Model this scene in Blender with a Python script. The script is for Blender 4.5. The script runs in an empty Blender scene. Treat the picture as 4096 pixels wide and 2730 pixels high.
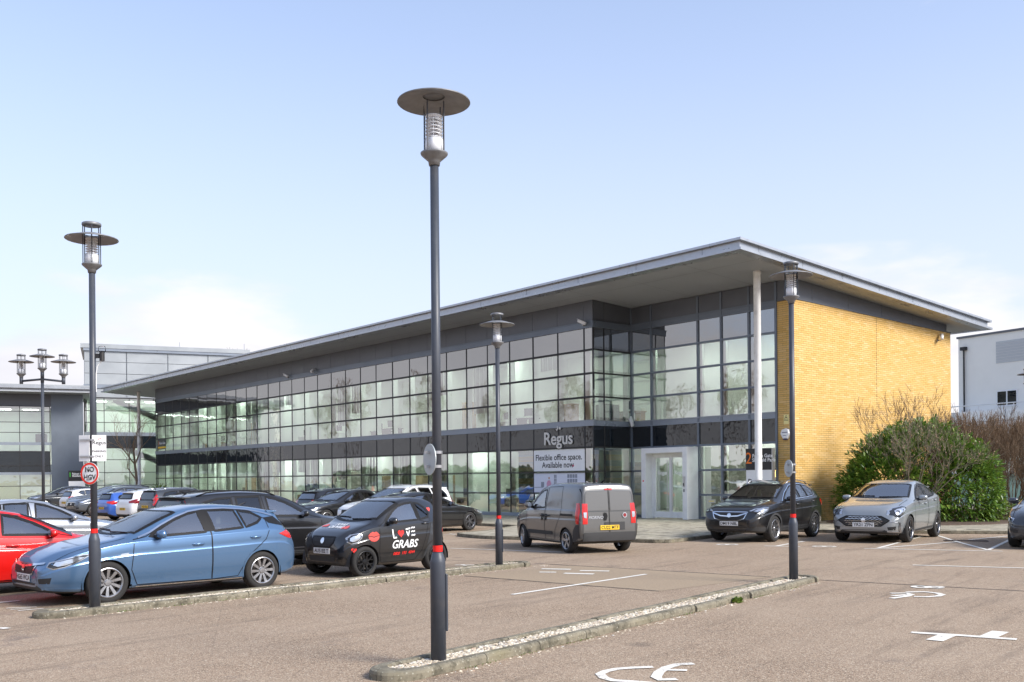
import bpy, bmesh, math, random
from mathutils import Vector, Matrix
from mathutils.bvhtree import BVHTree
from mathutils.geometry import delaunay_2d_cdt, intersect_point_tri_2d
random.seed(7)
D = bpy.data
scn = bpy.context.scene
COL = scn.collection
rad = math.radians

# ---------------------------------------------------------------- camera
cam_data = D.cameras.new('camera')
cam = D.objects.new('camera', cam_data)
COL.objects.link(cam)
cam_data.sensor_fit = 'HORIZONTAL'
cam_data.sensor_width = 36.0
cam_data.lens = 34.656
cam_data.shift_y = 0.1343
cam_data.clip_start = 0.1
cam_data.clip_end = 3000
cam.matrix_world = Matrix.Translation((0, 0, 1.80)) @ Matrix.Rotation(rad(90), 4, 'X') @ Matrix.Rotation(-0.0087, 4, 'Z')
scn.camera = cam

# ---------------------------------------------------------------- sky, sun, exposure
SUN_AZ, SUN_EL = 122.0, 36.0            # compass style: 0 = +Y, 90 = +X
world = D.worlds.new('World')
scn.world = world
world.use_nodes = True
wn, wl = world.node_tree.nodes, world.node_tree.links
wn.clear()
w_out = wn.new('ShaderNodeOutputWorld')
w_bg = wn.new('ShaderNodeBackground')
w_bg.inputs['Strength'].default_value = 0.115
w_sky = wn.new('ShaderNodeTexSky')
w_sky.sky_type = 'NISHITA'
w_sky.sun_disc = False
w_sky.sun_elevation = rad(SUN_EL)
w_sky.sun_rotation = rad(SUN_AZ)
w_sky.altitude = 60
w_sky.air_density = 1.0
w_sky.dust_density = 0.8
w_sky.ozone_density = 2.4
w_tc = wn.new('ShaderNodeTexCoord')
w_sep = wn.new('ShaderNodeSeparateXYZ')
wl.new(w_tc.outputs['Generated'], w_sep.inputs[0])
w_map = wn.new('ShaderNodeMapping')
w_map.inputs['Scale'].default_value = (1.0, 1.0, 3.2)
w_map.inputs['Location'].default_value = (1.7, 1.1, .37)
wl.new(w_tc.outputs['Generated'], w_map.inputs[0])
w_noise = wn.new('ShaderNodeTexNoise')
w_noise.inputs['Scale'].default_value = 2.3
w_noise.inputs['Detail'].default_value = 7
w_noise.inputs['Roughness'].default_value = 0.52
wl.new(w_map.outputs[0], w_noise.inputs['Vector'])
# clouds gather low in the sky, thin veil higher up
w_el = wn.new('ShaderNodeMapRange')
w_el.interpolation_type = 'SMOOTHSTEP'
w_el.inputs['From Min'].default_value = 0.02
w_el.inputs['From Max'].default_value = 0.32
w_el.inputs['To Min'].default_value = 0.34
w_el.inputs['To Max'].default_value = -0.04
wl.new(w_sep.outputs['Z'], w_el.inputs['Value'])
w_add = wn.new('ShaderNodeMath'); w_add.operation = 'ADD'
wl.new(w_noise.outputs['Fac'], w_add.inputs[0])
wl.new(w_el.outputs[0], w_add.inputs[1])
w_ramp = wn.new('ShaderNodeMapRange')
w_ramp.interpolation_type = 'SMOOTHSTEP'
w_ramp.inputs['From Min'].default_value = 0.66
w_ramp.inputs['From Max'].default_value = 0.78
w_ramp.inputs['To Min'].default_value = 0.0
w_ramp.inputs['To Max'].default_value = 0.93
wl.new(w_add.outputs[0], w_ramp.inputs['Value'])
w_n2 = wn.new('ShaderNodeTexNoise')
w_n2.inputs['Scale'].default_value = 4.5
w_n2.inputs['Detail'].default_value = 6
wl.new(w_map.outputs[0], w_n2.inputs['Vector'])
w_cc = wn.new('ShaderNodeValToRGB')
w_cc.color_ramp.elements[0].position = 0.35
w_cc.color_ramp.elements[0].color = (3.0, 3.0, 3.2, 1)
w_cc.color_ramp.elements[1].position = 0.62
w_cc.color_ramp.elements[1].color = (3.9, 3.85, 3.9, 1)
wl.new(w_n2.outputs['Fac'], w_cc.inputs['Fac'])
w_mix = wn.new('ShaderNodeMix'); w_mix.data_type = 'RGBA'
wl.new(w_ramp.outputs[0], w_mix.inputs['Factor'])
# thin haze: strongest near the horizon
w_hz = wn.new('ShaderNodeMapRange'); w_hz.interpolation_type = 'SMOOTHSTEP'
for k_, v_ in (('From Min', .03), ('From Max', .52), ('To Min', .86), ('To Max', .27)): w_hz.inputs[k_].default_value = v_
wl.new(w_sep.outputs['Z'], w_hz.inputs['Value'])
w_mh = wn.new('ShaderNodeMix'); w_mh.data_type = 'RGBA'
wl.new(w_hz.outputs[0], w_mh.inputs['Factor'])
wl.new(w_sky.outputs[0], w_mh.inputs['A'])
w_mh.inputs['B'].default_value = (3.1, 3.25, 3.8, 1)
wl.new(w_mh.outputs['Result'], w_mix.inputs['A'])
wl.new(w_cc.outputs[0], w_mix.inputs['B'])
w_tint = wn.new('ShaderNodeMix'); w_tint.data_type = 'RGBA'; w_tint.blend_type = 'MULTIPLY'; w_tint.inputs['Factor'].default_value = 1.
w_tint.inputs['B'].default_value = (.985, .978, 1.0, 1)
wl.new(w_mix.outputs['Result'], w_tint.inputs['A'])
wl.new(w_tint.outputs['Result'], w_bg.inputs['Color'])
wl.new(w_bg.outputs[0], w_out.inputs['Surface'])

sun_data = D.lights.new('sun', 'SUN')
sun_data.energy = 2.3
sun_data.angle = rad(22.0)
sun_data.color = (1.0, 0.95, 0.88)
sun = D.objects.new('sun', sun_data)
COL.objects.link(sun)
_d = Vector((math.sin(rad(SUN_AZ)) * math.cos(rad(SUN_EL)), math.cos(rad(SUN_AZ)) * math.cos(rad(SUN_EL)), math.sin(rad(SUN_EL))))
sun.rotation_euler = _d.to_track_quat('Z', 'Y').to_euler()
sun.location = (30, -10, 40)

vs = scn.view_settings
vs.view_transform = 'Standard'
vs.look = 'None'
vs.gamma = 1.0
vs.use_curve_mapping = False
vs.exposure = 1.27
scn.render.engine = 'CYCLES'
scn.cycles.max_bounces = 10
scn.cycles.transparent_max_bounces = 24
scn.cycles.caustics_reflective = False
scn.cycles.caustics_refractive = False

# ---------------------------------------------------------------- materials
MATS = {}
def new_mat(name):
    m = D.materials.new(name); m.use_nodes = True
    nt = m.node_tree
    nt.nodes.clear()
    out = nt.nodes.new('ShaderNodeOutputMaterial')
    MATS[name] = m
    return m, nt, out
def N(nt, kind, **kw):
    n = nt.nodes.new('ShaderNode' + kind)
    for k, v in kw.items():
        if k in n.inputs: n.inputs[k].default_value = v
        else: setattr(n, k, v)
    return n
def bsdf(nt, out, base=(.5, .5, .5), rough=.5, metal=0., spec=.5, coat=0., coat_rough=.03):
    b = nt.nodes.new('ShaderNodeBsdfPrincipled')
    b.inputs['Base Color'].default_value = (*base, 1)
    b.inputs['Roughness'].default_value = rough
    b.inputs['Metallic'].default_value = metal
    b.inputs['Specular IOR Level'].default_value = spec
    b.inputs['Coat Weight'].default_value = coat
    b.inputs['Coat Roughness'].default_value = coat_rough
    nt.links.new(b.outputs[0], out.inputs['Surface'])
    return b
def ramp(nt, fac, stops):
    r = nt.nodes.new('ShaderNodeValToRGB')
    el = r.color_ramp.elements
    while len(el) < len(stops): el.new(0.5)
    for e, (p, c) in zip(el, stops):
        e.position = p; e.color = (*c, 1) if len(c) == 3 else c
    nt.links.new(fac, r.inputs['Fac'])
    return r.outputs['Color']
def mixc(nt, fac, a, b, blend='MIX'):
    m = nt.nodes.new('ShaderNodeMix'); m.data_type = 'RGBA'; m.blend_type = blend
    for sock, v in (('Factor', fac), ('A', a), ('B', b)):
        s = m.inputs[sock] if sock == 'Factor' else [i for i in m.inputs if i.name == sock and i.type == 'RGBA'][0]
        if hasattr(v, 'is_linked') or hasattr(v, 'links'): nt.links.new(v, s)
        else: s.default_value = v if sock == 'Factor' else (*v, 1) if len(v) == 3 else v
    return [o for o in m.outputs if o.type == 'RGBA'][0]
def noise(nt, scale, detail=4, rough=.5, vec=None, dim='3D'):
    n = nt.nodes.new('ShaderNodeTexNoise'); n.noise_dimensions = dim
    n.inputs['Scale'].default_value = scale; n.inputs['Detail'].default_value = detail; n.inputs['Roughness'].default_value = rough
    if vec is not None: nt.links.new(vec, n.inputs['Vector'])
    return n.outputs['Fac']
def pos(nt, scale=(1, 1, 1), obj=None, generated=False):
    if obj is not None:
        t = nt.nodes.new('ShaderNodeTexCoord'); t.object = obj; o = t.outputs['Object']
    elif generated == 'object':
        o = nt.nodes.new('ShaderNodeTexCoord').outputs['Object']
    else:
        o = nt.nodes.new('ShaderNodeNewGeometry').outputs['Position']
    if scale == (1, 1, 1): return o
    m = nt.nodes.new('ShaderNodeMapping'); m.inputs['Scale'].default_value = scale
    nt.links.new(o, m.inputs['Vector'])
    return m.outputs[0]
def bump(nt, b, height, strength=.3, dist=.01):
    n = nt.nodes.new('ShaderNodeBump'); n.inputs['Strength'].default_value = strength; n.inputs['Distance'].default_value = dist
    nt.links.new(height, n.inputs['Height']); nt.links.new(n.outputs[0], b.inputs['Normal'])
def mrange(nt, v, a, b, c=0., d=1.):
    m = nt.nodes.new('ShaderNodeMapRange')
    m.inputs['From Min'].default_value = a; m.inputs['From Max'].default_value = b
    m.inputs['To Min'].default_value = c; m.inputs['To Max'].default_value = d
    nt.links.new(v, m.inputs['Value']); return m.outputs[0]
def math2(nt, op, a, b):
    m = nt.nodes.new('ShaderNodeMath'); m.operation = op
    for i, v in enumerate((a, b)):
        if hasattr(v, 'links'): nt.links.new(v, m.inputs[i])
        else: m.inputs[i].default_value = v
    return m.outputs[0]

def plain(name, base, rough=.5, metal=0., spec=.5, coat=0., var=0., vscale=3., bumps=0., bscale=60., dirt=0.):
    m, nt, out = new_mat(name)
    b = bsdf(nt, out, base, rough, metal, spec, coat)
    p = pos(nt)
    if var or dirt:
        f = noise(nt, vscale, 5, .6, p)
        lo = tuple(max(0, c * (1 - var)) for c in base); hi = tuple(min(1, c * (1 + var)) for c in base)
        c = ramp(nt, f, [(.3, lo), (.7, hi)])
        if dirt:
            f2 = mrange(nt, noise(nt, vscale * 2.7, 6, .65, p), .5, .75, 0, dirt)
            c = mixc(nt, f2, c, (.16, .14, .11))
        nt.links.new(c, b.inputs['Base Color'])
        r = mrange(nt, f, .3, .7, max(0, rough - .08), min(1, rough + .1))
        nt.links.new(r, b.inputs['Roughness'])
    if bumps:
        bump(nt, b, noise(nt, bscale, 4, .6, p), bumps, .01)
    return m

def paint(name, base, metal=.0, rough=.35, flake=0.):
    m, nt, out = new_mat(name)
    b = bsdf(nt, out, base, rough, metal, .5, 1.0, .02)
    p = pos(nt)
    f = noise(nt, 2.2, 5, .6, p)                      # thin film of road dust low on the body
    t = nt.nodes.new('ShaderNodeTexCoord'); s = nt.nodes.new('ShaderNodeSeparateXYZ')
    nt.links.new(t.outputs['Object'], s.inputs[0])
    low = mrange(nt, s.outputs['Z'], .15, .42, .20, 0.)
    d = math2(nt, 'MULTIPLY', low, mrange(nt, f, .35, .7, .05, 1.))
    c = mixc(nt, d, base, (.17, .15, .125))
    nt.links.new(c, b.inputs['Base Color'])
    nt.links.new(mrange(nt, d, 0, .5, 1.0, .25), b.inputs['Coat Weight'])
    nt.links.new(mrange(nt, f, .3, .7, .015, .06), b.inputs['Coat Roughness'])
    return m

# surfaces
def mk_tarmac():
    m, nt, out = new_mat('tarmac')
    b = bsdf(nt, out, (.3, .25, .2), .85, 0, .35)
    p = pos(nt)
    chips = nt.nodes.new('ShaderNodeTexVoronoi'); chips.inputs['Scale'].default_value = 95
    nt.links.new(p, chips.inputs['Vector'])
    sep = nt.nodes.new('ShaderNodeSeparateColor'); nt.links.new(chips.outputs['Color'], sep.inputs[0])
    c1 = ramp(nt, sep.outputs[0], [(0, (.085, .062, .042)), (.32, (.25, .178, .120)), (.62, (.37, .267, .180)), (.9, (.50, .392, .28)), (1, (.62, .55, .43))])
    mid = noise(nt, 22, 5, .7, p)
    c1 = mixc(nt, mrange(nt, mid, .35, .7, 0, .5), c1, (.205, .143, .094))
    big = noise(nt, .32, 6, .62, p)
    c2 = mixc(nt, mrange(nt, big, .40, .66, 0, .42), c1, (.41, .318, .23))
    # tyre-worn streaks running with the aisle
    r0 = nt.nodes.new('ShaderNodeMapping'); r0.inputs['Rotation'].default_value = (0, 0, rad(-52)); nt.links.new(p, r0.inputs['Vector'])
    rot = nt.nodes.new('ShaderNodeMapping'); rot.inputs['Scale'].default_value = (.16, 1.5, 1)
    nt.links.new(r0.outputs[0], rot.inputs['Vector'])
    st = noise(nt, 1.5, 7, .65, rot.outputs[0])
    c3 = mixc(nt, math2(nt, 'MULTIPLY', mrange(nt, st, .52, .68, 0, .8), mrange(nt, noise(nt, .22, 4, .6, p), .42, .6, .15, 1.)), c2, (.15, .112, .080))
    damp = noise(nt, .75, 7, .7, p)
    c4 = mixc(nt, mrange(nt, damp, .60, .70, 0, .55), c3, (.13, .10, .078))
    # oil spots
    sp = nt.nodes.new('ShaderNodeTexVoronoi'); sp.inputs['Scale'].default_value = .55
    nt.links.new(p, sp.inputs['Vector'])
    c5 = mixc(nt, mrange(nt, sp.outputs['Distance'], .0, .11, .6, 0), c4, (.05, .042, .038))
    # fine cracks
    wv = nt.nodes.new('ShaderNodeTexVoronoi'); wv.feature = 'DISTANCE_TO_EDGE'; wv.inputs['Scale'].default_value = .16
    wp = nt.nodes.new('ShaderNodeMix'); wp.data_type = 'VECTOR'
    nt.links.new(p, wv.inputs['Vector'])
    c6 = mixc(nt, mrange(nt, wv.outputs['Distance'], .0, .0016, .18, 0), c5, (.05, .04, .035))
    nt.links.new(c6, b.inputs['Base Color'])
    nt.links.new(mrange(nt, damp, .55, .72, .9, .6), b.inputs['Roughness'])
    h = math2(nt, 'ADD', chips.outputs['Distance'], math2(nt, 'MULTIPLY', mid, .8))
    bump(nt, b, h, .55, .006)
    return m
mk_tarmac()

def mk_concrete(name, base, lichen=.5, spots=True, scale=1.):
    m, nt, out = new_mat(name)
    b = bsdf(nt, out, base, .9, 0, .3)
    p = pos(nt)
    f = noise(nt, 3.5 * scale, 7, .65, p)
    c = ramp(nt, f, [(.28, tuple(v * .42 for v in base)), (.5, base), (.75, tuple(min(1, v * 1.35) for v in base))])
    g = noise(nt, 9 * scale, 6, .7, p)
    c = mixc(nt, mrange(nt, g, .5, .64, 0, lichen), c, (.055, .05, .035))
    if spots:
        v = nt.nodes.new('ShaderNodeTexVoronoi'); v.inputs['Scale'].default_value = 24 * scale
        nt.links.new(p, v.inputs['Vector'])
        c = mixc(nt, mrange(nt, v.outputs['Distance'], .16, .24, .75, 0), c, mixc(nt, g, (.5, .48, .4), (.2, .19, .14)))
    y = noise(nt, 1.6 * scale, 5, .6, p)
    c = mixc(nt, mrange(nt, y, .56, .72, 0, .35), c, (.17, .15, .06))
    nt.links.new(c, b.inputs['Base Color'])
    bump(nt, b, noise(nt, 130, 4, .7, p), .5, .006)
    return m
mk_concrete('kerb_concrete', (.20, .178, .13), .7)
mk_concrete('paving', (.36, .325, .25), .3, False)

def mk_island(name, stops, rough=.8):
    m, nt, out = new_mat(name)
    b = bsdf(nt, out, (.5, .5, .5), rough, 0, .4)
    g = nt.nodes.new('ShaderNodeNewGeometry')
    c = ramp(nt, g.outputs['Random Per Island'], stops)
    p = pos(nt)
    c = mixc(nt, mrange(nt, noise(nt, 60, 3, .6, p), .4, .7, 0, .3), c, (.2, .17, .12))
    nt.links.new(c, b.inputs['Base Color'])
    return m
mk_island('pebbles', [(0, (.2, .16, .12)), (.15, (.42, .34, .24)), (.45, (.62, .53, .40)), (.75, (.76, .70, .58)), (.93, (.34, .32, .30)), (1, (.5, .33, .22))])
def mk_line():
    m, nt, out = new_mat('road_paint')
    b = bsdf(nt, out, (.75, .73, .66), .7, 0, .35)
    p = pos(nt)
    f = noise(nt, 45, 6, .75, p)
    g = noise(nt, 3.0, 5, .7, p)
    c = mixc(nt, mrange(nt, f, .3, .62, .35, 0), (.80, .77, .69), (.40, .34, .28))
    c = mixc(nt, mrange(nt, g, .55, .75, 0, .5), c, (.34, .29, .24))
    nt.links.new(c, b.inputs['Base Color'])
    # worn-through chips
    tr = nt.nodes.new('ShaderNodeBsdfTransparent'); mx = nt.nodes.new('ShaderNodeMixShader')
    w = mrange(nt, math2(nt, 'ADD', math2(nt, 'MULTIPLY', f, .6), math2(nt, 'MULTIPLY', g, .5)), .62, .68, 0, 1)
    nt.links.new(w, mx.inputs[0]); nt.links.new(b.outputs[0], mx.inputs[1]); nt.links.new(tr.outputs[0], mx.inputs[2])
    nt.links.new(mx.outputs[0], out.inputs['Surface'])
    return m
mk_line()

def glass(name, tint, ior=1.5, refl=1.0, wav=0., wscale=1., rough=.0, dark=None, wobj=False):
    m, nt, out = new_mat(name)
    fr = nt.nodes.new('ShaderNodeFresnel'); fr.inputs['IOR'].default_value = ior
    gl = nt.nodes.new('ShaderNodeBsdfGlossy'); gl.inputs['Roughness'].default_value = rough
    gl.inputs['Color'].default_value = (refl, refl, refl * 1.0, 1)
    if dark is None:
        tr = nt.nodes.new('ShaderNodeBsdfTransparent'); tr.inputs['Color'].default_value = (*tint, 1)
    else:
        tr = nt.nodes.new('ShaderNodeBsdfDiffuse'); tr.inputs['Color'].default_value = (*dark, 1)
    mx = nt.nodes.new('ShaderNodeMixShader')
    if wav:
        p = pos(nt)
        n1 = noise(nt, wscale, 2, .5, p)
        bp = nt.nodes.new('ShaderNodeBump'); bp.inputs['Strength'].default_value = wav; bp.inputs['Distance'].default_value = .02
        nt.links.new(n1, bp.inputs['Height'])
        nt.links.new(bp.outputs[0], gl.inputs['Normal'])
    nt.links.new(fr.outputs[0], mx.inputs[0]); nt.links.new(tr.outputs[0], mx.inputs[1]); nt.links.new(gl.outputs[0], mx.inputs[2])
    nt.links.new(mx.outputs[0], out.inputs['Surface'])
    return m
glass('facade_glass', (.84, .95, .88), 4.3, .98, .26, 1.3)
glass('backed_glass', (0, 0, 0), 3.6, .9, .12, 1.3, 0., (.04, .045, .05))
glass('spandrel_glass', (0, 0, 0), 1.7, .9, .5, 1.9, 0., (.010, .014, .018))
glass('car_glass', (.86, .94, .89), 3.4, 1.0)
glass('windscreen_glass', (.78, .86, .82), 4.2, 1.0)
glass('privacy_glass', (.16, .17, .17), 1.9, 1.0)
glass('lamp_glass', (.98, .985, .99), 1.15, .8)
glass('light_lens', (.85, .88, .9), 1.5, 1.0)
# ---------------------------------------------------------------- helpers
class MB:
    """collects faces of ONE object"""
    def __init__(s): s.v = []; s.f = []; s.mi = []; s.cur = 0
    def add(s, verts, faces):
        o = len(s.v); s.v += [tuple(v) for v in verts]; s.f += [tuple(i + o for i in f) for f in faces]; s.mi += [s.cur] * len(faces)
    def box(s, x0, x1, y0, y1, z0, z1):
        s.add([(x0,y0,z0),(x1,y0,z0),(x1,y1,z0),(x0,y1,z0),(x0,y0,z1),(x1,y0,z1),(x1,y1,z1),(x0,y1,z1)],
              [(3,2,1,0),(4,5,6,7),(0,1,5,4),(1,2,6,5),(2,3,7,6),(3,0,4,7)])
    def tube(s, pts, r, n=8, cap=True):
        pts = [Vector(p) for p in pts]; rs = r if isinstance(r, (list, tuple)) else [r] * len(pts)
        vs = []; up = Vector((0, 0, 1))
        for i, p in enumerate(pts):
            t = (pts[min(i + 1, len(pts) - 1)] - pts[max(i - 1, 0)]).normalized()
            a = t.cross(up)
            if a.length < 1e-3: a = Vector((1, 0, 0))
            a.normalize(); b = a.cross(t)
            for k in range(n):
                th = 2 * math.pi * k / n
                vs.append(p + (a * math.cos(th) + b * math.sin(th)) * rs[i])
        fs = []
        for i in range(len(pts) - 1):
            for k in range(n):
                fs.append((i*n+k, i*n+(k+1)%n, (i+1)*n+(k+1)%n, (i+1)*n+k))
        if cap: fs += [tuple(range(n))[::-1], tuple((len(pts)-1)*n + k for k in range(n))]
        s.add(vs, fs)
    def lathe(s, prof, n=24, c=(0, 0, 0), axis='z', cap=True):
        vs = []
        for r, z in prof:
            for k in range(n):
                th = 2 * math.pi * k / n
                a, b = r * math.cos(th), r * math.sin(th)
                vs.append((c[0]+a, c[1]+b, c[2]+z) if axis == 'z' else (c[0]+a, c[1]+z, c[2]+b) if axis == 'y' else (c[0]+z, c[1]+a, c[2]+b))
        fs = []
        for i in range(len(prof) - 1):
            for k in range(n): fs.append((i*n+k, i*n+(k+1)%n, (i+1)*n+(k+1)%n, (i+1)*n+k))
        if cap:
            if prof[0][0] > 1e-4: fs.append(tuple(range(n))[::-1])
            if prof[-1][0] > 1e-4: fs.append(tuple((len(prof)-1)*n + k for k in range(n)))
        s.add(vs, fs)
    def prism(s, poly, z0, z1):
        n = len(poly)
        s.add([(x, y, z0) for x, y in poly] + [(x, y, z1) for x, y in poly],
              [tuple(range(n))[::-1], tuple(range(n, 2*n))] + [(i, (i+1)%n, n+(i+1)%n, n+i) for i in range(n)])
    def mesh(s, name, mats, smooth=False):
        me = D.meshes.new(name)
        me.from_pydata(s.v, [], s.f)
        for m in (mats if isinstance(mats, (list, tuple)) else [mats]): me.materials.append(MATS[m])
        if any(s.mi): me.polygons.foreach_set('material_index', s.mi)
        if smooth: me.polygons.foreach_set('use_smooth', [True] * len(me.polygons))
        me.validate(); me.update()
        return me
    def obj(s, name, mats, parent=None, smooth=False, bevel=0., **props):
        return put(name, s.mesh(name, mats, smooth), parent, bevel, **props)
def fixn(me):
    bm = bmesh.new(); bm.from_mesh(me); bmesh.ops.recalc_face_normals(bm, faces=bm.faces); bm.to_mesh(me); bm.free()
def put(name, me, parent=None, bevel=0., loc=None, rot=None, **props):
    o = D.objects.new(name, me); COL.objects.link(o)
    if parent is not None: o.parent = parent
    if loc is not None: o.location = loc
    if rot is not None: o.rotation_euler = rot
    if bevel:
        b = o.modifiers.new('bevel', 'BEVEL'); b.width = bevel; b.segments = 2; b.limit_method = 'ANGLE'; b.harden_normals = False
    for k, v in props.items(): o[k] = v
    return o
def thing(name, label, cat, loc=(0, 0, 0), rz=0., group=None, scale=1.):
    o = D.objects.new(name, None); COL.objects.link(o)
    o.empty_display_size = .2; o.location = loc; o.rotation_euler = (0, 0, rz); o.scale = (scale,) * 3
    o['label'] = label; o['category'] = cat
    if group: o['group'] = group
    return o
def tag(o, label, cat, group=None):
    o['label'] = label; o['category'] = cat
    if group: o['group'] = group
    return o
def box_obj(name, mats, parent, x0, x1, y0, y1, z0, z1, bevel=0., **props):
    b = MB(); b.box(x0, x1, y0, y1, z0, z1); return b.obj(name, mats, parent, False, bevel, **props)
def text_mesh(s, size=1., extrude=0., mat='black_paint', align='CENTER', shear=0., bold=0., name='lettering'):
    c = D.curves.new('t', 'FONT'); c.body = s; c.size = size; c.extrude = extrude; c.align_x = align; c.align_y = 'CENTER'; c.shear = shear
    c.offset = bold; c.resolution_u = 3; c.space_line = .85
    o = D.objects.new('t', c); COL.objects.link(o)
    me = D.meshes.new_from_object(o)
    D.objects.remove(o); D.curves.remove(c)
    me.name = name; me.materials.clear(); me.materials.append(MATS[mat])
    return me
def text_obj(s, parent, M, size, mat, name='lettering', **kw):
    me = text_mesh(s, size, mat=mat, name=name, **kw)
    me.transform(M)
    return put(name, me, parent)
def inside(p, poly):
    x, y = p; c = False; n = len(poly); j = n - 1
    for i in range(n):
        xi, yi = poly[i]; xj, yj = poly[j]
        if (yi > y) != (yj > y) and x < (xj - xi) * (y - yi) / (yj - yi) + xi: c = not c
        j = i
    return c
def stroke(mb, pts, w, z, seg=None):
    """flat ribbon on the ground"""
    P = [Vector((a, b)) for a, b in pts]; L = []; Rr = []
    for i, p in enumerate(P):
        t = (P[min(i+1, len(P)-1)] - P[max(i-1, 0)]).normalized(); n = Vector((-t.y, t.x)) * w / 2
        L.append((p.x+n.x, p.y+n.y, z)); Rr.append((p.x-n.x, p.y-n.y, z))
    m = len(P)
    mb.add(L + Rr, [(m+i, m+i+1, i+1, i) for i in range(m-1)])

# plain materials
plain('white_paint', (.80, .80, .79), .45, var=.04, vscale=1.5, dirt=.12)
plain('column_paint', (.78, .77, .74), .5, var=.06, vscale=1.2, dirt=.35)
plain('black_paint', (.012, .012, .014), .4)
plain('red_band', (.80, .012, .008), .4)
plain('post_paint', (.046, .053, .068), .42, var=.15, vscale=2., dirt=.15)
plain('head_metal', (.20, .205, .215), .45, .25, var=.25, vscale=9., dirt=.4)
plain('louvre_white', (.90, .91, .93), .35)
plain('frame_metal', (.15, .175, .21), .38, .25, var=.07, vscale=.9)
plain('sill_metal', (.25, .28, .325), .34, .3, var=.07, vscale=.9)
plain('dark_gasket', (.018, .017, .017), .5)
plain('cladding_grey', (.125, .132, .148), .42, .35, var=.14, vscale=.6)
plain('fascia_metal', (.43, .45, .48), .30, .55, var=.08, vscale=1.3, dirt=.18)
plain('soffit_panel', (.39, .41, .44), .6, var=.06, vscale=.7)
plain('roof_top', (.3, .3, .3), .7)
plain('fin_white', (.74, .80, .72), .5)
plain('inner_wall', (.80, .85, .77), .7, var=.06, vscale=.3)
plain('inner_wall_dark', (.26, .25, .22), .7, var=.2, vscale=.4)
plain('inner_floor', (.14, .14, .14), .8)
plain('inner_ceiling', (.74, .76, .72), .8)
plain('desk_wood', (.42, .30, .17), .5)
plain('office_dark', (.03, .03, .035), .5)
plain('blind_blue', (.20, .30, .33), .6); plain('blind_tan', (.42, .35, .17), .6)
plain('mortar', (.20, .13, .055), .95)
plain('steel', (.55, .55, .56), .3, .9)
plain('sign_white', (.82, .82, .82), .4, var=.02)
plain('sign_grey_back', (.42, .46, .47), .5, .3, var=.08, vscale=6)
plain('sign_red', (.80, .03, .012), .4)
plain('sign_black', (.014, .014, .016), .35)
plain('sign_orange', (.90, .20, .01), .45)
plain('sign_yellow', (.85, .55, .02), .45)
plain('sign_green', (.06, .45, .05), .45)
plain('pale_yellow', (.80, .70, .30), .5)
plain('letter_grey', (.62, .60, .56), .4, .2)
plain('magenta', (.55, .02, .12), .45)
plain('print_skin', (.50, .30, .22), .5); plain('print_pink', (.60, .30, .42), .5); plain('print_grey', (.25, .27, .32), .5); plain('print_pale', (.66, .68, .78), .5)
plain('navy', (.02, .03, .12), .4)
plain('bark', (.135, .095, .062), .9, var=.35, vscale=14., bumps=.6, bscale=40.)
plain('bark_pale', (.19, .155, .11), .9, var=.3, vscale=14.)
plain('twig_brown', (.15, .10, .062), .9, var=.3, vscale=8.)
plain('soil', (.09, .06, .042), .95, var=.4, vscale=9., bumps=.8, bscale=50.)
plain('pale_render', (.84, .82, .77), .85, var=.035, vscale=.35, dirt=.04)
plain('white_panel', (.88, .88, .87), .5, var=.03, vscale=.3)
plain('louvre_panel', (.50, .51, .52), .5, .2)
plain('green_panel', (.42, .62, .50), .4)
plain('silver_cladding', (.38, .40, .41), .38, .4, var=.06, vscale=.5)
plain('green_cover', (.05, .10, .02), .8, var=.4, vscale=4.)
plain('manhole_iron', (.09, .065, .05), .7, .4, var=.3, vscale=20, bumps=.5)
def mk_leaf(name, stops, rough=.38, spec=.5):
    m, nt, out = new_mat(name)
    b = bsdf(nt, out, (.06, .12, .02), rough, 0, spec)
    g = nt.nodes.new('ShaderNodeNewGeometry'); oi = nt.nodes.new('ShaderNodeObjectInfo')
    f = math2(nt, 'FRACT', math2(nt, 'ADD', g.outputs['Random Per Island'], oi.outputs['Random']), 0.)
    nt.links.new(ramp(nt, f, stops), b.inputs['Base Color'])
    tl = nt.nodes.new('ShaderNodeBsdfTranslucent'); tl.inputs['Color'].default_value = (.16, .26, .03, 1)
    mx = nt.nodes.new('ShaderNodeMixShader'); mx.inputs[0].default_value = .22
    nt.links.new(b.outputs[0], mx.inputs[1]); nt.links.new(tl.outputs[0], mx.inputs[2]); nt.links.new(mx.outputs[0], out.inputs['Surface'])
mk_leaf('laurel_leaf', [(0, (.05, .11, .018)), (.45, (.10, .20, .028)), (.85, (.18, .30, .045)), (1, (.34, .40, .09))])
mk_leaf('weed_leaf', [(0, (.07, .12, .02)), (1, (.18, .24, .05))])
mk_leaf('evergreen_leaf', [(0, (.03, .032, .018)), (1, (.075, .075, .04))])
# ================================================================ GROUND
g = MB(); g.add([(-700, -300, 0), (700, -300, 0), (700, 900, 0), (-700, 900, 0)], [(0, 1, 2, 3)])
ground = g.obj('ground', 'tarmac', kind='structure')
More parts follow.
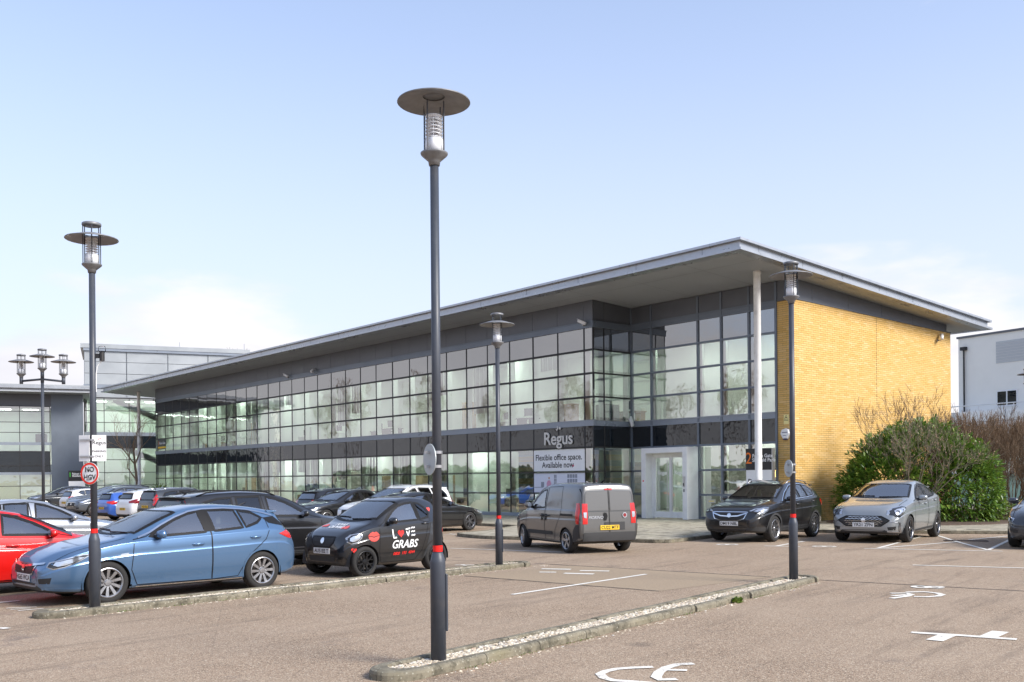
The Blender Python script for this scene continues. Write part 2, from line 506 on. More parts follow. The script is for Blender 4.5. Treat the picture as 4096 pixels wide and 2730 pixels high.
# tar joint and reinstated patch (tarmac of another age)
plain('tarmac_patch', (.31, .235, .155), .9, var=.22, vscale=30., bumps=.5, bscale=120.)
plain('tar_joint', (.035, .03, .028), .7)
pt = MB(); pt.add([(-.9, 18.3, .003), (2.3, 15.55, .003), (4.6, 17.6, .003), (1.2, 20.3, .003)], [(0, 1, 2, 3)])
pt.obj('tarmac_patch', 'tarmac_patch', kind='structure')
tj = MB()
for a, b, w in (((-.9, 18.3), (2.3, 15.55), .035), ((.75, 20.62), (4.6, 17.6), .05), ((5.3, 17.02), (8.6, 14.6), .04), ((-1.8, 21.9), (.3, 21.2), .03)):
    P = []
    for i in range(25):
        t = i / 24; P.append((a[0]+(b[0]-a[0])*t + random.uniform(-.015, .015), a[1]+(b[1]-a[1])*t + random.uniform(-.015, .015)))
    stroke(tj, P, w, .005)
tj.obj('tar_joint', 'tar_joint', kind='structure')

MARKS = [(0.09, [(1.32, 9.33), (1.12, 9.3), (0.97, 9.25), (0.86, 9.15), (0.79, 9.02), (0.81, 8.84), (0.88, 8.73), (1.04, 8.67), (1.2, 8.6)]), (0.1, [(1.73, 9.48), (1.57, 9.44), (1.44, 9.29), (1.34, 9.08), (1.28, 8.86), (1.3, 8.74), (1.45, 8.76)]), (0.08, [(1.41, 9.19), (1.61, 9.15)]), (0.1, [(6.03, 15.11), (6.32, 15.14), (6.43, 14.96), (6.43, 14.76), (6.28, 14.58), (6.08, 14.5), (5.92, 14.56)]), (0.1, [(5.74, 14.98), (5.98, 14.99), (5.99, 14.82), (5.82, 14.59), (5.51, 14.36)]), (0.1, [(5.64, 14.65), (5.91, 14.77)]),
 ('o', .09, 6.53, 15.79, .13), ('o', .09, 6.73, 15.72, .12), (0.08, [(6.78, 15.74), (6.91, 15.81)]),
 (0.12, [(4.54, 11.25), (4.96, 11.03), (5.47, 10.71)]), (0.18, [(4.89, 11.07), (4.56, 10.68)]), (0.18, [(5.22, 10.86), (5.56, 11.25)]), (0.1, [(8.65, 24.25), (11.42, 22.97)]), (0.1, [(9.03, 24.34), (11.96, 28.78)]), (0.1, [(9.17, 24.39), (11.9, 26.36)]), (0.1, [(12.59, 29.27), (11.86, 26.21), (11.27, 23.36)]), (0.1, [(12.55, 27.09), (14.68, 28.85)]), (0.1, [(11.27, 23.36), (14.11, 27.74)]), (0.1, [(7.98, 19.67), (9.77, 18.83), (10.45, 18.45)]),
 ('o', .09, 5.57, 26.1, .17), ('o', .09, 5.8, 26.08, .17), ('o', .09, 7.81, 25.1, .17), ('o', .09, 8.04, 25.0, .17),
 (0.1, [(6.49, 25.41), (7.3, 25.03)]), (0.1, [(6.73, 25.24), (7.32, 26.12), (8.0, 27.06)]), (0.08, [(-1.61, 25.56), (1.19, 23.85)]), (0.16, [(0.57, 19.5), (1.14, 19.34)]), (0.12, [(0.51, 18.86), (0.83, 18.81)]), (0.16, [(0.97, 18.59), (1.51, 18.39)]), (0.14, [(1.3, 19.09), (1.85, 18.94)]), (0.09, [(-0.01, 15.25), (1.51, 17.1), (2.47, 18.27)]), (0.08, [(-1.2, 20.55), (-0.8, 20.54)]), (0.08, [(-1.06, 20.68), (-0.98, 20.39)]), (0.07, [(-2.22, 31.69), (-1.84, 31.8), (-2.08, 32.41), (-1.45, 32.49)]), (0.09, [(-7.8, 14.67), (-7.51, 15.0)]), (0.05, [(-7.25, 14.1), (-6.86, 14.2)]), (0.05, [(-7.12, 13.97), (-6.91, 14.11)]), (0.06, [(-6.95, 13.84), (-6.7, 14.06)]), (0.1, [(-6.41, 12.18), (-6.32, 12.2), (-6.23, 12.14)])]
for k, mk in enumerate(MARKS):
    mb = MB()
    z = .007 + .0004 * (k % 9)
    if mk[0] == 'o':
        _, w, cx, cy, r = mk
        stroke(mb, [(cx + r*.8*math.cos(a*math.pi/8), cy + r*math.sin(a*math.pi/8)) for a in range(16)], w, z)
    else: stroke(mb, mk[1], mk[0], z)
    mb.obj('painted_marking', 'road_paint', kind='structure')
# drain cover in the hatched bay
dc = MB(); dc.box(-.55, .55, -.2, .2, 0, .012)
for i in range(14): dc.box(-.5+i*.075, -.46+i*.075, -.16, .16, .012, .02)
tag(dc.obj('drain_cover', 'manhole_iron', None, loc=(12.3, 26.75, 0), rot=(0, 0, rad(-20))), 'long rusty drain grating in the hatched bay beside the silver crossover', 'drain cover')

# ---------------------------------------------------------------- kerbed islands
def pebble_mesh(name, area_pts, n, zmin, rmin=.010, rmax=.024, region=None):
    vs, fs = [], []
    o = 0
    base = [(1,0,0),(.5,.87,0),(-.5,.87,0),(-1,0,0),(-.5,-.87,0),(.5,-.87,0)]
    for _ in range(n):
        x, y, z = region()
        r = random.uniform(rmin, rmax); sx = r*random.uniform(.8, 1.5); sy = r; sz = r*random.uniform(.45, .75); a = random.uniform(0, 6.28)
        ca, sa = math.cos(a), math.sin(a)
        ring = [(x + (bx*sx)*ca-(by*sy)*sa, y + (bx*sx)*sa+(by*sy)*ca) for bx, by, _z in base]
        vs += [(px, py, z) for px, py in ring]
        vs += [(x+(px-x)*.62, y+(py-y)*.62, z+sz*.75) for px, py in ring]
        vs.append((x, y, z+sz))
        for k in range(6):
            fs.append((o+k, o+(k+1)%6, o+6+(k+1)%6, o+6+k)); fs.append((o+6+k, o+6+(k+1)%6, o+12))
        o += 13
    me = D.meshes.new(name); me.from_pydata(vs, [], fs); me.materials.append(MATS['pebbles'])
    me.polygons.foreach_set('use_smooth', [True]*len(me.polygons)); me.update()
    return me
def kerb_stone(x0, x1, w, h, side):
    """straight splayed kerb stone; outer face at +y*side"""
    mb = MB(); g_ = .004
    prof = [(0, 0), (w, 0), (w, h-.035), (w-.012, h-.012), (w-.035, h), (.02, h), (0, h-.015)]
    n = len(prof); vs = []
    for x in (x0+g_, x1-g_):
        for y, z in prof: vs.append((x, side*y, z))
    fs = [tuple(range(n)), tuple(range(n, 2*n))[::-1]] + [(i, n+i, n+(i+1)%n, (i+1)%n) for i in range(n)]
    mb.add(vs, fs); return mb
def island(p0, p1, label, half=.27, ext0=.75, ext1=.6, h=.09):
    a = Vector(p0); b = Vector(p1); d = (b-a).normalized(); L = (b-a).length
    root = thing('kerbed_island', label, 'traffic island', (a.x, a.y, 0), math.atan2(d.y, d.x), 'kerbed gravel islands between bays')
    xs0, xs1 = -ext0+half, L+ext1-half
    kw = .125; n = round((xs1-xs0)/.915); st = (xs1-xs0)/n
    for sd in (-1, 1):
        x = xs0
        for i in range(n):
            mb = kerb_stone(x, x+st, kw, h+random.uniform(-.004, .004), sd)
            me = mb.mesh('kerb_stone', 'kerb_concrete'); fixn(me)
            o = put('kerb_stone', me, root, 0., loc=(0, sd*(half-kw)+random.uniform(-.004, .004), random.uniform(-.004, .003)))
            o.rotation_euler = (0, 0, random.uniform(-.004, .004))
            x += st
    # rounded ends, two radius stones each
    for xe, s in ((xs0, -1), (xs1, 1)):
        for q in (0, 1):
            mb = MB(); m = 9; vs = []
            for i in range(m):
                th = (q*math.pi/2 + (math.pi/2)*i/(m-1)) - math.pi/2
                th += .012 if i == 0 else -.012 if i == m-1 else 0
                c, sn = math.cos(th)*s, math.sin(th)
                for r, z in ((half-kw, 0), (half+.01, 0), (half+.01, h-.035), (half, h-.012), (half-.03, h), (half-kw, h)):
                    vs.append((xe + c*r*(1.25 if r > .2 else 1.1), sn*r, z))
            fs = []
            for i in range(m-1):
                for k in range(6): fs.append((i*6+k, i*6+(k+1)%6, (i+1)*6+(k+1)%6, (i+1)*6+k))
            fs += [tuple(range(6)), tuple((m-1)*6+k for k in range(6))]
            mb.add(vs, fs); me = mb.mesh('kerb_stone', 'kerb_concrete'); fixn(me); put('kerb_stone', me, root)
    bed = MB(); bed.box(xs0-.1, xs1+.1, -half+kw-.01, half-kw+.01, .005, h-.035)
    bed.obj('gravel_bed', 'soil', root)
    def reg():
        return (random.uniform(xs0-.12, xs1+.12), random.uniform(-half+kw+.01, half-kw-.01), h-.037+random.uniform(0, .012))
    put('gravel', pebble_mesh('gravel', None, int((xs1-xs0)*(2*(half-kw))*2600), 0, .010, .021, reg), root, kind='stuff')
    return root, d
P_CENTER, P_RIGHT = (-.72, 9.47), (4.72, 16.57)
P_LEFT, P_FAR = (-5.80, 13.67), (-.27, 19.85)
isl2, d2 = island(P_CENTER, P_RIGHT, 'narrow gravel island with mossy kerb around the tallest foreground lamp post')
isl1, d1 = island(P_LEFT, P_FAR, 'narrow gravel island with mossy kerb along the blue hatchback', ext0=.75, ext1=.75)
# loose pebbles and grit washed out along the kerbs
def loose():
    s = random.random(); i = random.choice((0, 1))
    a, b = ((P_CENTER, P_RIGHT), (P_LEFT, P_FAR))[i]
    d = (Vector(b)-Vector(a)).normalized(); n = Vector((d.y, -d.x)); t = random.uniform(-.7, 9.3)
    off = .28 + abs(random.gauss(0, .06)) + .02
    p = Vector(a) + d*t + n*off
    return p.x, p.y, 0.
put('loose_grit', pebble_mesh('loose_grit', None, 420, 0, .006, .016, loose), None, kind='stuff')
# moss and weeds at the kerb foot
def weeds(name, n, region, size, mat='weed_leaf'):
    mb = MB()
    for _ in range(n):
        x, y, z = region(); a = random.uniform(0, 6.28); l = size*random.uniform(.5, 1.2); w = l*.28; tilt = random.uniform(.2, 1.2)
        dx, dy = math.cos(a), math.sin(a); h = math.sin(tilt)*l; r = math.cos(tilt)*l
        mb.add([(x, y, z), (x+dx*r*.5-dy*w, y+dy*r*.5+dx*w, z+h*.6), (x+dx*r, y+dy*r, z+h), (x+dx*r*.5+dy*w, y+dy*r*.5-dx*w, z+h*.6)], [(0, 1, 2, 3)])
    return mb.mesh(name, mat)
def kerbfoot():
    i = random.choice((0, 1)); a, b = ((P_CENTER, P_RIGHT), (P_LEFT, P_FAR))[i]
    d = (Vector(b)-Vector(a)).normalized(); n = Vector((d.y, -d.x))
    t = random.choice((.3, 1.1, 2.0, 4.6, 6.8, 8.2)) + random.gauss(0, .16)
    p = Vector(a)+d*t+n*(.285+abs(random.gauss(0, .02))); return p.x, p.y, 0.
put('kerb_moss', weeds('kerb_moss', 500, kerbfoot, .022), None, kind='stuff')
wp = Vector(P_CENTER)+d2*6.05+Vector((d2.y, -d2.x))*.30
tag(put('weed', weeds('weed', 60, lambda: (wp.x+random.gauss(0, .035), wp.y+random.gauss(0, .035), 0), .10), None), 'small green weed growing at the kerb foot of the nearer island', 'weed')

# ---------------------------------------------------------------- pavement by the building
BROT = rad(-50.0)
EX = Vector((math.cos(BROT), math.sin(BROT))); EY = Vector((-EX.y, EX.x)); BA = Vector((3.439, 41.133))
def bw(x, y): v = BA + EX*x + EY*y; return (v.x, v.y)
PAVE = [bw(-70, -5.6), bw(-4.5, -5.6), (.15, 36.0), (-.9, 32.6), (-1.75, 31.3), (-1.6, 30.6), (-1.12, 29.82), (-.69, 29.37), (.12, 28.92), (3.17, 27.38), (3.88, 26.95), (4.3, 26.93), (4.99, 27.8), (5.82, 28.93), (7.7, 31.9), (8.3, 32.25), (8.81, 32.1), (10.09, 30.9), (12.96, 30.1), (15.04, 29.64), (34, 26.0), (46, 40), bw(22, 30), bw(-70, 12)]
PZ = .10
pv = MB(); pv.prism(PAVE, .0, PZ-.008)
pavement = pv.obj('pavement', 'paving', kind='structure')
fixn(pavement.data)
# kerb stones along its edge
edge = PAVE[1:22]
for i in range(len(edge)-1):
    a = Vector(edge[i]); b = Vector(edge[i+1]); L = (b-a).length; n = max(1, round(L/.9)); d = (b-a)/L
    if i > 17: continue
    for k in range(n):
        p = a + d*(L*k/n)
        hh = PZ if p.x < 9.5 else PZ-.005
        mb = MB(); mb.box(.004, L/n-.004, -.01, .125, 0, hh)
        mb.obj('kerb_stone', 'kerb_concrete', pavement, False, .012, loc=(p.x, p.y, random.uniform(-.003, .003)), rot=(0, 0, math.atan2(d.y, d.x)))
# paving slabs, laid in courses square to the building
cnt = 0
slab_me = {}
for r in range(-14, 12):
    for c in range(-8, 24):
        w, l = .62, .93
        x = c*l + (r % 2)*.46; y = -.4 + r*w
        wx, wy = bw(x+l/2, y+w/2)
        if wy > 46 or (x < 8.3 and y+w > .0) or not (4 < wx < 18): continue
        if 8.1 < x+l and x < 8.3+3.2 and y > 4.6 and y < 15: continue
        if not all(inside(bw(x+dx, y+dy), PAVE) for dx, dy in ((-.13, -.13), (l+.13, -.13), (-.13, w+.13), (l+.13, w+.13))): continue
        key = random.randrange(3)
        if key not in slab_me:
            mb = MB(); mb.box(.005, l-.005, .005, w-.005, -.03, .008-.0015*key); slab_me[key] = mb.mesh('paving_slab', 'paving')
        if cnt < 290:
            p = bw(x, y)
            put('paving_slab', slab_me[key], pavement, .004, loc=(p[0], p[1], PZ-.008+random.uniform(-.002, .003)), rot=(random.uniform(-.003, .003), random.uniform(-.003, .003), BROT)); cnt += 1
# ================================================================ MAIN OFFICE BUILDING (local frame: x along front, y inward, z up)
office = thing('office_building', 'long two-storey glass office with oversailing flat roof and yellow brick end wall', 'building', (BA.x, BA.y, 0), BROT)
XL, XC0, XC, YB, YD = -49.92, 7.46, 8.175, 2.26, 14.3
MX = [-.55 - 1.632*k for k in range(31)]
ZR = [.13, 1.13, 2.06, 3.08, 3.98, 4.22, 5.19, 6.18, 7.16, 8.09]     # base, rails, spandrel bottom, sill, rails, head
def sz(y): return 9.24 - .0549*y                                      # soffit plane
def pane_set(parent, frame_axis, cells, y_or_x, mat_of, jitter=.0032, names=None):
    """panes as sub-parts; cells = (a0,a1,z0,z1,kind)"""
    cache = {}
    for a0, a1, z0, z1, kind in cells:
        w, h = round(a1-a0, 3), round(z1-z0, 3)
        key = (w, h, kind, frame_axis)
        if key not in cache:
            mb = MB(); t = .012
            if frame_axis == 'y': mb.add([(-w/2, 0, -h/2), (w/2, 0, -h/2), (w/2, 0, h/2), (-w/2, 0, h/2)], [(0, 1, 2, 3)])
            else: mb.add([(0, -w/2, -h/2), (0, w/2, -h/2), (0, w/2, h/2), (0, -w/2, h/2)], [(0, 1, 2, 3)])
            cache[key] = mb.mesh('spandrel_pane' if kind == 's' else 'window_pane', mat_of[kind])
        loc = ((a0+a1)/2, y_or_x, (z0+z1)/2) if frame_axis == 'y' else (y_or_x, (a0+a1)/2, (z0+z1)/2)
        put('spandrel_pane' if kind == 's' else 'window_pane', cache[key], parent, loc=loc,
            rot=(random.gauss(0, jitter), 0, random.gauss(0, jitter)) if frame_axis == 'y' else (0, random.gauss(0, jitter), random.gauss(0, jitter)))
GM = {'g': 'facade_glass', 's': 'spandrel_glass', 'b': 'backed_glass'}
# ---- front curtain wall
fr = MB()
edges = [0.] + MX + [XL]
for x in MX:
    fr.box(x-.034, x+.034, -.012, .03, ZR[0], 3.98); fr.box(x-.034, x+.034, -.012, .03, 4.22, ZR[9])
for x in (-.03, XL+.03): fr.box(x-.03, x+.03, -.014, .06, ZR[0], ZR[9])
for z in (1.13, 2.06, 3.08, 5.19, 6.18, 7.16):
    fr.box(XL, .02, -.06, .03, z-.035, z+.004); fr.box(XL, .02, -.048, .03, z+.014, z+.045)
fr.cur = 1
fr.box(XL-.02, .03, -.05, .10, 3.98, 4.20)
fr.box(XL-.02, .05, -.07, .06, 4.20, 4.235)
fr.box(XL-.02, .03, -.05, .10, .10, .25)
fr.cur = 2
fr.box(XL-.02, .03, -.06, .10, 8.09, 8.33); fr.box(XL-.02, .04, -.085, .06, 8.33, 8.36)
cw = fr.obj('curtain_wall', ['dark_gasket', 'sill_metal', 'frame_metal'], office)
cells = []
for i in range(len(edges)-1):
    a1, a0 = edges[i], edges[i+1]
    for r in range(9):
        if r == 4: continue
        z0, z1 = ZR[r]+(.12 if r == 0 else 0), ZR[r+1]
        cells.append((a0, a1, z0, z1, 's' if r == 3 else 'b' if r == 8 else 'g'))
pane_set(cw, 'y', cells, .0, GM)
# cladding band above the glass
cl = {}
for i in range(len(edges)-1):
    a1, a0 = edges[i], edges[i+1]; w = round(a1-a0, 3)
    if w not in cl:
        mb = MB(); mb.box(.008, w-.008, 0, .05, 0, .872); cl[w] = mb.mesh('cladding_panel', 'cladding_grey')
    put('cladding_panel', cl[w], cw, loc=(a0, -.02+random.uniform(-.002, .002), 8.362))
# ---- inward white box sections behind the mullions (what shows pale green through the glass)
fi = MB()
for x in MX: fi.box(x-.035, x+.035, .03, .30, .12, 3.05); fi.box(x-.035, x+.035, .03, .30, 4.2, 8.05)
fi.obj('inner_fin', 'fin_white', office)
# ---- side return A-B
sd = MB()
for z in (1.13, 2.06, 3.08, 5.19, 6.18, 7.16): sd.box(-.03, .055, .0, YB, z-.022, z+.006); sd.box(-.03, .045, 0, YB, z+.013, z+.035)
for y in (.62,): sd.box(-.03, .012, y-.03, y+.03, .2, 3.98); sd.box(-.03, .012, y-.03, y+.03, 4.22, 8.09)
sd.cur = 1
sd.box(-.10, .05, .10, YB, 3.98, 4.20); sd.box(-.10, .05, .1, YB, .10, .25)
sd.cur = 2; sd.box(-.10, .06, .10, YB, 8.09, 8.33); sd.box(-.1, .085, .06, YB, 8.33, 8.36)
sw = sd.obj('return_curtain_wall', ['dark_gasket', 'sill_metal', 'frame_metal'], office)
cells = []
for a0, a1 in ((.0, .62), (.62, YB)):
    for r in range(9):
        if r != 4: cells.append((a0, a1, ZR[r]+(.12 if r == 0 else 0), ZR[r+1], 's' if r == 3 else 'b' if r == 8 else 'g'))
pane_set(sw, 'x', cells, .0, GM)
for a0, a1 in ((.03, .62), (.62, YB)):
    mb = MB(); mb.add([(.02, a0+.008, 8.362), (.02, a1-.008, 8.362), (.02, a1-.008, sz(a1)-.01), (.02, a0+.008, sz(a0)-.01), (-.03, a0+.008, 8.362), (-.03, a1-.008, 8.362), (-.03, a1-.008, sz(a1)-.01), (-.03, a0+.008, sz(a0)-.01)],
                      [(0,1,2,3),(7,6,5,4),(0,3,7,4),(1,5,6,2),(0,4,5,1),(3,2,6,7)]); mb.obj('cladding_panel', 'cladding_grey', sw)
sf = MB(); sf.box(-.30, -.03, .58, .66, .12, 3.05); sf.box(-.30, -.03, .58, .66, 4.2, 8.05); sf.box(-.3, -.03, 2.08, 2.16, 4.2, 8.05); sf.box(-.3, -.03, 2.08, 2.16, .12, 3.05)
sf.obj('inner_fin', 'fin_white', office)
spk = MB()
for z in (8.36, 7.2, 6.22, 5.23, 4.24):
    for i in range(70):
        y = .05 + i*.031; x = .05+random.uniform(-.02, .01)
        spk.tube([(x, y, z), (x+random.uniform(-.03, .05), y+random.uniform(-.03, .03), z+.10)], .0025, 3, False)
spk.obj('bird_spikes', 'dark_gasket', office, kind='stuff')
# ---- recessed entrance wall
F2X = [0., 1.2, 3.70, 4.87, 6.19, XC0]; F2Z = [.13, 1.08, 2.07, 3.07, 4.01, 4.21, 5.21, 6.21, 7.19, 8.11]
ew = MB()
for x in F2X[1:-1]: ew.box(x-.045, x+.045, YB-.05, YB+.1, (3.0 if x in (1.2,) else .12), 8.36)
ew.box(.0, .09, YB-.05, YB+.1, .12, 9.1); ew.box(XC0-.09, XC0-.002, YB-.05, YB+.1, .12, 9.08)
for z in (1.08, 2.07):
    for a, b in ((0.09, 1.3), (3.7, XC0-.09)): ew.box(a, b, YB-.047, YB+.08, z-.04, z+.04)
for z in (3.07, 5.21, 6.21, 7.19): ew.box(.09, XC0-.09, YB-.047, YB+.08, z-.04, z+.04)
ew.box(.09, XC0-.09, YB-.047, YB+.08, 8.11, 8.17); ew.box(.09, XC0-.09, YB-.03, YB+.08, 8.17, 8.34); ew.box(.09, XC0-.09, YB-.055, YB+.08, 8.34, 8.39)
for a, b in ((0.09, 1.3), (3.7, XC0-.09)): ew.box(a, b, YB-.047, YB+.08, .10, .2)
for x in F2X[1:-1]: ew.box(x-.045, x+.045, YB-.05, YB+.05, 8.39, 9.09)
ew.cur = 1
ew.box(.09, XC0-.09, YB-.03, YB+.06, 4.01, 4.17); ew.box(.09, XC0-.09, YB-.06, YB+.06, 4.17, 4.22); ew.box(.09, XC0-.09, YB-.06, YB+.06, 3.97, 4.01)
ecw = ew.obj('entrance_curtain_wall', ['frame_metal', 'sill_metal'], office)
cells = []
for i in range(5):
    for r in range(9):
        if r == 4 or (i == 1 and r < 3): continue
        cells.append((F2X[i], F2X[i+1], F2Z[r], F2Z[r+1], 's' if r == 3 else 'b' if r == 8 else 'g'))
cells.append((1.2, 3.70, 3.0, 3.07, 'g'))
pane_set(ecw, 'y', cells, YB, GM)
for i in range(5):
    mb = MB(); mb.box(F2X[i]+.05, F2X[i+1]-.05, YB-.01, YB+.04, 8.395, 9.09); mb.obj('cladding_panel', 'cladding_grey', ecw)
ef = MB()
for x in F2X[1:-1]:
    if x != 1.2: ef.box(x+.045, x+.13, YB+.1, YB+.22, .12, 3.03)
    ef.box(x+.045, x+.13, YB+.1, YB+.22, 4.22, 8.08)
ef.obj('inner_fin', 'fin_white', office)
# ---- white entrance portal with a pair of glazed doors
pt_ = MB(); yf, y1 = 1.50, YB-.052
pt_.box(1.25, 1.49, yf, y1, .10, 3.01); pt_.box(3.46, 3.70, yf, y1, .10, 3.01); pt_.box(1.49, 3.46, yf, y1, 2.79, 3.01)
portal = pt_.obj('entrance_portal', 'white_paint', office, False, .01)
fj = MB()
fj.box(1.49, 1.58, yf+.42, yf+.52, .11, 2.79); fj.box(3.38, 3.46, yf+.42, yf+.52, .11, 2.79); fj.box(1.58, 3.38, yf+.42, yf+.52, 2.70, 2.79)
fj.obj('door_frame', 'white_paint', portal)
for a, b, hx in ((1.585, 2.475, 2.36), (2.485, 3.375, 2.60)):
    d_ = MB(); yy = yf+.44
    d_.box(a, a+.085, yy, yy+.05, .13, 2.69); d_.box(b-.085, b, yy, yy+.05, .13, 2.69); d_.box(a+.085, b-.085, yy, yy+.05, .13, .38); d_.box(a+.085, b-.085, yy, yy+.05, 2.60, 2.69)
    dr = d_.obj('door', 'white_paint', portal)
    m_ = MB(); m_.add([(a+.085, yy+.02, .38), (b-.085, yy+.02, .38), (b-.085, yy+.02, 2.6), (a+.085, yy+.02, 2.6)], [(0, 1, 2, 3)]); m_.obj('door_glass', 'facade_glass', portal)
    h_ = MB(); h_.tube([(hx, yy-.07, .42), (hx, yy-.07, 2.52)], .018, 8)
    for z in (.6, 2.35): h_.tube([(hx, yy-.07, z), (hx, yy+.01, z)], .012, 6)
    h_.obj('handle', 'steel', portal)
text_obj('Regus', portal, Matrix.Translation((2.02, yf+.45, 1.98)) @ Matrix.Rotation(rad(90), 4, 'X'), .22, 'sign_white', 'door_lettering', bold=.003)
text_obj('Regus', portal, Matrix.Translation((2.93, yf+.45, 1.98)) @ Matrix.Rotation(rad(90), 4, 'X'), .22, 'sign_white', 'door_lettering', bold=.003)
kp = MB(); kp.box(3.50, 3.60, yf-.03, yf, 1.40, 1.83); kp.cur = 1; kp.box(3.525, 3.575, yf-.036, yf-.03, 1.44, 1.56); kp.box(3.53, 3.57, yf-.02, yf, 1.2, 1.32)
kp.obj('entry_keypad', ['steel', 'sign_black'], portal)
ns = MB(); ns.box(1.32, 1.42, yf-.006, yf, 1.48, 1.72); ns.cur = 1; ns.lathe([(.035, 0), (.035, .004)], 14, (1.37, yf-.011, 1.65), 'y')
ns.obj('no_smoking_notice', ['sign_white', 'sign_red'], portal)
lb = MB(); lb.box(4.15, 4.50, YB-.03, YB-.004, .76, .90); lb.cur = 1; lb.box(4.19, 4.46, YB-.034, YB-.03, .80, .86)
lb.obj('letter_box', ['steel', 'pale_yellow'], ecw)
# ---- brick end wall
def mk_brick():
    m, nt, out = new_mat('brick')
    b = bsdf(nt, out, (.6, .38, .12), .8, 0, .35)
    t = nt.nodes.new('ShaderNodeTexCoord'); t.object = office
    sp = nt.nodes.new('ShaderNodeSeparateXYZ'); nt.links.new(t.outputs['Object'], sp.inputs[0])
    row = math2(nt, 'FLOOR', math2(nt, 'DIVIDE', math2(nt, 'SUBTRACT', sp.outputs['Z'], .10), .079), 0)
    par = math2(nt, 'MULTIPLY', math2(nt, 'MODULO', row, 2.), .16)
    c0 = math2(nt, 'FLOOR', math2(nt, 'DIVIDE', math2(nt, 'ADD', math2(nt, 'ADD', sp.outputs['Y'], math2(nt, 'MULTIPLY', sp.outputs['X'], -1.)), math2(nt, 'ADD', par, 20.)), .32), 0)
    cb = nt.nodes.new('ShaderNodeCombineXYZ'); nt.links.new(row, cb.inputs[0]); nt.links.new(c0, cb.inputs[1])
    wnz = nt.nodes.new('ShaderNodeTexWhiteNoise'); wnz.noise_dimensions = '2D'; nt.links.new(cb.outputs[0], wnz.inputs['Vector'])
    c = ramp(nt, wnz.outputs['Value'], [(0, (.60, .375, .115)), (.18, (.64, .41, .135)), (.6, (.66, .43, .155)), (.88, (.68, .455, .18)), (1, (.71, .49, .22))])
    big = noise(nt, .55, 4, .55, t.outputs['Object'])
    c = mixc(nt, mrange(nt, big, .5, .68, 0, .22), c, (.66, .37, .075))
    fl = noise(nt, 1.3, 6, .7, t.outputs['Object'])
    c = mixc(nt, mrange(nt, fl, .60, .78, 0, .10), c, (.76, .56, .32))
    # algae near the foot of the wall (grows where rain splashes)
    al = math2(nt, 'MULTIPLY', mrange(nt, sp.outputs['Z'], .2, 1.5, 1., 0.), mrange(nt, noise(nt, 2.2, 6, .65, t.outputs['Object']), .42, .62, 0., .8))
    c = mixc(nt, al, c, (.16, .16, .04))
    nt.links.new(c, b.inputs['Base Color'])
    bump(nt, b, noise(nt, 90, 4, .6, t.outputs['Object']), .25, .004)
mk_brick()
BL, BH, J = .32, .079, .010
wall = MB()
def btop(y): return 8.33 - (y-YB)*.0179
wall.add([(XC0+.006, YB+.004, .0), (XC-.008, YB+.004, 0), (XC-.008, YD-.01, 0), (XC0+.006, YD-.01, 0), (XC0+.006, YB+.004, 8.34), (XC-.008, YB+.004, 8.34), (XC-.008, YD-.01, 8.12), (XC0+.006, YD-.01, 8.12)],
         [(3,2,1,0),(4,5,6,7),(0,1,5,4),(1,2,6,5),(2,3,7,6),(3,0,4,7)])
bwall = wall.obj('brick_wall', 'mortar', office)
full = MB(); full.box(-.03, .004, J/2, BL-J/2, J/2, BH-J/2)
full_me = full.mesh('brick', 'brick')
rest = MB(); nind = 0
rows = int((8.33-.10)/BH)+1
for r in range(rows):
    z = .10 + r*BH
    off = (r % 2)*.16
    y = YB - off if off else YB
    k = 0
    y = -20 - off
    n0 = math.floor((YB - XC + 20 + off)/BL)
    yb = XC - 20 - off + n0*BL          # brick boundaries follow the same index as the colour
    while yb < YD:
        a, bb = max(yb, YB), min(yb+BL, YD)
        zt = min(z+BH, btop((a+bb)/2))
        if bb-a > .03 and zt-z > .015:
            whole = bb-a > BL-.001 and zt > z+BH-.001
            if whole and nind < 300 and 2.4 < yb < 4.9 and 4.2 < z < 7.4:
                put('brick', full_me, bwall, loc=(XC, yb, z)); nind += 1
            else:
                jx = random.uniform(-.0015, .0015)
                rest.box(XC-.03, XC+.004+jx, a+J/2, bb-J/2, z+J/2, zt-J/2)
        yb += BL
    # short front return
    xb = XC - .16*(r % 2) - BL
    for x0, x1 in (((XC-.32, XC-.005), (XC0, XC-.32)) if r % 2 == 0 else ((XC-.16, XC-.005), (XC-.48, XC-.16), (XC0, XC-.48))):
        zt = min(z+BH, 8.33)
        if zt-z > .015: rest.box(x0+J/2, x1-J/2, YB-.004+random.uniform(-.001, .001), YB+.03, z+J/2, zt-J/2)
rest.obj('brick_courses', 'brick', bwall, kind='stuff')
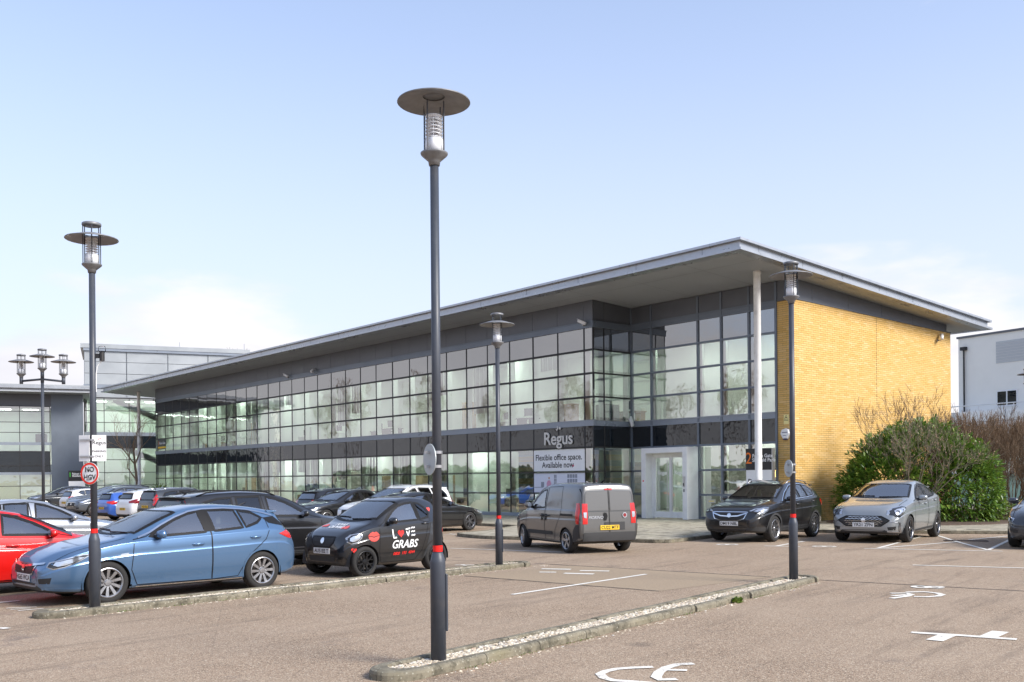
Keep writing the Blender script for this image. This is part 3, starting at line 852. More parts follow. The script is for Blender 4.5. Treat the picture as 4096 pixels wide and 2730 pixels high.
# movement joint and lead flashing
mj = MB(); mj.box(XC-.01, XC+.0055, 8.02, 8.035, .1, 8.2); mj.obj('movement_joint', 'dark_gasket', bwall)
fl_ = MB(); fl_.add([(XC+.02, YB-.02, 8.34), (XC+.02, YD, 8.125), (XC+.02, YD, 8.165), (XC+.02, YB-.02, 8.38), (XC0, YB-.02, 8.34), (XC0, YD, 8.125), (XC0, YD, 8.165), (XC0, YB-.02, 8.38)],
                    [(0,1,2,3),(7,6,5,4),(0,3,7,4),(1,5,6,2),(0,4,5,1),(3,2,6,7)])
fl_.obj('flashing', 'cladding_grey', office)
ys = [YB-.01, 3.5, 6.0, 8.5, 11.0, YD-.3]
for i in range(5):
    a, b = ys[i]+.006, ys[i+1]-.006
    za, zb = 8.375-(a-YB)*.0179, 8.375-(b-YB)*.0179
    mb = MB(); x = XC-.02
    mb.add([(x, a, za), (x, b, zb), (x, b, sz(b)-.005), (x, a, sz(a)-.005), (x-.3, a, za), (x-.3, b, zb), (x-.3, b, sz(b)-.005), (x-.3, a, sz(a)-.005)], [(0,1,2,3),(7,6,5,4),(0,3,7,4),(1,5,6,2),(0,4,5,1),(3,2,6,7)])
    mb.obj('cladding_panel', 'cladding_grey', bwall)
mb = MB(); mb.box(XC0, XC-.04, YB-.012, YB+.03, 8.385, sz(YB)-.01); mb.obj('cladding_panel', 'cladding_grey', bwall)
# ---- roof: soffit slab, recessed fascia, top lip
RX0, RX1, RY0, RY1 = -56.6, 9.15, -2.17, 16.3
def slab(x0, x1, y0, y1, dz0, dz1):
    mb = MB()
    mb.add([(x, y, sz(y)+dz) for dz in (dz0, dz1) for x, y in ((x0, y0), (x1, y0), (x1, y1), (x0, y1))], [(3,2,1,0),(4,5,6,7),(0,1,5,4),(1,2,6,5),(2,3,7,6),(3,0,4,7)])
    return mb
lo = slab(RX0+.35, RX1-.35, RY0+.35, RY1-.35, 0, .06)
roof = lo.obj('roof', 'soffit_panel', office)
# bottom lip as four sloping edge strips (splayed soffit edge)
lip = MB()
def ring(mb, o, i, zo0, zo1, zi):
    A_ = [(RX0+o, RY0+o), (RX1-o, RY0+o), (RX1-o, RY1-o), (RX0+o, RY1-o)]; B_ = [(RX0+i, RY0+i), (RX1-i, RY0+i), (RX1-i, RY1-i), (RX0+i, RY1-i)]
    vs = [(x, y, sz(y)+zo0) for x, y in A_] + [(x, y, sz(y)+zo1) for x, y in A_] + [(x, y, sz(y)+zi) for x, y in B_] + [(x, y, sz(y)+zo1) for x, y in B_]
    fs = []
    for k in range(4):
        n = (k+1) % 4
        fs += [(k, n, 4+n, 4+k), (8+k, 8+n, n, k), (4+k, 4+n, 12+n, 12+k)]
    mb.add(vs, fs)
ring(lip, 0, .36, .0, .085, -.012)
lip.obj('lower_lip', 'fascia_metal', roof)
fa = slab(RX0+.16, RX1-.16, RY0+.16, RY1-.16, .07, .36); fa.obj('fascia', 'fascia_metal', roof)
tp = slab(RX0+.02, RX1-.02, RY0+.02, RY1-.02, .335, .42); tp.obj('top_lip', 'fascia_metal', roof)
jt = MB()
x = RX0+2
while x < RX1-.3: jt.add([(x, RY0+.155, sz(RY0)+.09), (x+.018, RY0+.155, sz(RY0)+.09), (x+.018, RY0+.155, sz(RY0)+.335), (x, RY0+.155, sz(RY0)+.335)], [(0, 1, 2, 3)]); x += 3.1
y = RY0+1.2
while y < RY1-.3: jt.add([(RX1-.155, y, sz(y)+.09), (RX1-.155, y+.018, sz(y)+.09), (RX1-.155, y+.018, sz(y)+.335), (RX1-.155, y, sz(y)+.335)], [(0, 1, 2, 3)]); y += 2.6
x = RX0+3
while x < RX1-.5:
    jt.add([(x, RY0+.4, sz(RY0+.4)-.003), (x+.015, RY0+.4, sz(RY0+.4)-.003), (x+.015, 2.2, sz(2.2)-.003), (x, 2.2, sz(2.2)-.003)], [(3, 2, 1, 0)]); x += 3.0
jt.add([(RX0+.5, -.72, sz(-.72)-.003), (RX1-.5, -.72, sz(-.72)-.003), (RX1-.5, -.705, sz(-.7)-.003), (RX0+.5, -.705, sz(-.7)-.003)], [(3, 2, 1, 0)])
jt.obj('panel_joint', 'cladding_grey', roof)
# ---- round columns under the canopy
for cx, cy in ((7.79, .58), (-53.2, -.2)):
    mb = MB(); mb.lathe([(.135, .10), (.135, .16), (.128, .17), (.128, sz(cy)-.12), (.14, sz(cy)-.11), (.14, sz(cy)+.02)], 24, (cx, cy, 0)); mb.obj('canopy_column', 'column_paint', office, True)
# ---- interior: floors, ceilings, walls, furniture
mb = MB()
for x0, x1, y0 in ((XL+.1, -.12, 0.), (-.12, 7.4, YB)): mb.box(x0, x1, y0+.3, 14.2, .05, .115); mb.box(x0, x1, y0+.14, 14.2, 3.55, 3.95)
mb.obj('inner_floor', 'inner_floor', office)
mb = MB()
for x0, x1, y0 in ((XL+.1, -.12, 0.), (-.12, 7.4, YB)): mb.box(x0, x1, y0+.12, 14.2, 3.45, 3.55); mb.box(x0, x1, y0+.12, 14.2, 7.85, 7.95)
mb.obj('inner_ceiling', 'inner_ceiling', office)
mb = MB(); mb.box(XL+.1, 7.4, 5.4, 5.6, 3.95, 7.85); mb.box(XL+.1, 7.4, 4.9, 5.1, .11, 3.45)
for x in (-44, -37.5, -31, -22.5, -14.2, -7.4, -1.2): mb.box(x, x+.12, 1.5, 5.4, 3.95, 7.85)
for x in (-41, -30.5, -19.5, -9.8, -4.5): mb.box(x, x+.12, 1.0, 4.9, .11, 3.45)
mb.box(XL+.05, XL+.2, .4, 14, .11, 8.1)
mb.obj('inner_wall', 'inner_wall', office)
mb = MB(); mb.box(2.0, 4.2, 4.7, 4.89, .11, 3.1); mb.box(-13, -10.2, 3.0, 3.1, .11, 2.2); mb.box(-26, -23, 3.0, 3.1, .11, 2.3); mb.box(-36, -33, 2.6, 2.7, .11, 2.4); mb.box(-2.6, -.6, 4.5, 4.6, .11, 2.5); mb.box(5.6, 7.4, 4.7, 4.89, .11, 2.4)
mb.obj('dark_partition', 'inner_wall_dark', office)
furn = MB()
for i in range(34):
    x = XL+1+i*1.45+random.uniform(-.3, .3); up = i % 2; z = 3.95 if up else .11; y = random.uniform(.9, 2.6)
    furn.cur = random.choice((0, 0, 1, 2)); w = random.uniform(.8, 1.5); h = random.choice((.74, .74, 1.2, 1.9))
    if h < .8: furn.box(x, x+w, y, y+.7, z+.70, z+.74); furn.box(x+.05, x+.1, y+.05, y+.65, z, z+.7); furn.box(x+w-.1, x+w-.05, y+.05, y+.65, z, z+.7); furn.cur = 1; furn.box(x+.3, x+.85, y+.3, y+.35, z+.85, z+1.2)
    else: furn.box(x, x+w*.7, y, y+.45, z, z+h)
furn.obj('office_furniture', ['desk_wood', 'office_dark', 'fin_white'], office)
bl = MB()
for a, b in ((-5.3, -3.9), (-.5, -.08)):
    for k in range(22): bl.cur = (k//2) % 2; bl.box(a, b, .36, .38, .3+k*.125, .3+k*.125+.123)
for k in range(22): bl.cur = (k//2) % 2; bl.box(-.40, -.38, .7, 2.05, .3+k*.125, .3+k*.125+.123)
bl.obj('printed_blind', ['blind_blue', 'blind_tan'], office)
rb = random.Random(9)
for i in range(len(edges)-1):
    a1, a0 = edges[i], edges[i+1]
    if a1-a0 < 1.2: continue
    for z0, z1, pr in ((4.22, 7.85, .42), (.25, 3.4, .35)):
        if rb.random() < pr and not (z0 < 1 and a0 > -5.6):
            drop = rb.choice((.35, .5, .62, .8, 1.0)); b_ = MB()
            n_ = 9
            for k in range(n_): b_.box(a0+.10+k*(a1-a0-.2)/n_, a0+.10+(k+.82)*(a1-a0-.2)/n_, .36+.02*(k % 2), .37+.02*(k % 2), z1-(z1-z0)*drop, z1)
            b_.obj('vertical_blind', rb.choice(('fin_white', 'inner_wall', 'inner_wall', 'louvre_panel')), office)
cab = MB(); cab.box(-1.0, -.45, 1.1, 2.0, 3.96, 4.95); cab.cur = 1
for z in (4.02, 4.33, 4.64): cab.box(-.45, -.43, 1.14, 1.55, z, z+.28)
cab.obj('filing_cabinet', ['inner_wall_dark', 'fin_white'], office)
# lobby lamp, lit
m, nt, out = new_mat('lamp_glow'); e_ = nt.nodes.new('ShaderNodeEmission'); e_.inputs[0].default_value = (1, .52, .16, 1); e_.inputs[1].default_value = 4; nt.links.new(e_.outputs[0], out.inputs[0])
m, nt, out = new_mat('downlight_glow'); e_ = nt.nodes.new('ShaderNodeEmission'); e_.inputs[0].default_value = (1, .85, .6, 1); e_.inputs[1].default_value = 8; nt.links.new(e_.outputs[0], out.inputs[0])
mb = MB(); mb.lathe([(.10, -.18), (.13, -.1), (.13, .12), (.09, .18)], 14, (6.0, 4.2, 1.95)); mb.tube([(6.0, 4.2, 2.1), (6.0, 4.2, 3.45)], .008, 4); mb.obj('lobby_lamp', 'lamp_glow', office, True)
for x, y in ((4.6, 4.0), (5.6, 3.4), (-.2, 3.4)):
    mb = MB(); mb.lathe([(.09, -.012), (.09, 0)], 14, (x, y, 3.44)); mb.obj('downlight', 'downlight_glow', office)
# glowing ceiling panels, added to brighten the rooms behind the glass
m, nt, out = new_mat('fill_glow'); e_ = nt.nodes.new('ShaderNodeEmission'); e_.inputs[0].default_value = (.92, 1, .95, 1); e_.inputs[1].default_value = 7.0; nt.links.new(e_.outputs[0], out.inputs[0])
mb = MB()
for i in range(14):
    x = XL+2+i*3.4
    for y in (.55, 1.35): mb.box(x, x+1.3, y, y+.5, 7.83, 7.85); mb.box(x+.8, x+2.1, y, y+.5, 3.43, 3.45)
for x in (1.5, 4.8):
    for y in (2.75, 3.45): mb.box(x, x+1.3, y, y+.5, 7.83, 7.85); mb.box(x, x+1.3, y, y+.5, 3.43, 3.45)
mb.obj('ceiling_fill_panel', 'fill_glow', office)
# ---- back of the building (closes the volume)
mb = MB(); mb.box(XL+.1, XC-.3, YD-.3, YD-.1, .0, 8.2); mb.obj('rear_wall', 'inner_wall', office)
# end wall at the far left
mb = MB(); mb.box(XL-.01, XL+.05, .10, YD-.1, .1, 9.2); mb.obj('end_wall', 'cladding_grey', office)
# ---- things fixed to the office
RX90 = Matrix.Rotation(rad(90), 4, 'X')
def on_office(name, label, cat, x, y, z, rz=0., group=None):
    p = bw(x, y); return thing(name, label, cat, (p[0], p[1], z), BROT+rz, group)
s_ = on_office('wall_lettering', 'raised grey company lettering with leaf mark on the dark glass band', 'lettering', -2.165, -.04, 3.50)
me = text_mesh('Regus', .78, .02, 'letter_grey', bold=.012); me.transform(RX90); put('letters', me, s_)
lf = MB()
lf.add([(-.14, -.02, .45), (-.06, -.02, .34), (.02, -.02, .44), (-.01, -.02, .56), (-.05, -.02, .56), (-.05, -.02, .42)], [(0, 1, 2, 3, 4, 5)]); lf.lathe([(.06, -.02), (.06, .02)], 12, (.12, 0, .46), 'y'); lf.obj('leaf_mark', 'letter_grey', s_)
s_ = on_office('window_banner', 'white banner on the glass reading Flexible office space Available now', 'banner', -2.17, -.022, 2.565)
box_obj('panel', 'sign_white', s_, -1.62, 1.62, 0, .012, -.47, .47)
text_obj('Flexible office space.', s_, Matrix.Translation((-.02, -.003, .13)) @ RX90, .36, 'sign_black', bold=.006); text_obj('Available now', s_, Matrix.Translation((-.06, -.003, -.2)) @ RX90, .36, 'sign_black', bold=.006)
mb = MB(); mb.lathe([(.045, -.004), (.045, 0)], 12, (.92, 0, -.24), 'y'); mb.obj('red_dot', 'magenta', s_)
s_ = on_office('window_poster', 'pale printed poster of an office scene on the glass above the grey van', 'poster', -2.17, -.022, 1.585)
box_obj('panel', 'print_pale', s_, -1.62, 1.62, 0, .012, -.44, .44)
pr = MB()
pr.add([(x, -.003, z) for x, z in ((-.75, -.44), (-.5, -.44), (-.48, .0), (-.55, .12), (-.7, .12), (-.78, 0))], [(0, 1, 2, 3, 4, 5)])
pr.obj('print_figure', 'print_pink', s_)
pr = MB(); pr.lathe([(.055, -.004), (.055, -.002)], 12, (-.62, 0, .22), 'y'); pr.obj('print_head', 'print_skin', s_)
pr = MB()
for i in range(4):
    for k in range(2): pr.box(.55+i*.16, .68+i*.16, -.004, -.002, .02+k*.2, .18+k*.2)
for i in range(2):
    for k in range(3): pr.box(-.3+i*.09, -.23+i*.09, -.004, -.002, -.1+k*.16, .04+k*.16)
pr.box(-1.6, -1.0, -.004, -.002, -.2, -.17); pr.box(-1.15, -.95, -.004, -.002, -.17, .05)
pr.obj('print_windows', 'print_grey', s_)
s_ = on_office('window_sign', 'small black window sign with yellow bar at the far end of the glass facade', 'sign', -48.55, -.03, 4.80)
box_obj('panel', 'sign_black', s_, -.8, .8, 0, .015, -.44, .44); box_obj('yellow_bar', 'sign_yellow', s_, -.8, .8, -.006, -.001, -.36, -.22)
text_obj('2', s_, Matrix.Translation((-.68, -.003, .05)) @ RX90, .42, 'sign_orange'); text_obj('Falcon Gate', s_, Matrix.Translation((.08, -.003, .05)) @ RX90, .27, 'sign_white', bold=.004)
# totem sign
s_ = on_office('totem_sign', 'free-standing black and white company sign behind the white canopy column', 'sign', 7.17, 1.45, .10)
box_obj('post_panel', 'sign_white', s_, -.57, .57, 0, .16, 0, 1.94); box_obj('header_panel', 'sign_black', s_, -.575, .575, -.006, .166, 1.94, 2.74); box_obj('edge_trim', 'steel', s_, .575, .60, -.008, .168, 0, 2.745)
text_obj('2', s_, Matrix.Translation((-.44, -.012, 2.36)) @ RX90, .60, 'sign_orange'); text_obj('Falcon Gate\nShinfield Park', s_, Matrix.Translation((-.28, -.012, 2.38)) @ RX90, .185, 'sign_white', align='LEFT', bold=.004)
text_obj('Regus', s_, Matrix.Translation((.0, -.006, 1.45)) @ RX90, .42, 'sign_black')
text_obj('2', s_, Matrix.Translation((.0, -.006, .7)) @ RX90, .1, 'sign_white', 'small_print')
# alarm box and camera warning plate on the brick return
s_ = on_office('alarm_box', 'white hexagonal alarm box on the brick return', 'alarm', 7.81, YB-.006, 3.38)
mb = MB(); hexa = [(.0, .20), (-.15, .16), (-.21, 0), (-.10, -.20), (.10, -.20), (.21, 0), (.15, .16)]
mb.add([(x, 0, z) for x, z in hexa] + [(x*.85, -.09, z*.88) for x, z in hexa], [tuple(range(7, 14)), tuple(range(7))[::-1]] + [(i, (i+1) % 7, 7+(i+1) % 7, 7+i) for i in range(7)])
fixn(mb_me := mb.mesh('cover', 'sign_white')); put('cover', mb_me, s_)
mb = MB(); mb.box(-.08, .08, -.085, 0, -.235, -.20); mb.obj('strobe', 'navy', s_, False, .01)
mb = MB(); mb.box(-.11, .11, -.0925, -.09, .03, .055); mb.box(-.08, .08, -.0925, -.09, -.08, -.065); mb.obj('lettering_bar', 'navy', s_)
s_ = on_office('camera_notice', 'small yellow camera warning plate on the brick return', 'sign', 7.83, YB-.006, 3.91)
box_obj('plate', 'pale_yellow', s_, -.11, .11, -.006, 0, -.18, .18)
mb = MB(); mb.tube([(-.085, -.008, .0), (0, -.008, .155), (.085, -.008, 0), (-.085, -.008, 0)], .007, 4); mb.box(-.03, .03, -.009, -.006, .05, .08); mb.box(-.09, .09, -.009, -.006, -.05, -.035); mb.obj('triangle', 'sign_black', s_)
# security cameras
def cctv(label, x, y, z, rz, tilt, wallrz=0.):
    s_ = on_office('security_camera', label, 'camera', x, y, z, wallrz, 'security cameras on the office')
    b = MB(); b.lathe([(.055, 0), (.05, .02)], 12, (0, 0, 0), 'y'); b.tube([(0, 0, 0), (0, -.14, -.01), (0, -.18, .05)], .022, 8)
    b.obj('bracket', 'steel', s_, True)
    h = MB(); h.lathe([(.0, -.20), (.06, -.2), (.066, -.18), (.066, .17), (.05, .20), (0, .2)], 14, (0, 0, 0), 'x'); h.box(-.17, .24, -.075, .075, .05, .068)
    h.obj('housing', 'white_paint', s_, True, loc=(0, -.19, .12), rot=(0, tilt, rz))
    return s_
cctv('silver camera on the ledge at the glass corner by the entrance recess', -.42, -.06, 8.20, rad(195), rad(-24))
cctv('left of two cameras paired mid-way along the facade ledge', -26.94, -.06, 8.24, rad(200), rad(-22))
cctv('right of two cameras paired mid-way along the facade ledge', -23.51, -.06, 8.24, rad(120), rad(-28))
cctv('camera at the far left end of the facade ledge', -49.75, -.06, 8.22, rad(170), rad(-15))
cctv('white camera low in the inner corner above the entrance', .04, 2.02, 4.05, rad(100), rad(-70), rad(90))
cctv('camera near the far top corner of the yellow brick wall', XC+.01, 13.1, 7.70, rad(30), rad(-28), rad(90))
# ================================================================ LAMP POSTS
def lamp_head(root, z0, cap=True):
    """base cup at z0, glass cylinder, louvres, wide dish, cap"""
    n = 32; zd = .36 if cap else .50; zt = .56 if cap else .50
    b = MB(); b.lathe([(.052, -.10), (.058, -.06), (.075, -.045), (.125, .0), (.132, .012), (.132, .022), (.0, .026)], n, (0, 0, z0)); b.obj('head_base', 'head_metal', root, True)
    gl = MB(); gl.lathe([(.098, .025), (.098, zt)], n, (0, 0, z0), cap=False); gl.obj('glass_cylinder', 'lamp_glass', root, True)
    lv = MB()
    lv.lathe([(.086, .025), (.086, .15), (.08, .155), (.0, .155)], 20, (0, 0, z0))
    for k in range(6): lv.lathe([(.03, .178+k*.034), (.082, .160+k*.034), (.082, .165+k*.034), (.03, .186+k*.034)], 20, (0, 0, z0), cap=False)
    for a in (0, 2.1, 4.2): lv.tube([(.05*math.cos(a), .05*math.sin(a), z0+.13), (.05*math.cos(a), .05*math.sin(a), z0+.37)], .005, 5)
    lv.lathe([(.0, .365), (.08, .365), (.08, .378), (0, .378)], 20, (0, 0, z0))
    lv.obj('louvre_stack', 'louvre_white', root, True)
    ds = MB(); ds.lathe([(.104, zd+.062), (.15, zd+.055), (.345, zd), (.352, zd+.006), (.347, zd+.016), (.15, zd+.075), (.104, zd+.082), (.104, zd+.062)], 40, (0, 0, z0), cap=False); ds.obj('dish', 'head_metal', root, True)
    if cap:
        cp = MB(); cp.lathe([(.0, zt-.01), (.12, zt-.01), (.128, zt), (.128, zt+.025), (.118, zt+.033), (.04, zt+.05), (.0, zt+.052)], n, (0, 0, z0)); cp.obj('cap', 'head_metal', root, True)
    else:
        cp = MB(); cp.lathe([(.0, zd+.07), (.11, zd+.07), (.11, zd+.082), (.0, zd+.086)], n, (0, 0, z0)); cp.obj('cap', 'head_metal', root, True)
    for a in (.6, 2.17, 3.74, 5.31):
        rd = MB(); rd.tube([(.113*math.cos(a), .113*math.sin(a), z0+.015), (.113*math.cos(a), .113*math.sin(a), z0+zt)], .0065, 6); rd.obj('rod', 'post_paint', root)
def lamp_post(label, x, y, zb, zband, zhead, group='single-headed lamp posts', sleeve=.074, pole=.045, cap=True):
    r = thing('lamp_post', label, 'lamp post', (x, y, 0), random.uniform(0, 1.5), group)
    s_ = MB(); s_.lathe([(sleeve, zb-.04), (sleeve, zband-.13), (sleeve*.98, zband-.115), (pole+.006, zband-.035), (pole, zband-.03)], 28); s_.obj('sleeve', 'post_paint', r, True)
    dr = MB(); dr.box(sleeve-.012, sleeve+.010, -.05, .05, zb+.28, zband-.24); dr.obj('access_door', 'post_paint', r, False, .006)
    p_ = MB(); p_.lathe([(pole, zband-.04), (pole*.93, zhead-.08)], 24); p_.obj('pole', 'post_paint', r, True)
    bd = MB(); bd.lathe([(pole+.002, zband-.025), (pole+.0025, zband+.035)], 24, cap=False); bd.obj('red_band', 'red_band', r, True)
    if group.startswith('single'): lamp_head(r, zhead, cap)
    return r
lamp_post('tallest lamp post in the middle foreground on the nearer island', -.72, 9.47, .06, 1.13, 4.91, cap=False)
lp_r = lamp_post('lamp post on the nearer island in front of the black crossover', 4.72, 16.57, .06, 1.13, 4.80)
lp_l = lamp_post('lamp post bearing the NO HGV sign beside the blue hatchback', -5.80, 13.67, .06, 1.12, 4.80)
lamp_post('lamp post on the far end of the further island left of the grey van', -.27, 19.66, .06, 1.03, 4.50)
# three-headed lamp post
t3 = lamp_post('three-headed lamp post behind the red and silver cars', -13.6, 28.6, .0, 1.1, 5.0, 'lamp posts with arms')
ah = MB()
HA = ((-.66, .1, 4.88), (.0, .0, 5.02), (.66, -.1, 4.84))
ah.tube([(-.66, .1, 4.76), (0, 0, 4.80), (.66, -.1, 4.72)], .032, 10); ah.tube([(0, 0, 4.7), (0, 0, 5.06)], .048, 12)
for x, y, z in HA: ah.tube([(x, y, z-.20), (x, y, z+.0)], .05, 10)
t3.rotation_euler = (0, 0, 0)
ah.obj('cross_arm', 'post_paint', t3, True)
for i, (x, y, z) in enumerate(HA):
    e = D.objects.new('lantern', None); COL.objects.link(e); e.parent = t3; e.location = (x, y, z+.08); e.scale = (.97,)*3
    lamp_head(e, 0.)
# far lamp post at the right edge
fr_ = lamp_post('distant weathered lamp post at the right edge before the white building', 20.3, 38.8, .0, 1.1, 5.35, sleeve=.09, pole=.055)
# ---- signs on the posts
def clip(root, z, r=.052, out=.12, a=0.):
    c = MB(); c.lathe([(r, -.014), (r+.004, -.014), (r+.004, .014), (r, .014)], 20, (0, 0, z), cap=False)
    c.box(-.02, .02, -out, -r, z-.012, z+.012); c.obj('clip', 'steel', root)
def disc_sign(post, label, z, R, face_rz, front=True, name='round_sign'):
    s_ = thing(name, label, 'sign', (post.location.x, post.location.y, 0), face_rz)
    y = -.075
    d = MB(); d.lathe([(.0, -.004), (R, -.004), (R, .004), (0, .004)], 40, (0, y, z), 'y'); d.obj('plate', ['sign_white' if front else 'sign_grey_back'], s_)
    if front:
        rg = MB(); rg.lathe([(R*.80, -.003), (R*.985, -.003)], 40, (0, y-.004, z), 'y', cap=False); rg.obj('red_ring', 'sign_red', s_)
    for dz in (-R*.45, R*.45): clip(s_, z+dz)
    return s_
s_ = disc_sign(lp_l, 'round white sign with red ring reading NO HGV', 1.92, .152, rad(-18))
for t, dz in (('NO', .052), ('HGV', -.055)): text_obj(t, s_, Matrix.Translation((0, -.0815, 1.92+dz)) @ RX90, .098, 'sign_black', bold=.0026)
# second plate faces away at the back

def rect_sign(post, label, z, w, h, face_rz, x0, mat, lines=(), back=False):
    s_ = thing('parking_sign', label, 'sign', (post.location.x, post.location.y, 0), face_rz)
    pl = MB(); pl.box(x0, x0+w, -.062, -.056, z-h/2, z+h/2); pl.obj('plate', mat, s_, False, .002)
    if back:
        for dz in (-h*.32, h*.32):
            ra = MB(); ra.box(x0+.02, x0+w-.01, -.075, -.062, z+dz-.012, z+dz+.012); ra.obj('rail', 'steel', s_)
    for t, dx, dz, sz_, m_ in lines: text_obj(t, s_, Matrix.Translation((x0+w/2+dx, -.0635, z+dz)) @ RX90, sz_, m_, bold=.001)
    for dz in (-h*.32, h*.32): clip(s_, z+dz, out=.07)
    return s_
s_ = rect_sign(lp_l, 'white parking only sign facing the camera on the left lamp post', 2.27, .185, .36, rad(14), -.01, 'sign_white', [('Regus', 0, .075, .075, 'sign_black'), ('PARKING', 0, -.045, .042, 'sign_black'), ('ONLY', 0, -.115, .042, 'sign_black')])
lf = MB(); lf.add([(.055, -.0635, 2.40), (.075, -.0635, 2.385), (.09, -.0635, 2.415), (.078, -.0635, 2.40)], [(0, 1, 2, 3)]); lf.lathe([(.008, -.001), (.008, 0)], 8, (.098, -.0635, 2.40), 'y'); lf.obj('leaf_mark', 'sign_red', s_)
rect_sign(lp_l, 'blank grey back of a parking sign left of the white one', 2.27, .19, .36, rad(-22), -.20, 'sign_white', back=True)
lpc = D.objects['lamp_post']
disc_sign(lpc, 'grey back of a round sign on the tallest lamp post', 1.99, .15, rad(-62), False, 'round_sign')
s_ = disc_sign(lp_r, 'two grey round sign backs clamped to the lamp post before the black crossover', 1.93, .145, rad(-78), False, 'round_sign')
# photocell on the left post
s_ = thing('photocell', 'small clear dusk sensor bracketed high on the left lamp post', 'sensor', (lp_l.location.x, lp_l.location.y, 3.55))
mb = MB(); mb.box(.04, .10, -.02, .02, -.03, .03); mb.tube([(.13, 0, -.07), (.13, 0, .06)], .035, 10); mb.box(.08, .13, -.015, .015, -.01, .02); mb.obj('bracket', 'dark_gasket', s_)
mb = MB(); mb.lathe([(.05, .06), (.05, .10), (.045, .13), (0, .135)], 14, (.13, 0, 0)); mb.obj('lens', 'lamp_glass', s_, True)
mb = MB(); mb.tube([(.12, 0, -.07), (.06, 0, -.15), (.046, 0, -.25), (.046, 0, -.5)], .006, 5); mb.obj('cable', 'white_paint', s_)
# ================================================================ NEIGHBOURING BUILDINGS
def grid_building(root, W, zs, xs, y, frame_mats, spandrels, name='curtain_wall', glassmat='facade_glass', t=.05):
    f = MB()
    for x in xs: f.box(x-t/2, x+t/2, y-.03, y+.05, zs[0], zs[-1])
    for z in zs: f.box(xs[0], xs[-1], y-.05, y+.05, z-t/2, z+t/2)
    c = f.obj(name, frame_mats, root)
    cells = []
    for i in range(len(xs)-1):
        for r in range(len(zs)-1): cells.append((xs[i], xs[i+1], zs[r], zs[r+1], 's' if r in spandrels else 'g'))
    pane_set(c, 'y', cells, y, {'g': glassmat, 's': 'spandrel_glass'}, .004)
    return c
LR = math.atan2(.377, .926)
# L1: glass wing with flat canopy, far left.  local x to the right, y away
def ray_x(px, Y): return (px-2048)/3943*Y
L1 = thing('glass_wing', 'two-storey glass wing with canopy roof at the far left edge', 'building', (ray_x(330, 88), 88, 0), LR)
zs1 = [.2, 1.45, 2.35, 3.35, 3.9, 4.0, 5.0, 5.95, 6.9, 7.6, 8.35]
xs1 = [-13.6, -11.2, -9.9, -7.2, -4.4, -1.6, -.9]
zs1 = [.2, 1.5, 2.6, 3.3, 4.55, 5.2, 6.2, 7.1, 8.05, 8.5]
cw1 = grid_building(L1, 14, zs1, [-16.2, -13.4, -10.6, -7.8, -5.0, -2.6], 0., 'dark_gasket', (2, 3), 'curtain_wall')
mb = MB(); mb.box(-16.4, -2.5, -.06, .05, 2.5, 2.72); mb.box(-16.4, -2.5, -.06, .05, 5.1, 5.35); mb.obj('floor_band', 'sill_metal', L1)
mb = MB(); mb.box(-17, -2.5, .05, .3, 8.5, 9.6); mb.obj('cladding_band', 'cladding_grey', L1)
mb = MB(); mb.box(-2.5, 0.1, -.1, .3, .1, 9.6); mb.obj('corner_pier', 'frame_metal', L1)
mb = MB(); mb.box(-19, .9, -2.6, 10, 9.88, 10.1); rf = mb.obj('roof', 'fascia_metal', L1)
mb = MB(); mb.box(-18.8, .7, -2.4, 9, 9.6, 9.88); mb.obj('soffit', 'soffit_panel', rf)
mb = MB(); mb.box(-19, .9, -2.5, 10, 10.1, 10.22); mb.obj('parapet', 'silver_cladding', rf)
mb = MB(); mb.lathe([(.17, 0), (.17, 9.6)], 16, (-14.6, -1.9, 0)); mb.obj('canopy_column', 'cladding_grey', L1, True)
mb = MB(); mb.lathe([(.2, 0), (.2, 9.6)], 16, (-16.9, -2.1, 0)); mb.obj('canopy_column', 'column_paint', L1, True)
mb = MB(); mb.box(-16.2, -2.6, 4.5, 4.7, .1, 8.5); mb.box(-12, -11.9, .3, 4.5, .1, 8.5); mb.obj('inner_wall', 'inner_wall', L1)
mb = MB(); mb.box(-16.2, -2.6, .2, 9, 2.7, 3.4); mb.box(-16.2, -2.6, .2, 9, 8.3, 8.5); mb.obj('inner_floor', 'inner_ceiling', L1)
mb = MB(); mb.box(-10, -8.6, 1.2, 2, 5.2, 6.6); mb.box(-7.6, -7.0, 1.2, 2, .2, 1.9); mb.box(-3.8, -2.9, .6, 1.3, 5.2, 6.1); mb.cur = 1; mb.box(-15.4, -13.6, 2, 2.5, .2, 2.3); mb.obj('furniture', ['office_dark', 'inner_wall_dark'], L1)
mb = MB()
for i in range(6):
    for z in (8.27, 2.66): mb.box(-15.8+i*2.2, -14.6+i*2.2, 1.0, 1.8, z, z+.02)
mb.obj('ceiling_fill_panel', 'fill_glow', L1)  # emissive panels added to lift the brightness of the wing's rooms
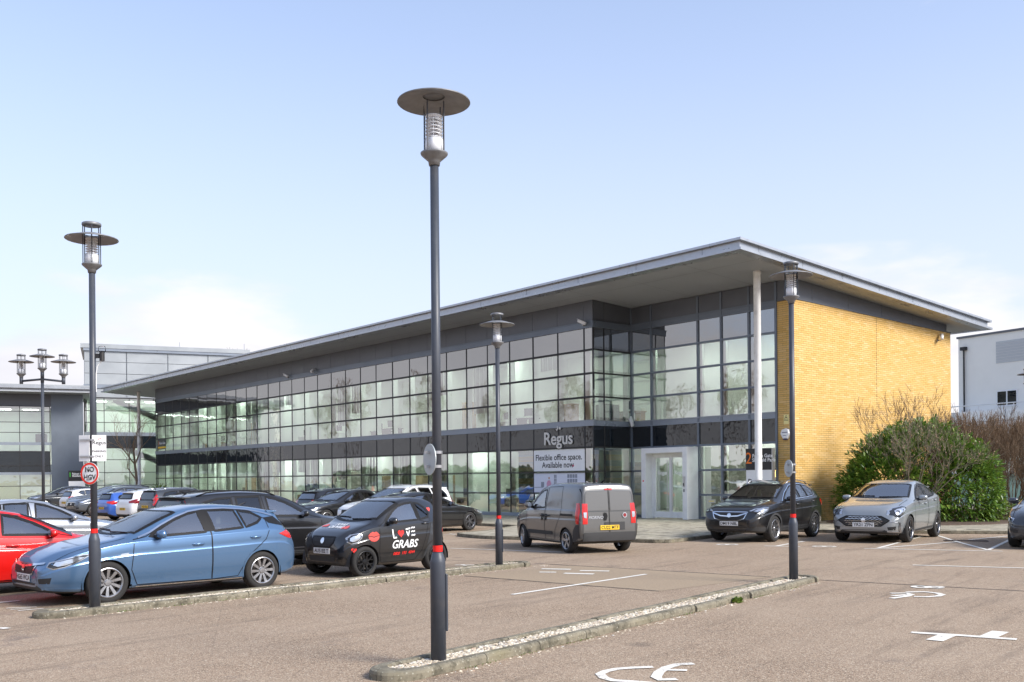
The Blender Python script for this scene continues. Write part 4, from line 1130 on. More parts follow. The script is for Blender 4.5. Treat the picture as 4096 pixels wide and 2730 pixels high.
# L2: taller stair block with silver cladding
L2 = thing('stair_block', 'taller block with silver cladding panels over a glazed staircase at left', 'building', (ray_x(340, 92), 92, 0), LR)
xs2 = [0, 1.7, 3.9, 8.1, 12.5, 16.9]
zs2 = [.2, 1.5, 2.7, 3.9, 5.0, 6.3, 7.4, 8.5, 9.7]
grid_building(L2, 20, zs2, xs2, 0., 'dark_gasket', (4,), 'curtain_wall', t=.06)
mb = MB(); mb.box(0, 16.9, -.06, .05, 6.15, 6.5); mb.obj('floor_band', 'sill_metal', L2)
xs3 = [0, 3.7, 7.4, 11.1, 14.8]
for i in range(4):
    for k, (za, zb) in enumerate(((9.75, 10.6), (10.95, 12.0), (12.0, 13.1), (13.1, 14.1))):
        mb = MB(); mb.box(xs3[i]+.04, xs3[i+1]-.04, -.02, .15, za+.02, zb-.02); mb.obj('cladding_panel', 'silver_cladding', L2)
mb = MB(); mb.box(-.05, 14.9, -.12, .2, 10.6, 10.95); mb.box(-.05, 14.9, -.2, .2, 14.1, 14.35); mb.obj('fascia_band', 'sill_metal', L2)
mb = MB(); mb.box(-.3, 15.1, -.25, 10, 14.35, 14.75); mb.box(.0, 14.8, .15, 9.9, 9.7, 14.35); mb.obj('roof', 'silver_cladding', L2)
mb = MB(); mb.tube([(8.6, 2, 14.7), (8.6, 2, 15.5)], .03, 5); mb.tube([(14.8, 2, 14.7), (14.8, 2, 15.6)], .03, 5); mb.obj('aerial', 'steel', L2)
mb = MB()
for a, b in (((2.5, 1.2, 9.4), (11.5, 1.2, 5.4)), ((3.0, 1.2, 5.0), (13, 1.2, .6))):
    va, vb = Vector(a), Vector(b); n = Vector((0, 0, .55))
    mb.add([va, vb, vb+n, va+n, va+Vector((0, 1.4, 0)), vb+Vector((0, 1.4, 0)), vb+n+Vector((0, 1.4, 0)), va+n+Vector((0, 1.4, 0))], [(0,1,2,3),(7,6,5,4),(0,3,7,4),(1,5,6,2),(0,4,5,1),(3,2,6,7)])
mb.obj('staircase', 'fin_white', L2)
mb = MB(); mb.box(0, 16.8, 5.5, 5.7, .1, 9.7); mb.box(-.05, .2, .2, 6, .1, 10); mb.obj('inner_wall', 'inner_wall', L2)
mb = MB()
for i in range(6):
    for z in (9.6, 5.95): mb.box(.6+i*2.4, 1.9+i*2.4, 2.8, 3.6, z, z+.02)
mb.obj('ceiling_fill_panel', 'fill_glow', L2)  # added glow under the ceilings, brightens the stair hall behind the glazing
mb = MB(); mb.box(.2, 16.6, .3, 5.5, 9.62, 9.7); mb.box(.2, 16.6, 2.7, 5.5, 5.97, 6.4); mb.obj('inner_ceiling', 'inner_ceiling', L2)
# entrance sign of the wing
s_ = thing('entrance_sign', 'black and white totem sign before the grey corner pier at left', 'sign', (ray_x(307, 80), 80, 0), LR-.2)
box_obj('post_panel', 'sign_white', s_, -.62, .62, 0, .2, 0, 1.9); box_obj('header_panel', 'sign_black', s_, -.63, .63, -.01, .21, 1.9, 2.75)
text_obj('Falcon Gate\nShinfield Park', s_, Matrix.Translation((-.35, -.02, 2.4)) @ RX90, .21, 'sign_white', align='LEFT', bold=.004); text_obj('Saunders', s_, Matrix.Translation((0, -.01, 1.4)) @ RX90, .26, 'sign_black'); text_obj('I', s_, Matrix.Translation((-.5, -.02, 2.4)) @ RX90, .5, 'sign_green', bold=.01)
# paved strip before it
mb = MB(); mb.box(-60, 60, 0, 60, 0, .08); o = mb.obj('far_pavement', 'paving', None, loc=(ray_x(200, 80), 79.5, 0), rot=(0, 0, LR)); o['kind'] = 'structure'
# R: white rendered building at the right
RR = math.atan2(-.87, .49)
WB = thing('white_building', 'white rendered block with black downpipe at the right edge', 'building', (ray_x(3838, 60), 60, 0), RR)
mb = MB(); mb.box(0, 30, 0, 12, 5.55, 10.05); mb.obj('upper_wall', 'pale_render', WB)
mb = MB(); mb.box(-.08, 30, -.08, 12, 10.05, 10.17); mb.obj('roof_edge', 'cladding_grey', WB)
mb = MB(); mb.box(-2.4, 30, -1.3, 12, 3.6, 5.5); lowp = mb.obj('lower_parapet', 'white_panel', WB)
mb = MB()
for x in (0.6, 3.9, 7.2, 10.5): mb.box(x, x+.03, -1.31, -1.3, 3.6, 5.5)
for z in (4.25, 4.85): mb.box(-2.4, 30, -1.31, -1.3, z, z+.03)
mb.obj('panel_joint', 'sill_metal', lowp)
mb = MB(); mb.tube([(.45, -.12, 5.5), (.45, -.12, 9.5)], .05, 8); mb.box(.28, .62, -.25, -.02, 9.3, 9.5); mb.obj('downpipe', 'dark_gasket', WB)
mb = MB()
for i in range(8): mb.box(2.5+.005, 9.8, -.03, -.005, 8.3+i*.16, 8.3+i*.16+.145)
mb.obj('louvre_strip', 'louvre_panel', WB)
for x, z, w, h in ((2.55, 5.75, 1.3, .95), (8.6, 5.75, 1.5, .95), (9.2, 8.35, .9, 1.15)):
    e = MB(); e.box(x, x+w, -.08, .01, z, z+h); fo = e.obj('window', 'white_paint', WB)
    for a, b in ((x+.07, x+w/2-.05), (x+w/2+.05, x+w-.07)):
        p_ = MB(); p_.box(a, b, -.095, -.082, z+.08, z+h-.08); p_.obj('pane', 'spandrel_glass', fo)
mb = MB(); mb.tube([(-2.3, -1.25, 5.85), (29, -1.25, 5.85)], .035, 6)
for i in range(14): mb.tube([(-2.2+i*2.2, -1.25, 5.5), (-2.2+i*2.2, -1.25, 5.85)], .03, 5)
mb.obj('guard_rail', 'white_paint', WB)
bx = [-2.3+i*1.62 for i in range(16)]
grid_building(WB, 10, [1.9, 3.05, 3.6], bx, -1.1, 'white_paint', (), 'window_band', t=.1)
mb = MB(); mb.box(-2.4, 30, -1.15, 12, 0, 1.85); mb.obj('base_wall', 'green_panel', WB)
mb = MB(); mb.box(-2.2, 29, 1.5, 1.7, 1.9, 3.6); mb.obj('inner_wall', 'green_panel', WB)
# ================================================================ VEHICLES
plain('tyre', (.022, .021, .020), .85, var=.3, vscale=8., bumps=.3, bscale=80.)
plain('black_trim', (.012, .012, .013), .45, 0, .2)
plain('black_plastic', (.032, .032, .033), .65, var=.15, vscale=6.)
plain('chrome', (.75, .76, .78), .14, 1.0)
plain('alloy', (.40, .40, .41), .30, .9, var=.06, vscale=8.)
plain('alloy_dark', (.20, .20, .21), .3, .9)
plain('alloy_black', (.012, .012, .013), .3, .3)
plain('brake', (.10, .09, .085), .5, .7)
plain('cabin', (.07, .07, .072), .8)
plain('cabin_light', (.22, .21, .19), .8)
plain('lamp_dark', (.03, .032, .036), .15, .2, .5, .8)
plain('lamp_silver', (.60, .62, .65), .12, .85, .5, .8)
plain('lamp_red', (.55, .008, .006), .12, 0, .5, 1.)
plain('lamp_dark_red', (.22, .006, .008), .12, 0, .5, 1.)
plain('lamp_amber', (.7, .18, .01), .15, 0, .5, 1.)
plain('plate_white', (.74, .74, .72), .4, var=.04)
plain('plate_yellow', (.80, .50, .02), .4, var=.04)
plain('mesh_grille', (.016, .016, .017), .5)
plain('vinyl_white', (.80, .80, .80), .4)
plain('vinyl_red', (.78, .03, .025), .4)
plain('vinyl_coral', (.62, .075, .06), .4)
paint('paint_blue', (.095, .185, .325), .55, .28)
paint('paint_red', (.62, .006, .004), 0, .35)
paint('paint_silver', (.46, .48, .51), .75, .30)
paint('paint_black', (.008, .008, .009), 0, .3)
paint('paint_grey_van', (.115, .112, .106), .3, .32)
paint('paint_grey_silver', (.30, .32, .33), .45, .35)
paint('paint_dark_grey', (.045, .050, .058), .5, .32)
paint('paint_mid_grey', (.11, .125, .145), .5, .32)
paint('paint_white', (.74, .75, .76), 0, .35)
paint('paint_bright_blue', (.05, .14, .50), .4, .3)

def interp(tab, x):
    if x <= tab[0][0]: return tab[0][1]
    for (a, va), (b, vb) in zip(tab, tab[1:]):
        if x <= b: return va + (vb-va)*(x-a)/(b-a)
    return tab[-1][1]
def smooth_tab(tab, it=2):
    """round the corners of a keyed profile a little"""
    for _ in range(it):
        out = [tab[0]]
        for (a, va), (b, vb) in zip(tab, tab[1:]):
            out += [(a*.8+b*.2, va*.8+vb*.2), (a*.2+b*.8, va*.2+vb*.8)]
        out.append(tab[-1]); tab = out
    return tab
def chaikin(P, it=2):
    for _ in range(it):
        o = [P[0]]
        for a, b in zip(P, P[1:]):
            o += [(a[0]*.75+b[0]*.25, a[1]*.75+b[1]*.25), (a[0]*.25+b[0]*.75, a[1]*.25+b[1]*.75)]
        o.append(P[-1]); P = o
    return P

class Car:
    def __init__(s, name, label, cat, spec, mat, loc, heading, scale=1., group='parked cars', detail=1):
        s.sp = spec; s.mat = mat; s.detail = detail
        s.root = thing(name, label, cat, (loc[0], loc[1], 0), rad(heading), group, scale)
        s.L = spec['L']; s.hw = spec['W']/2; s.xf = spec['fo'] + spec['wb']/2
        s.make_body()
    def X(s, t): return s.xf - t
    def make_body(s):
        sp = s.sp; L = s.L; n = 150 if s.detail else 84
        top, belt, bot = smooth_tab(sp['top']), smooth_tab(sp['belt']), smooth_tab(sp['bot'])
        hwf, rwf = smooth_tab(sp['hw']), smooth_tab(sp['rw'])
        st = [L*(.5-.5*math.cos(math.pi*i/n))*.35 + L*i/n*.65 for i in range(n+1)]
        rings = []
        for t in st:
            w = s.hw*interp(hwf, t); zt = interp(top, t); zb = interp(bot, t); zbe = min(interp(belt, t), zt-.02); wr = min(s.hw*interp(rwf, t), w*.97)
            h = max(0., min(1., (zt-zbe)/.3)); e = .015+.055*h
            zE = zt-e
            tuck = sp.get('tuck', .06)
            hb = zbe-zb; cd = sp.get('crease', .012)
            cp = [(0, zb), (.72*w, zb), (w*(.90), zb+.012), (w*(1-tuck*.75), zb+.07), (w*(1-tuck*.75), zb+.08), (w*.962, zb+.20*hb), (w*.992, zb+.36*hb), (w, zb+.56*hb), (w*.998, zb+.715*hb), (w*.998, zb+.72*hb), (w*(.998-cd), zb+.755*hb), (w*.985, zb+.87*hb), (w*.968, zbe-.010), (w*.966, zbe-.006), (w*.945, zbe+.02*h),
                  (w*.945+(wr-w*.945)*.45+.012*h, zbe+(zE-zbe)*.48), (wr*1.0, zE), (wr*.88, zt-.30*e), (wr*.45, zt-.04*e), (0, zt)]
            rings.append([(s.X(t), y, z) for y, z in chaikin(cp, 2)])
        m = len(rings[0]); s.m = m
        vs = []; full = 2*m-2
        for r in rings:
            vs += r + [(x, -y, z) for x, y, z in r[-2:0:-1]]
        fs = []
        for i in range(n):
            for k in range(full):
                fs.append((i*full+k, i*full+(k+1) % full, (i+1)*full+(k+1) % full, (i+1)*full+k))
        fs.append(tuple(range(full))[::-1]); fs.append(tuple(n*full+k for k in range(full)))
        s.v = [Vector(v) for v in vs]; s.f = fs
        me = D.meshes.new('tmp'); me.from_pydata(vs, [], fs); fixn(me)
        bm = bmesh.new(); bm.from_mesh(me); s.bvh = BVHTree.FromBMesh(bm); bm.normal_update()
        bm.verts.ensure_lookup_table(); bm.faces.ensure_lookup_table()
        s.vn = [v.normal.copy() for v in bm.verts]; s.fn = [f.normal.copy() for f in bm.faces]; s.fc = [f.calc_center_median() for f in bm.faces]
        s.f = [tuple(v.index for v in f.verts) for f in bm.faces]
        bm.free(); D.meshes.remove(me)
        s.own = ['body']*len(s.f); s.row_m = m
    # ---- projections: side 'L','R' use (t,z); front 'F' / back 'B' use (y,z); top 'T' uses (t,y)
    def cast(s, side, a, b, off):
        if side in 'LR':
            sg = 1 if side == 'L' else -1; o, d = Vector((s.X(a), 4*sg, b)), Vector((0, -sg, 0))
        elif side == 'F': o, d = Vector((6, a, b)), Vector((-1, 0, 0))
        elif side == 'B': o, d = Vector((-6, a, b)), Vector((1, 0, 0))
        else: o, d = Vector((s.X(a), b, 4)), Vector((0, 0, -1))
        h = s.bvh.ray_cast(o, d)
        if h[0] is None:
            q = Vector((s.X(a), (1 if side == 'L' else -1)*s.hw, b)) if side in 'LR' else Vector((s.xf if side == 'F' else s.X(s.L), a, b)) if side in 'FB' else Vector((s.X(a), b, 1.))
            h = s.bvh.find_nearest(q)
        nr = h[1] if h[1].dot(d) < 0 else -h[1]
        return h[0] + nr*off
    def patch(s, name, side, poly, mat, off=.004, cell=.06, bulge=0., parent=None, shrink=0.):
        poly = [Vector(p) for p in poly]
        bd = []
        for a, b in zip(poly, poly[1:]+poly[:1]):
            k = max(1, int((b-a).length/cell))
            bd += [a+(b-a)*i/k for i in range(k)]
        pts = list(bd); x0 = min(p.x for p in bd); x1 = max(p.x for p in bd); y0 = min(p.y for p in bd); y1 = max(p.y for p in bd)
        bp = [(p.x, p.y) for p in bd]
        nx = int((x1-x0)/cell); ny = int((y1-y0)/cell)
        def dist(p): return min((p-q).length for q in bd)
        for i in range(1, nx+1):
            for k in range(1, ny+1):
                p = Vector((x0+(i-.5*(k % 2))*cell, y0+k*cell))
                if inside((p.x, p.y), bp) and dist(p) > cell*.45: pts.append(p)
        r = delaunay_2d_cdt(pts, [], [list(range(len(bd)))], 1, 1e-5)
        mb = MB()
        mb.add([s.cast(side, p.x, p.y, off + (bulge*min(1., dist(p)/(cell*1.2)) if bulge else 0)) for p in r[0]], [tuple(f) for f in r[2]])
        me = mb.mesh(name, mat, True); fixn_out(me, side)
        return put(name, me, parent or s.root)
    def ribbon(s, name, side, pts, w, mat, off=.005, closed=False, parent=None, step=.05, taper=False):
        P = [Vector(p) for p in pts]
        if closed: P = P+[P[0]]
        Q = []
        for a, b in zip(P, P[1:]):
            k = max(1, int((b-a).length/step)); Q += [a+(b-a)*i/k for i in range(k)]
        Q.append(P[-1]); m = len(Q); A = []; B = []
        for i, q in enumerate(Q):
            if closed: t = (Q[(i+1) % (m-1)]-Q[(i-1) % (m-1)])
            else: t = Q[min(i+1, m-1)]-Q[max(i-1, 0)]
            t.normalize(); nn = Vector((-t.y, t.x))*w/2
            if taper: nn *= math.sin(math.pi*min(1, (i+.4)/m))**.5
            A.append(s.cast(side, q.x+nn.x, q.y+nn.y, off)); B.append(s.cast(side, q.x-nn.x, q.y-nn.y, off))
        mb = MB(); mb.add(A+B, [(m+i, m+i+1, i+1, i) for i in range(m-1)])
        me = mb.mesh(name, mat, True); fixn_out(me, side)
        return put(name, me, parent or s.root)
    def mesh_decal(s, name, side, me, a0, b0, parent=None, off=.004, flip=1.):
        for v in me.vertices: v.co = s.cast(side, a0 + flip*v.co.x, b0 + v.co.y, off)
        fixn_out(me, side); return put(name, me, parent or s.root)
    def claim(s, who, side, poly, nmin=.25):
        """give body faces under a polygon to another owner"""
        ax = {'L': Vector((0, 1, 0)), 'R': Vector((0, -1, 0)), 'F': Vector((1, 0, 0)), 'B': Vector((-1, 0, 0)), 'T': Vector((0, 0, 1))}[side]
        for i, c in enumerate(s.fc):
            if s.own[i] not in ('body', 'hood') and who is not None: continue
            if s.fn[i].dot(ax) < nmin: continue
            p = (s.xf-c.x, c.z) if side in 'LR' else (c.y, c.z) if side in 'FB' else (s.xf-c.x, c.y)
            if side == 'L' and c.y < 0 or side == 'R' and c.y > 0: continue
            if side == 'F' and c.x < s.X(s.L*.4) or side == 'B' and c.x > s.X(s.L*.6): continue
            if inside(p, poly): s.own[i] = who
    def window(s, side, poly, glassmat='car_glass', trim=.045, name='window', trimmat='black_trim', chrome=False):
        s.claim(None, side, poly, .15)
        o = s.patch(name, side, poly, glassmat, .003, .09)
        s.ribbon('surround', side, poly, trim, trimmat, .006, True, o)
        return o
    def arches(s, ra, lipmat=None, lipw=.05, off=.008):
        sp = s.sp
        for t in (sp['fo'], sp['fo']+sp['wb']):
            for i, c in enumerate(s.fc):
                dt, dz = (s.xf-c.x)-t, c.z-sp['r']
                if dt*dt+dz*dz < ra*ra and abs(c.y) > s.hw*.55 and (abs(s.fn[i].y) > .25 or c.z < .35): s.own[i] = None
            for side in 'LR':
                zb = interp(sp['bot'], t)+.03
                an = [a for a in range(-40, 221, 8) if sp['r']+ra*math.sin(rad(a)) > zb+.02]
                arc = [(t+ra*math.cos(rad(a)), sp['r']+ra*math.sin(rad(a))) for a in an]
                s.ribbon('arch_lip', side, arc, lipw, lipmat or s.mat, off, False, None, .04)
                sg = 1 if side == 'L' else -1
                mb = MB(); nn = 16; yo, yi = s.hw*.93*sg, s.hw*.50*sg
                P = [(s.X(t+(ra+.01)*math.cos(math.pi*k/nn-0.0)), sp['r']+(ra+.01)*math.sin(math.pi*k/nn)) for k in range(nn+1)]
                zl = interp(sp['bot'], t)+.03
                P = [(P[0][0], zl)] + P + [(P[-1][0], zl)]
                q = len(P)
                mb.add([(x, yo, z) for x, z in P]+[(x, yi, z) for x, z in P], [(k, k+1, q+k+1, q+k) for k in range(q-1)] + [tuple(range(q, 2*q))])
                mb.obj('arch_liner', 'black_plastic', s.root)
    def finish(s, mats=None):
        """cut the shell into its owners"""
        groups = {}
        for i, o in enumerate(s.own):
            if o is not None: groups.setdefault(o, []).append(i)
        s.parts = {}
        clad = s.sp.get('clad')
        for o, idx in groups.items():
            used = {}; vs = []; fs = []; mi = []
            for i in idx:
                f = []
                for v in s.f[i]:
                    if v not in used: used[v] = len(vs); vs.append(s.v[v])
                    f.append(used[v])
                fs.append(tuple(f)); c = s.fc[i]
                zlow = interp(s.sp['bot'], s.xf-c.x)
                mi.append(1 if (c.z < zlow+s.sp.get('sillh', .035) or (clad and c.z < clad)) else 0)
            nm = o.split('#')[0]
            me = D.meshes.new(nm); me.from_pydata(vs, [], fs); me.materials.append(MATS[s.mat if mats is None else mats.get(nm, s.mat)]); me.materials.append(MATS['black_plastic'])
            me.polygons.foreach_set('material_index', mi); me.polygons.foreach_set('use_smooth', [True]*len(fs)); me.update()
            inv = {b: a for a, b in used.items()}
            me.normals_split_custom_set_from_vertices([s.vn[inv[k]] for k in range(len(vs))])
            s.parts[o] = put(nm, me, s.root)
        return s.parts
    # ---- fittings
    def wheels(s, spoke=5, style='double', rim='alloy', rimr=.70, inset=.0, steer=0.):
        sp = s.sp; r = sp['r']; tw = sp.get('tw', .215)
        key = ('wheel', r, spoke, style, rim, rimr)
        if not hasattr(Car, 'cache'): Car.cache = {}
        if key not in Car.cache:
            n = 40; rr = r*rimr
            ty = MB(); ty.lathe([(rr, -tw/2+.02), (rr+.02, -tw/2), (r-.03, -tw/2+.002), (r-.008, -tw/2+.025), (r, -tw/2+.05), (r, tw/2-.05), (r-.008, tw/2-.025), (r-.03, tw/2-.002), (rr+.02, tw/2), (rr, tw/2-.02)], n, axis='y', cap=False)
            ri = MB(); ri.lathe([(rr+.004, tw/2-.004), (rr-.008, tw/2+.0), (rr-.022, tw/2-.012), (rr-.03, tw/2-.05), (rr-.035, -tw/2+.02)], n, axis='y', cap=False)
            yo = tw/2-.014
            def spk(a, w0, w1, r0, r1, dy0, dy1, th=.03, skew=0.):
                ca, sa = math.cos(a), math.sin(a); a2 = a+skew; cb, sb = math.cos(a2), math.sin(a2)
                def P(rad_, w, c, sn): return (rad_*c-w*sn, rad_*sn+w*c)
                p = [P(r0, -w0/2, ca, sa), P(r0, w0/2, ca, sa), P(r1, w1/2, cb, sb), P(r1, -w1/2, cb, sb)]
                ys = [dy0, dy0, dy1, dy1]
                ri.add([(q[0], yo+y, q[1]) for q, y in zip(p, ys)]+[(q[0], yo+y-th, q[1]) for q, y in zip(p, ys)], [(0,1,2,3),(7,6,5,4),(0,4,5,1),(1,5,6,2),(2,6,7,3),(3,7,4,0)])
            for k in range(spoke):
                a = 2*math.pi*k/spoke+.3
                if style == 'double': spk(a-.10, .035, .03, .04, rr-.015, -.012, -.006, skew=-.13); spk(a+.10, .035, .03, .04, rr-.015, -.012, -.006, skew=.13)
                elif style == 'wide': spk(a, .05, .075, .04, rr-.015, -.014, -.004)
                elif style == 'turbine': spk(a, .03, .052, .035, rr-.012, -.02, -.004, skew=.14)
                elif style == 'y': spk(a, .035, .03, .04, rr*.6, -.014, -.008); spk(a, .03, .022, rr*.55, rr-.012, -.008, -.004, skew=.2); spk(a, .03, .022, rr*.55, rr-.012, -.008, -.004, skew=-.2)
                else: spk(a, .04, .035, .04, rr-.015, -.014, -.006)
            ri.lathe([(.0, yo-.002), (.045, yo-.004), (.055, yo-.014), (.055, yo-.05)], 20, axis='y')
            for k in range(5):
                a = 2*math.pi*k/5; ri.lathe([(.009, yo-.012), (.008, yo+.0), (.0, yo+.0)], 6, (.075*math.cos(a), 0, .075*math.sin(a)), 'y')
            hb = MB(); hb.lathe([(.0, -.01), (rr-.05, -.01), (rr-.05, -.03), (0, -.03)], 28, axis='y')
            for mbx in (ty, ri, hb): pass
            a_ = ty.mesh('tyre', 'tyre', True); fixn(a_); b_ = ri.mesh('rim', rim); fixn(b_); c_ = hb.mesh('wheel', 'brake'); fixn(c_)
            Car.cache[key] = (a_, b_, c_)
        ty, ri, hb = Car.cache[key]
        for t, fr in ((sp['fo'], 1), (sp['fo']+sp['wb'], 0)):
            for sg in (1, -1):
                y = sg*(s.hw-tw/2-.012-inset)
                w = put('wheel', hb, s.root, loc=(s.X(t), y, r), rot=(random.uniform(0, 0), 0, (0 if sg > 0 else math.pi)+(steer if fr else 0)))
                ang = random.uniform(0, 1.2)
                put('tyre', ty, w); o = put('rim', ri, w, rot=(0, ang, 0))
        return
    def mirror(s, t, z, out=.0, mat=None, size=1., lowmat='black_plastic'):
        for sg in (1, -1):
            base = s.cast('L' if sg > 0 else 'R', t, z, -.02)
            mb = MB(); n = 12; prof = []
            cx, cy, cz = base.x-.02, base.y+sg*.155*size, base.z+.045
            for i in range(9):
                a = math.pi*i/8; rr = math.sin(a)**.7; xx = math.cos(a)
                ring = [(cx-.02+xx*.075*size*(1 if xx > 0 else .7), cy+sg*.115*size*rr*math.copysign(abs(math.cos(2*math.pi*k/n))**.7, math.cos(2*math.pi*k/n)), cz+.068*size*rr*math.copysign(abs(math.sin(2*math.pi*k/n))**.7, math.sin(2*math.pi*k/n))) for k in range(n)]
                prof += ring
            mb.add(prof, [(i*n+k, i*n+(k+1) % n, (i+1)*n+(k+1) % n, (i+1)*n+k) for i in range(8) for k in range(n)])
            me = mb.mesh('mirror', mat or s.mat, True); fixn(me); o = put('mirror', me, s.root)
            st = MB(); st.tube([base, (base.x-.01, base.y+sg*.09, base.z+.0), (cx, cy, cz-.04)], [.035, .03, .035], 8); st.obj('stalk', lowmat, o, True)
            gl = MB(); gl.lathe([(.0, 0), (.06*size, 0)], 12, (cx-.075*size, cy, cz), 'x', cap=False); gl.obj('mirror_glass', 'lamp_silver', o)
    def handle(s, t, z, mat=None, door='body', w=.20):
        for side in 'LR':
            sg = 1 if side == 'L' else -1
            p = s.cast(side, t, z, .0); q = s.cast(side, t+w, z+.005, 0); d = Vector((0, sg*.035, 0))
            mb = MB(); mb.tube([p, p+d*.9+(q-p)*.12, p+d+(q-p)*.5, q+d*.9+(p-q)*.12, q], [.012, .015, .017, .015, .012], 8)
            par = s.parts.get(door+'#'+side, s.root)
            mb.obj('handle', mat or s.mat, par, True)
    def plate(s, side, y, z, text, yellow=False, w=.52, h=.112, tilt=0.):
        p = s.cast(side, y, z, .012); sg = 1 if side == 'F' else -1
        xs = [s.cast(side, y+dy, z+dz, .012).x*sg for dy in (-w/2, 0, w/2) for dz in (-h/2, h/2)]; x = max(xs)*sg
        b = box_obj('number_plate', 'plate_yellow' if yellow else 'plate_white', s.root, x-.006, x+.006, y-w/2, y+w/2, z-h/2, z+h/2, .003)
        M = Matrix.Translation((x+sg*.008, y, z-.002)) @ Matrix.Rotation(rad(90 if sg > 0 else -90), 4, 'Z') @ RX90
        text_obj(text, b, M, .105, 'black_paint', 'plate_lettering', bold=.0022)
    def disc(s, name, side, a, b, r, mat, off=.008, sy=1.):
        return s.patch(name, side, [(a+r*math.cos(k*math.pi/8), b+r*sy*math.sin(k*math.pi/8)) for k in range(16)], mat, off, max(.02, r*.6))
    def cabin(s, t0, t1, zf=.42, light=False, rear=True):
        mb = MB(); w = s.hw*.80
        x0, x1 = s.X(t1), s.X(t0)
        mb.box(x0, x1, -w, w, zf-.1, zf)
        mb.box(x1-.45, x1+.05, -w*.98, w*.98, .62, s.sp.get('dash', .90))
        mb.cur = 1 if light else 0
        rows = [(x1-1.05, 2)] + ([(x0+.55, 2)] if rear else [])
        for xs, _ in rows:
            for y in (-w*.47, w*.47):
                mb.box(xs-.42, xs+.1, y-.24, y+.24, zf, zf+.16)
                mb.add([(xs-.42, y-.23, zf+.1), (xs-.42, y+.23, zf+.1), (xs-.55, y+.2, zf+.66), (xs-.55, y-.2, zf+.66), (xs-.30, y-.23, zf+.1), (xs-.30, y+.23, zf+.1), (xs-.46, y+.2, zf+.66), (xs-.46, y-.2, zf+.66)], [(0,1,2,3),(7,6,5,4),(0,3,7,4),(1,5,6,2),(0,4,5,1),(3,2,6,7)])
                mb.box(xs-.57, xs-.47, y-.12, y+.12, zf+.70, zf+.88)
        mb.obj('cabin', ['cabin', 'cabin_light'], s.root, False, .03)
        wh = MB(); wh.lathe([(.165, -.012), (.185, 0), (.165, .012), (.145, 0), (.165, -.012)], 20, axis='x', cap=False); wh.tube([(0, -.15, 0), (0, .15, 0)], .012, 6)
        o = wh.obj('steering_wheel', 'cabin', s.root, True, loc=(x1-.58, -w*.47, .92), rot=(0, rad(-22), 0))
    def wiper(s, t, y0, y1, dt=-.06):
        a = [s.cast('T', t+dt*k/4, y0+(y1-y0)*k/4, .014) for k in range(5)]
        mb = MB(); mb.tube(a, .009, 5); mb.obj('wiper', 'black_trim', s.root)
def fixn_out(me, side):
    ax = {'L': (0, 1, 0), 'R': (0, -1, 0), 'F': (1, 0, 0), 'B': (-1, 0, 0), 'T': (0, 0, 1)}[side]
    a = Vector(ax); me.update()
    if sum(p.normal.dot(a)*p.area for p in me.polygons) < 0: me.flip_normals()
def sides(fn):
    for sd in 'LR': fn(sd)
def mir(poly): return [(-a, b) for a, b in poly]
def mirT(poly): return [(a, -b) for a, b in poly]
def ws_poly(tc, th, wc, wr, bc=.14, bh=.07, n=8):
    a = [(tc + bc*(2*k/n-1)**2, wc*(2*k/n-1)) for k in range(n+1)]
    b = [(th + bh*(1-2*k/n)**2, wr*(1-2*k/n)) for k in range(n+1)]
    return a+b
def scale_spec(sp, fl=1., fz=1., fw=1., wheel=None):
    o = dict(sp)
    for k in ('L', 'wb', 'fo'): o[k] = sp[k]*fl
    o['W'] = sp['W']*fw
    for k in ('top', 'belt', 'bot'): o[k] = [(t*fl, z*fz if k != 'bot' else z) for t, z in sp[k]]
    for k in ('hw', 'rw'): o[k] = [(t*fl, v) for t, v in sp[k]]
    for k in ('win', 'doors'): o[k] = [[(t*fl, z*fz) for t, z in p] for p in sp[k]]
    for k in ('head', 'tail'): o[k] = [(t*fl, z*fz) for t, z in sp[k]]
    o['ws'] = (sp['ws'][0]*fl, sp['ws'][1]*fl, sp['ws'][2]*fw, sp['ws'][3]*fw)
    o['rw_poly'] = [(y*fw, z*fz) for y, z in sp['rw_poly']]
    o['mirror'] = (sp['mirror'][0]*fl, sp['mirror'][1]*fz); o['handles'] = [(t*fl, z*fz) for t, z in sp['handles']]
    for k in ('grille', 'intake', 'tailB'):
        if k in sp: o[k] = [(y*fw, z*fz) for y, z in sp[k]]
    for k in ('pf', 'pb', 'dash'):
        if k in sp: o[k] = sp[k]*fz
    if 'clad' in sp: o['clad'] = sp['clad']*fz
    if wheel: o['r'] = wheel
    return o
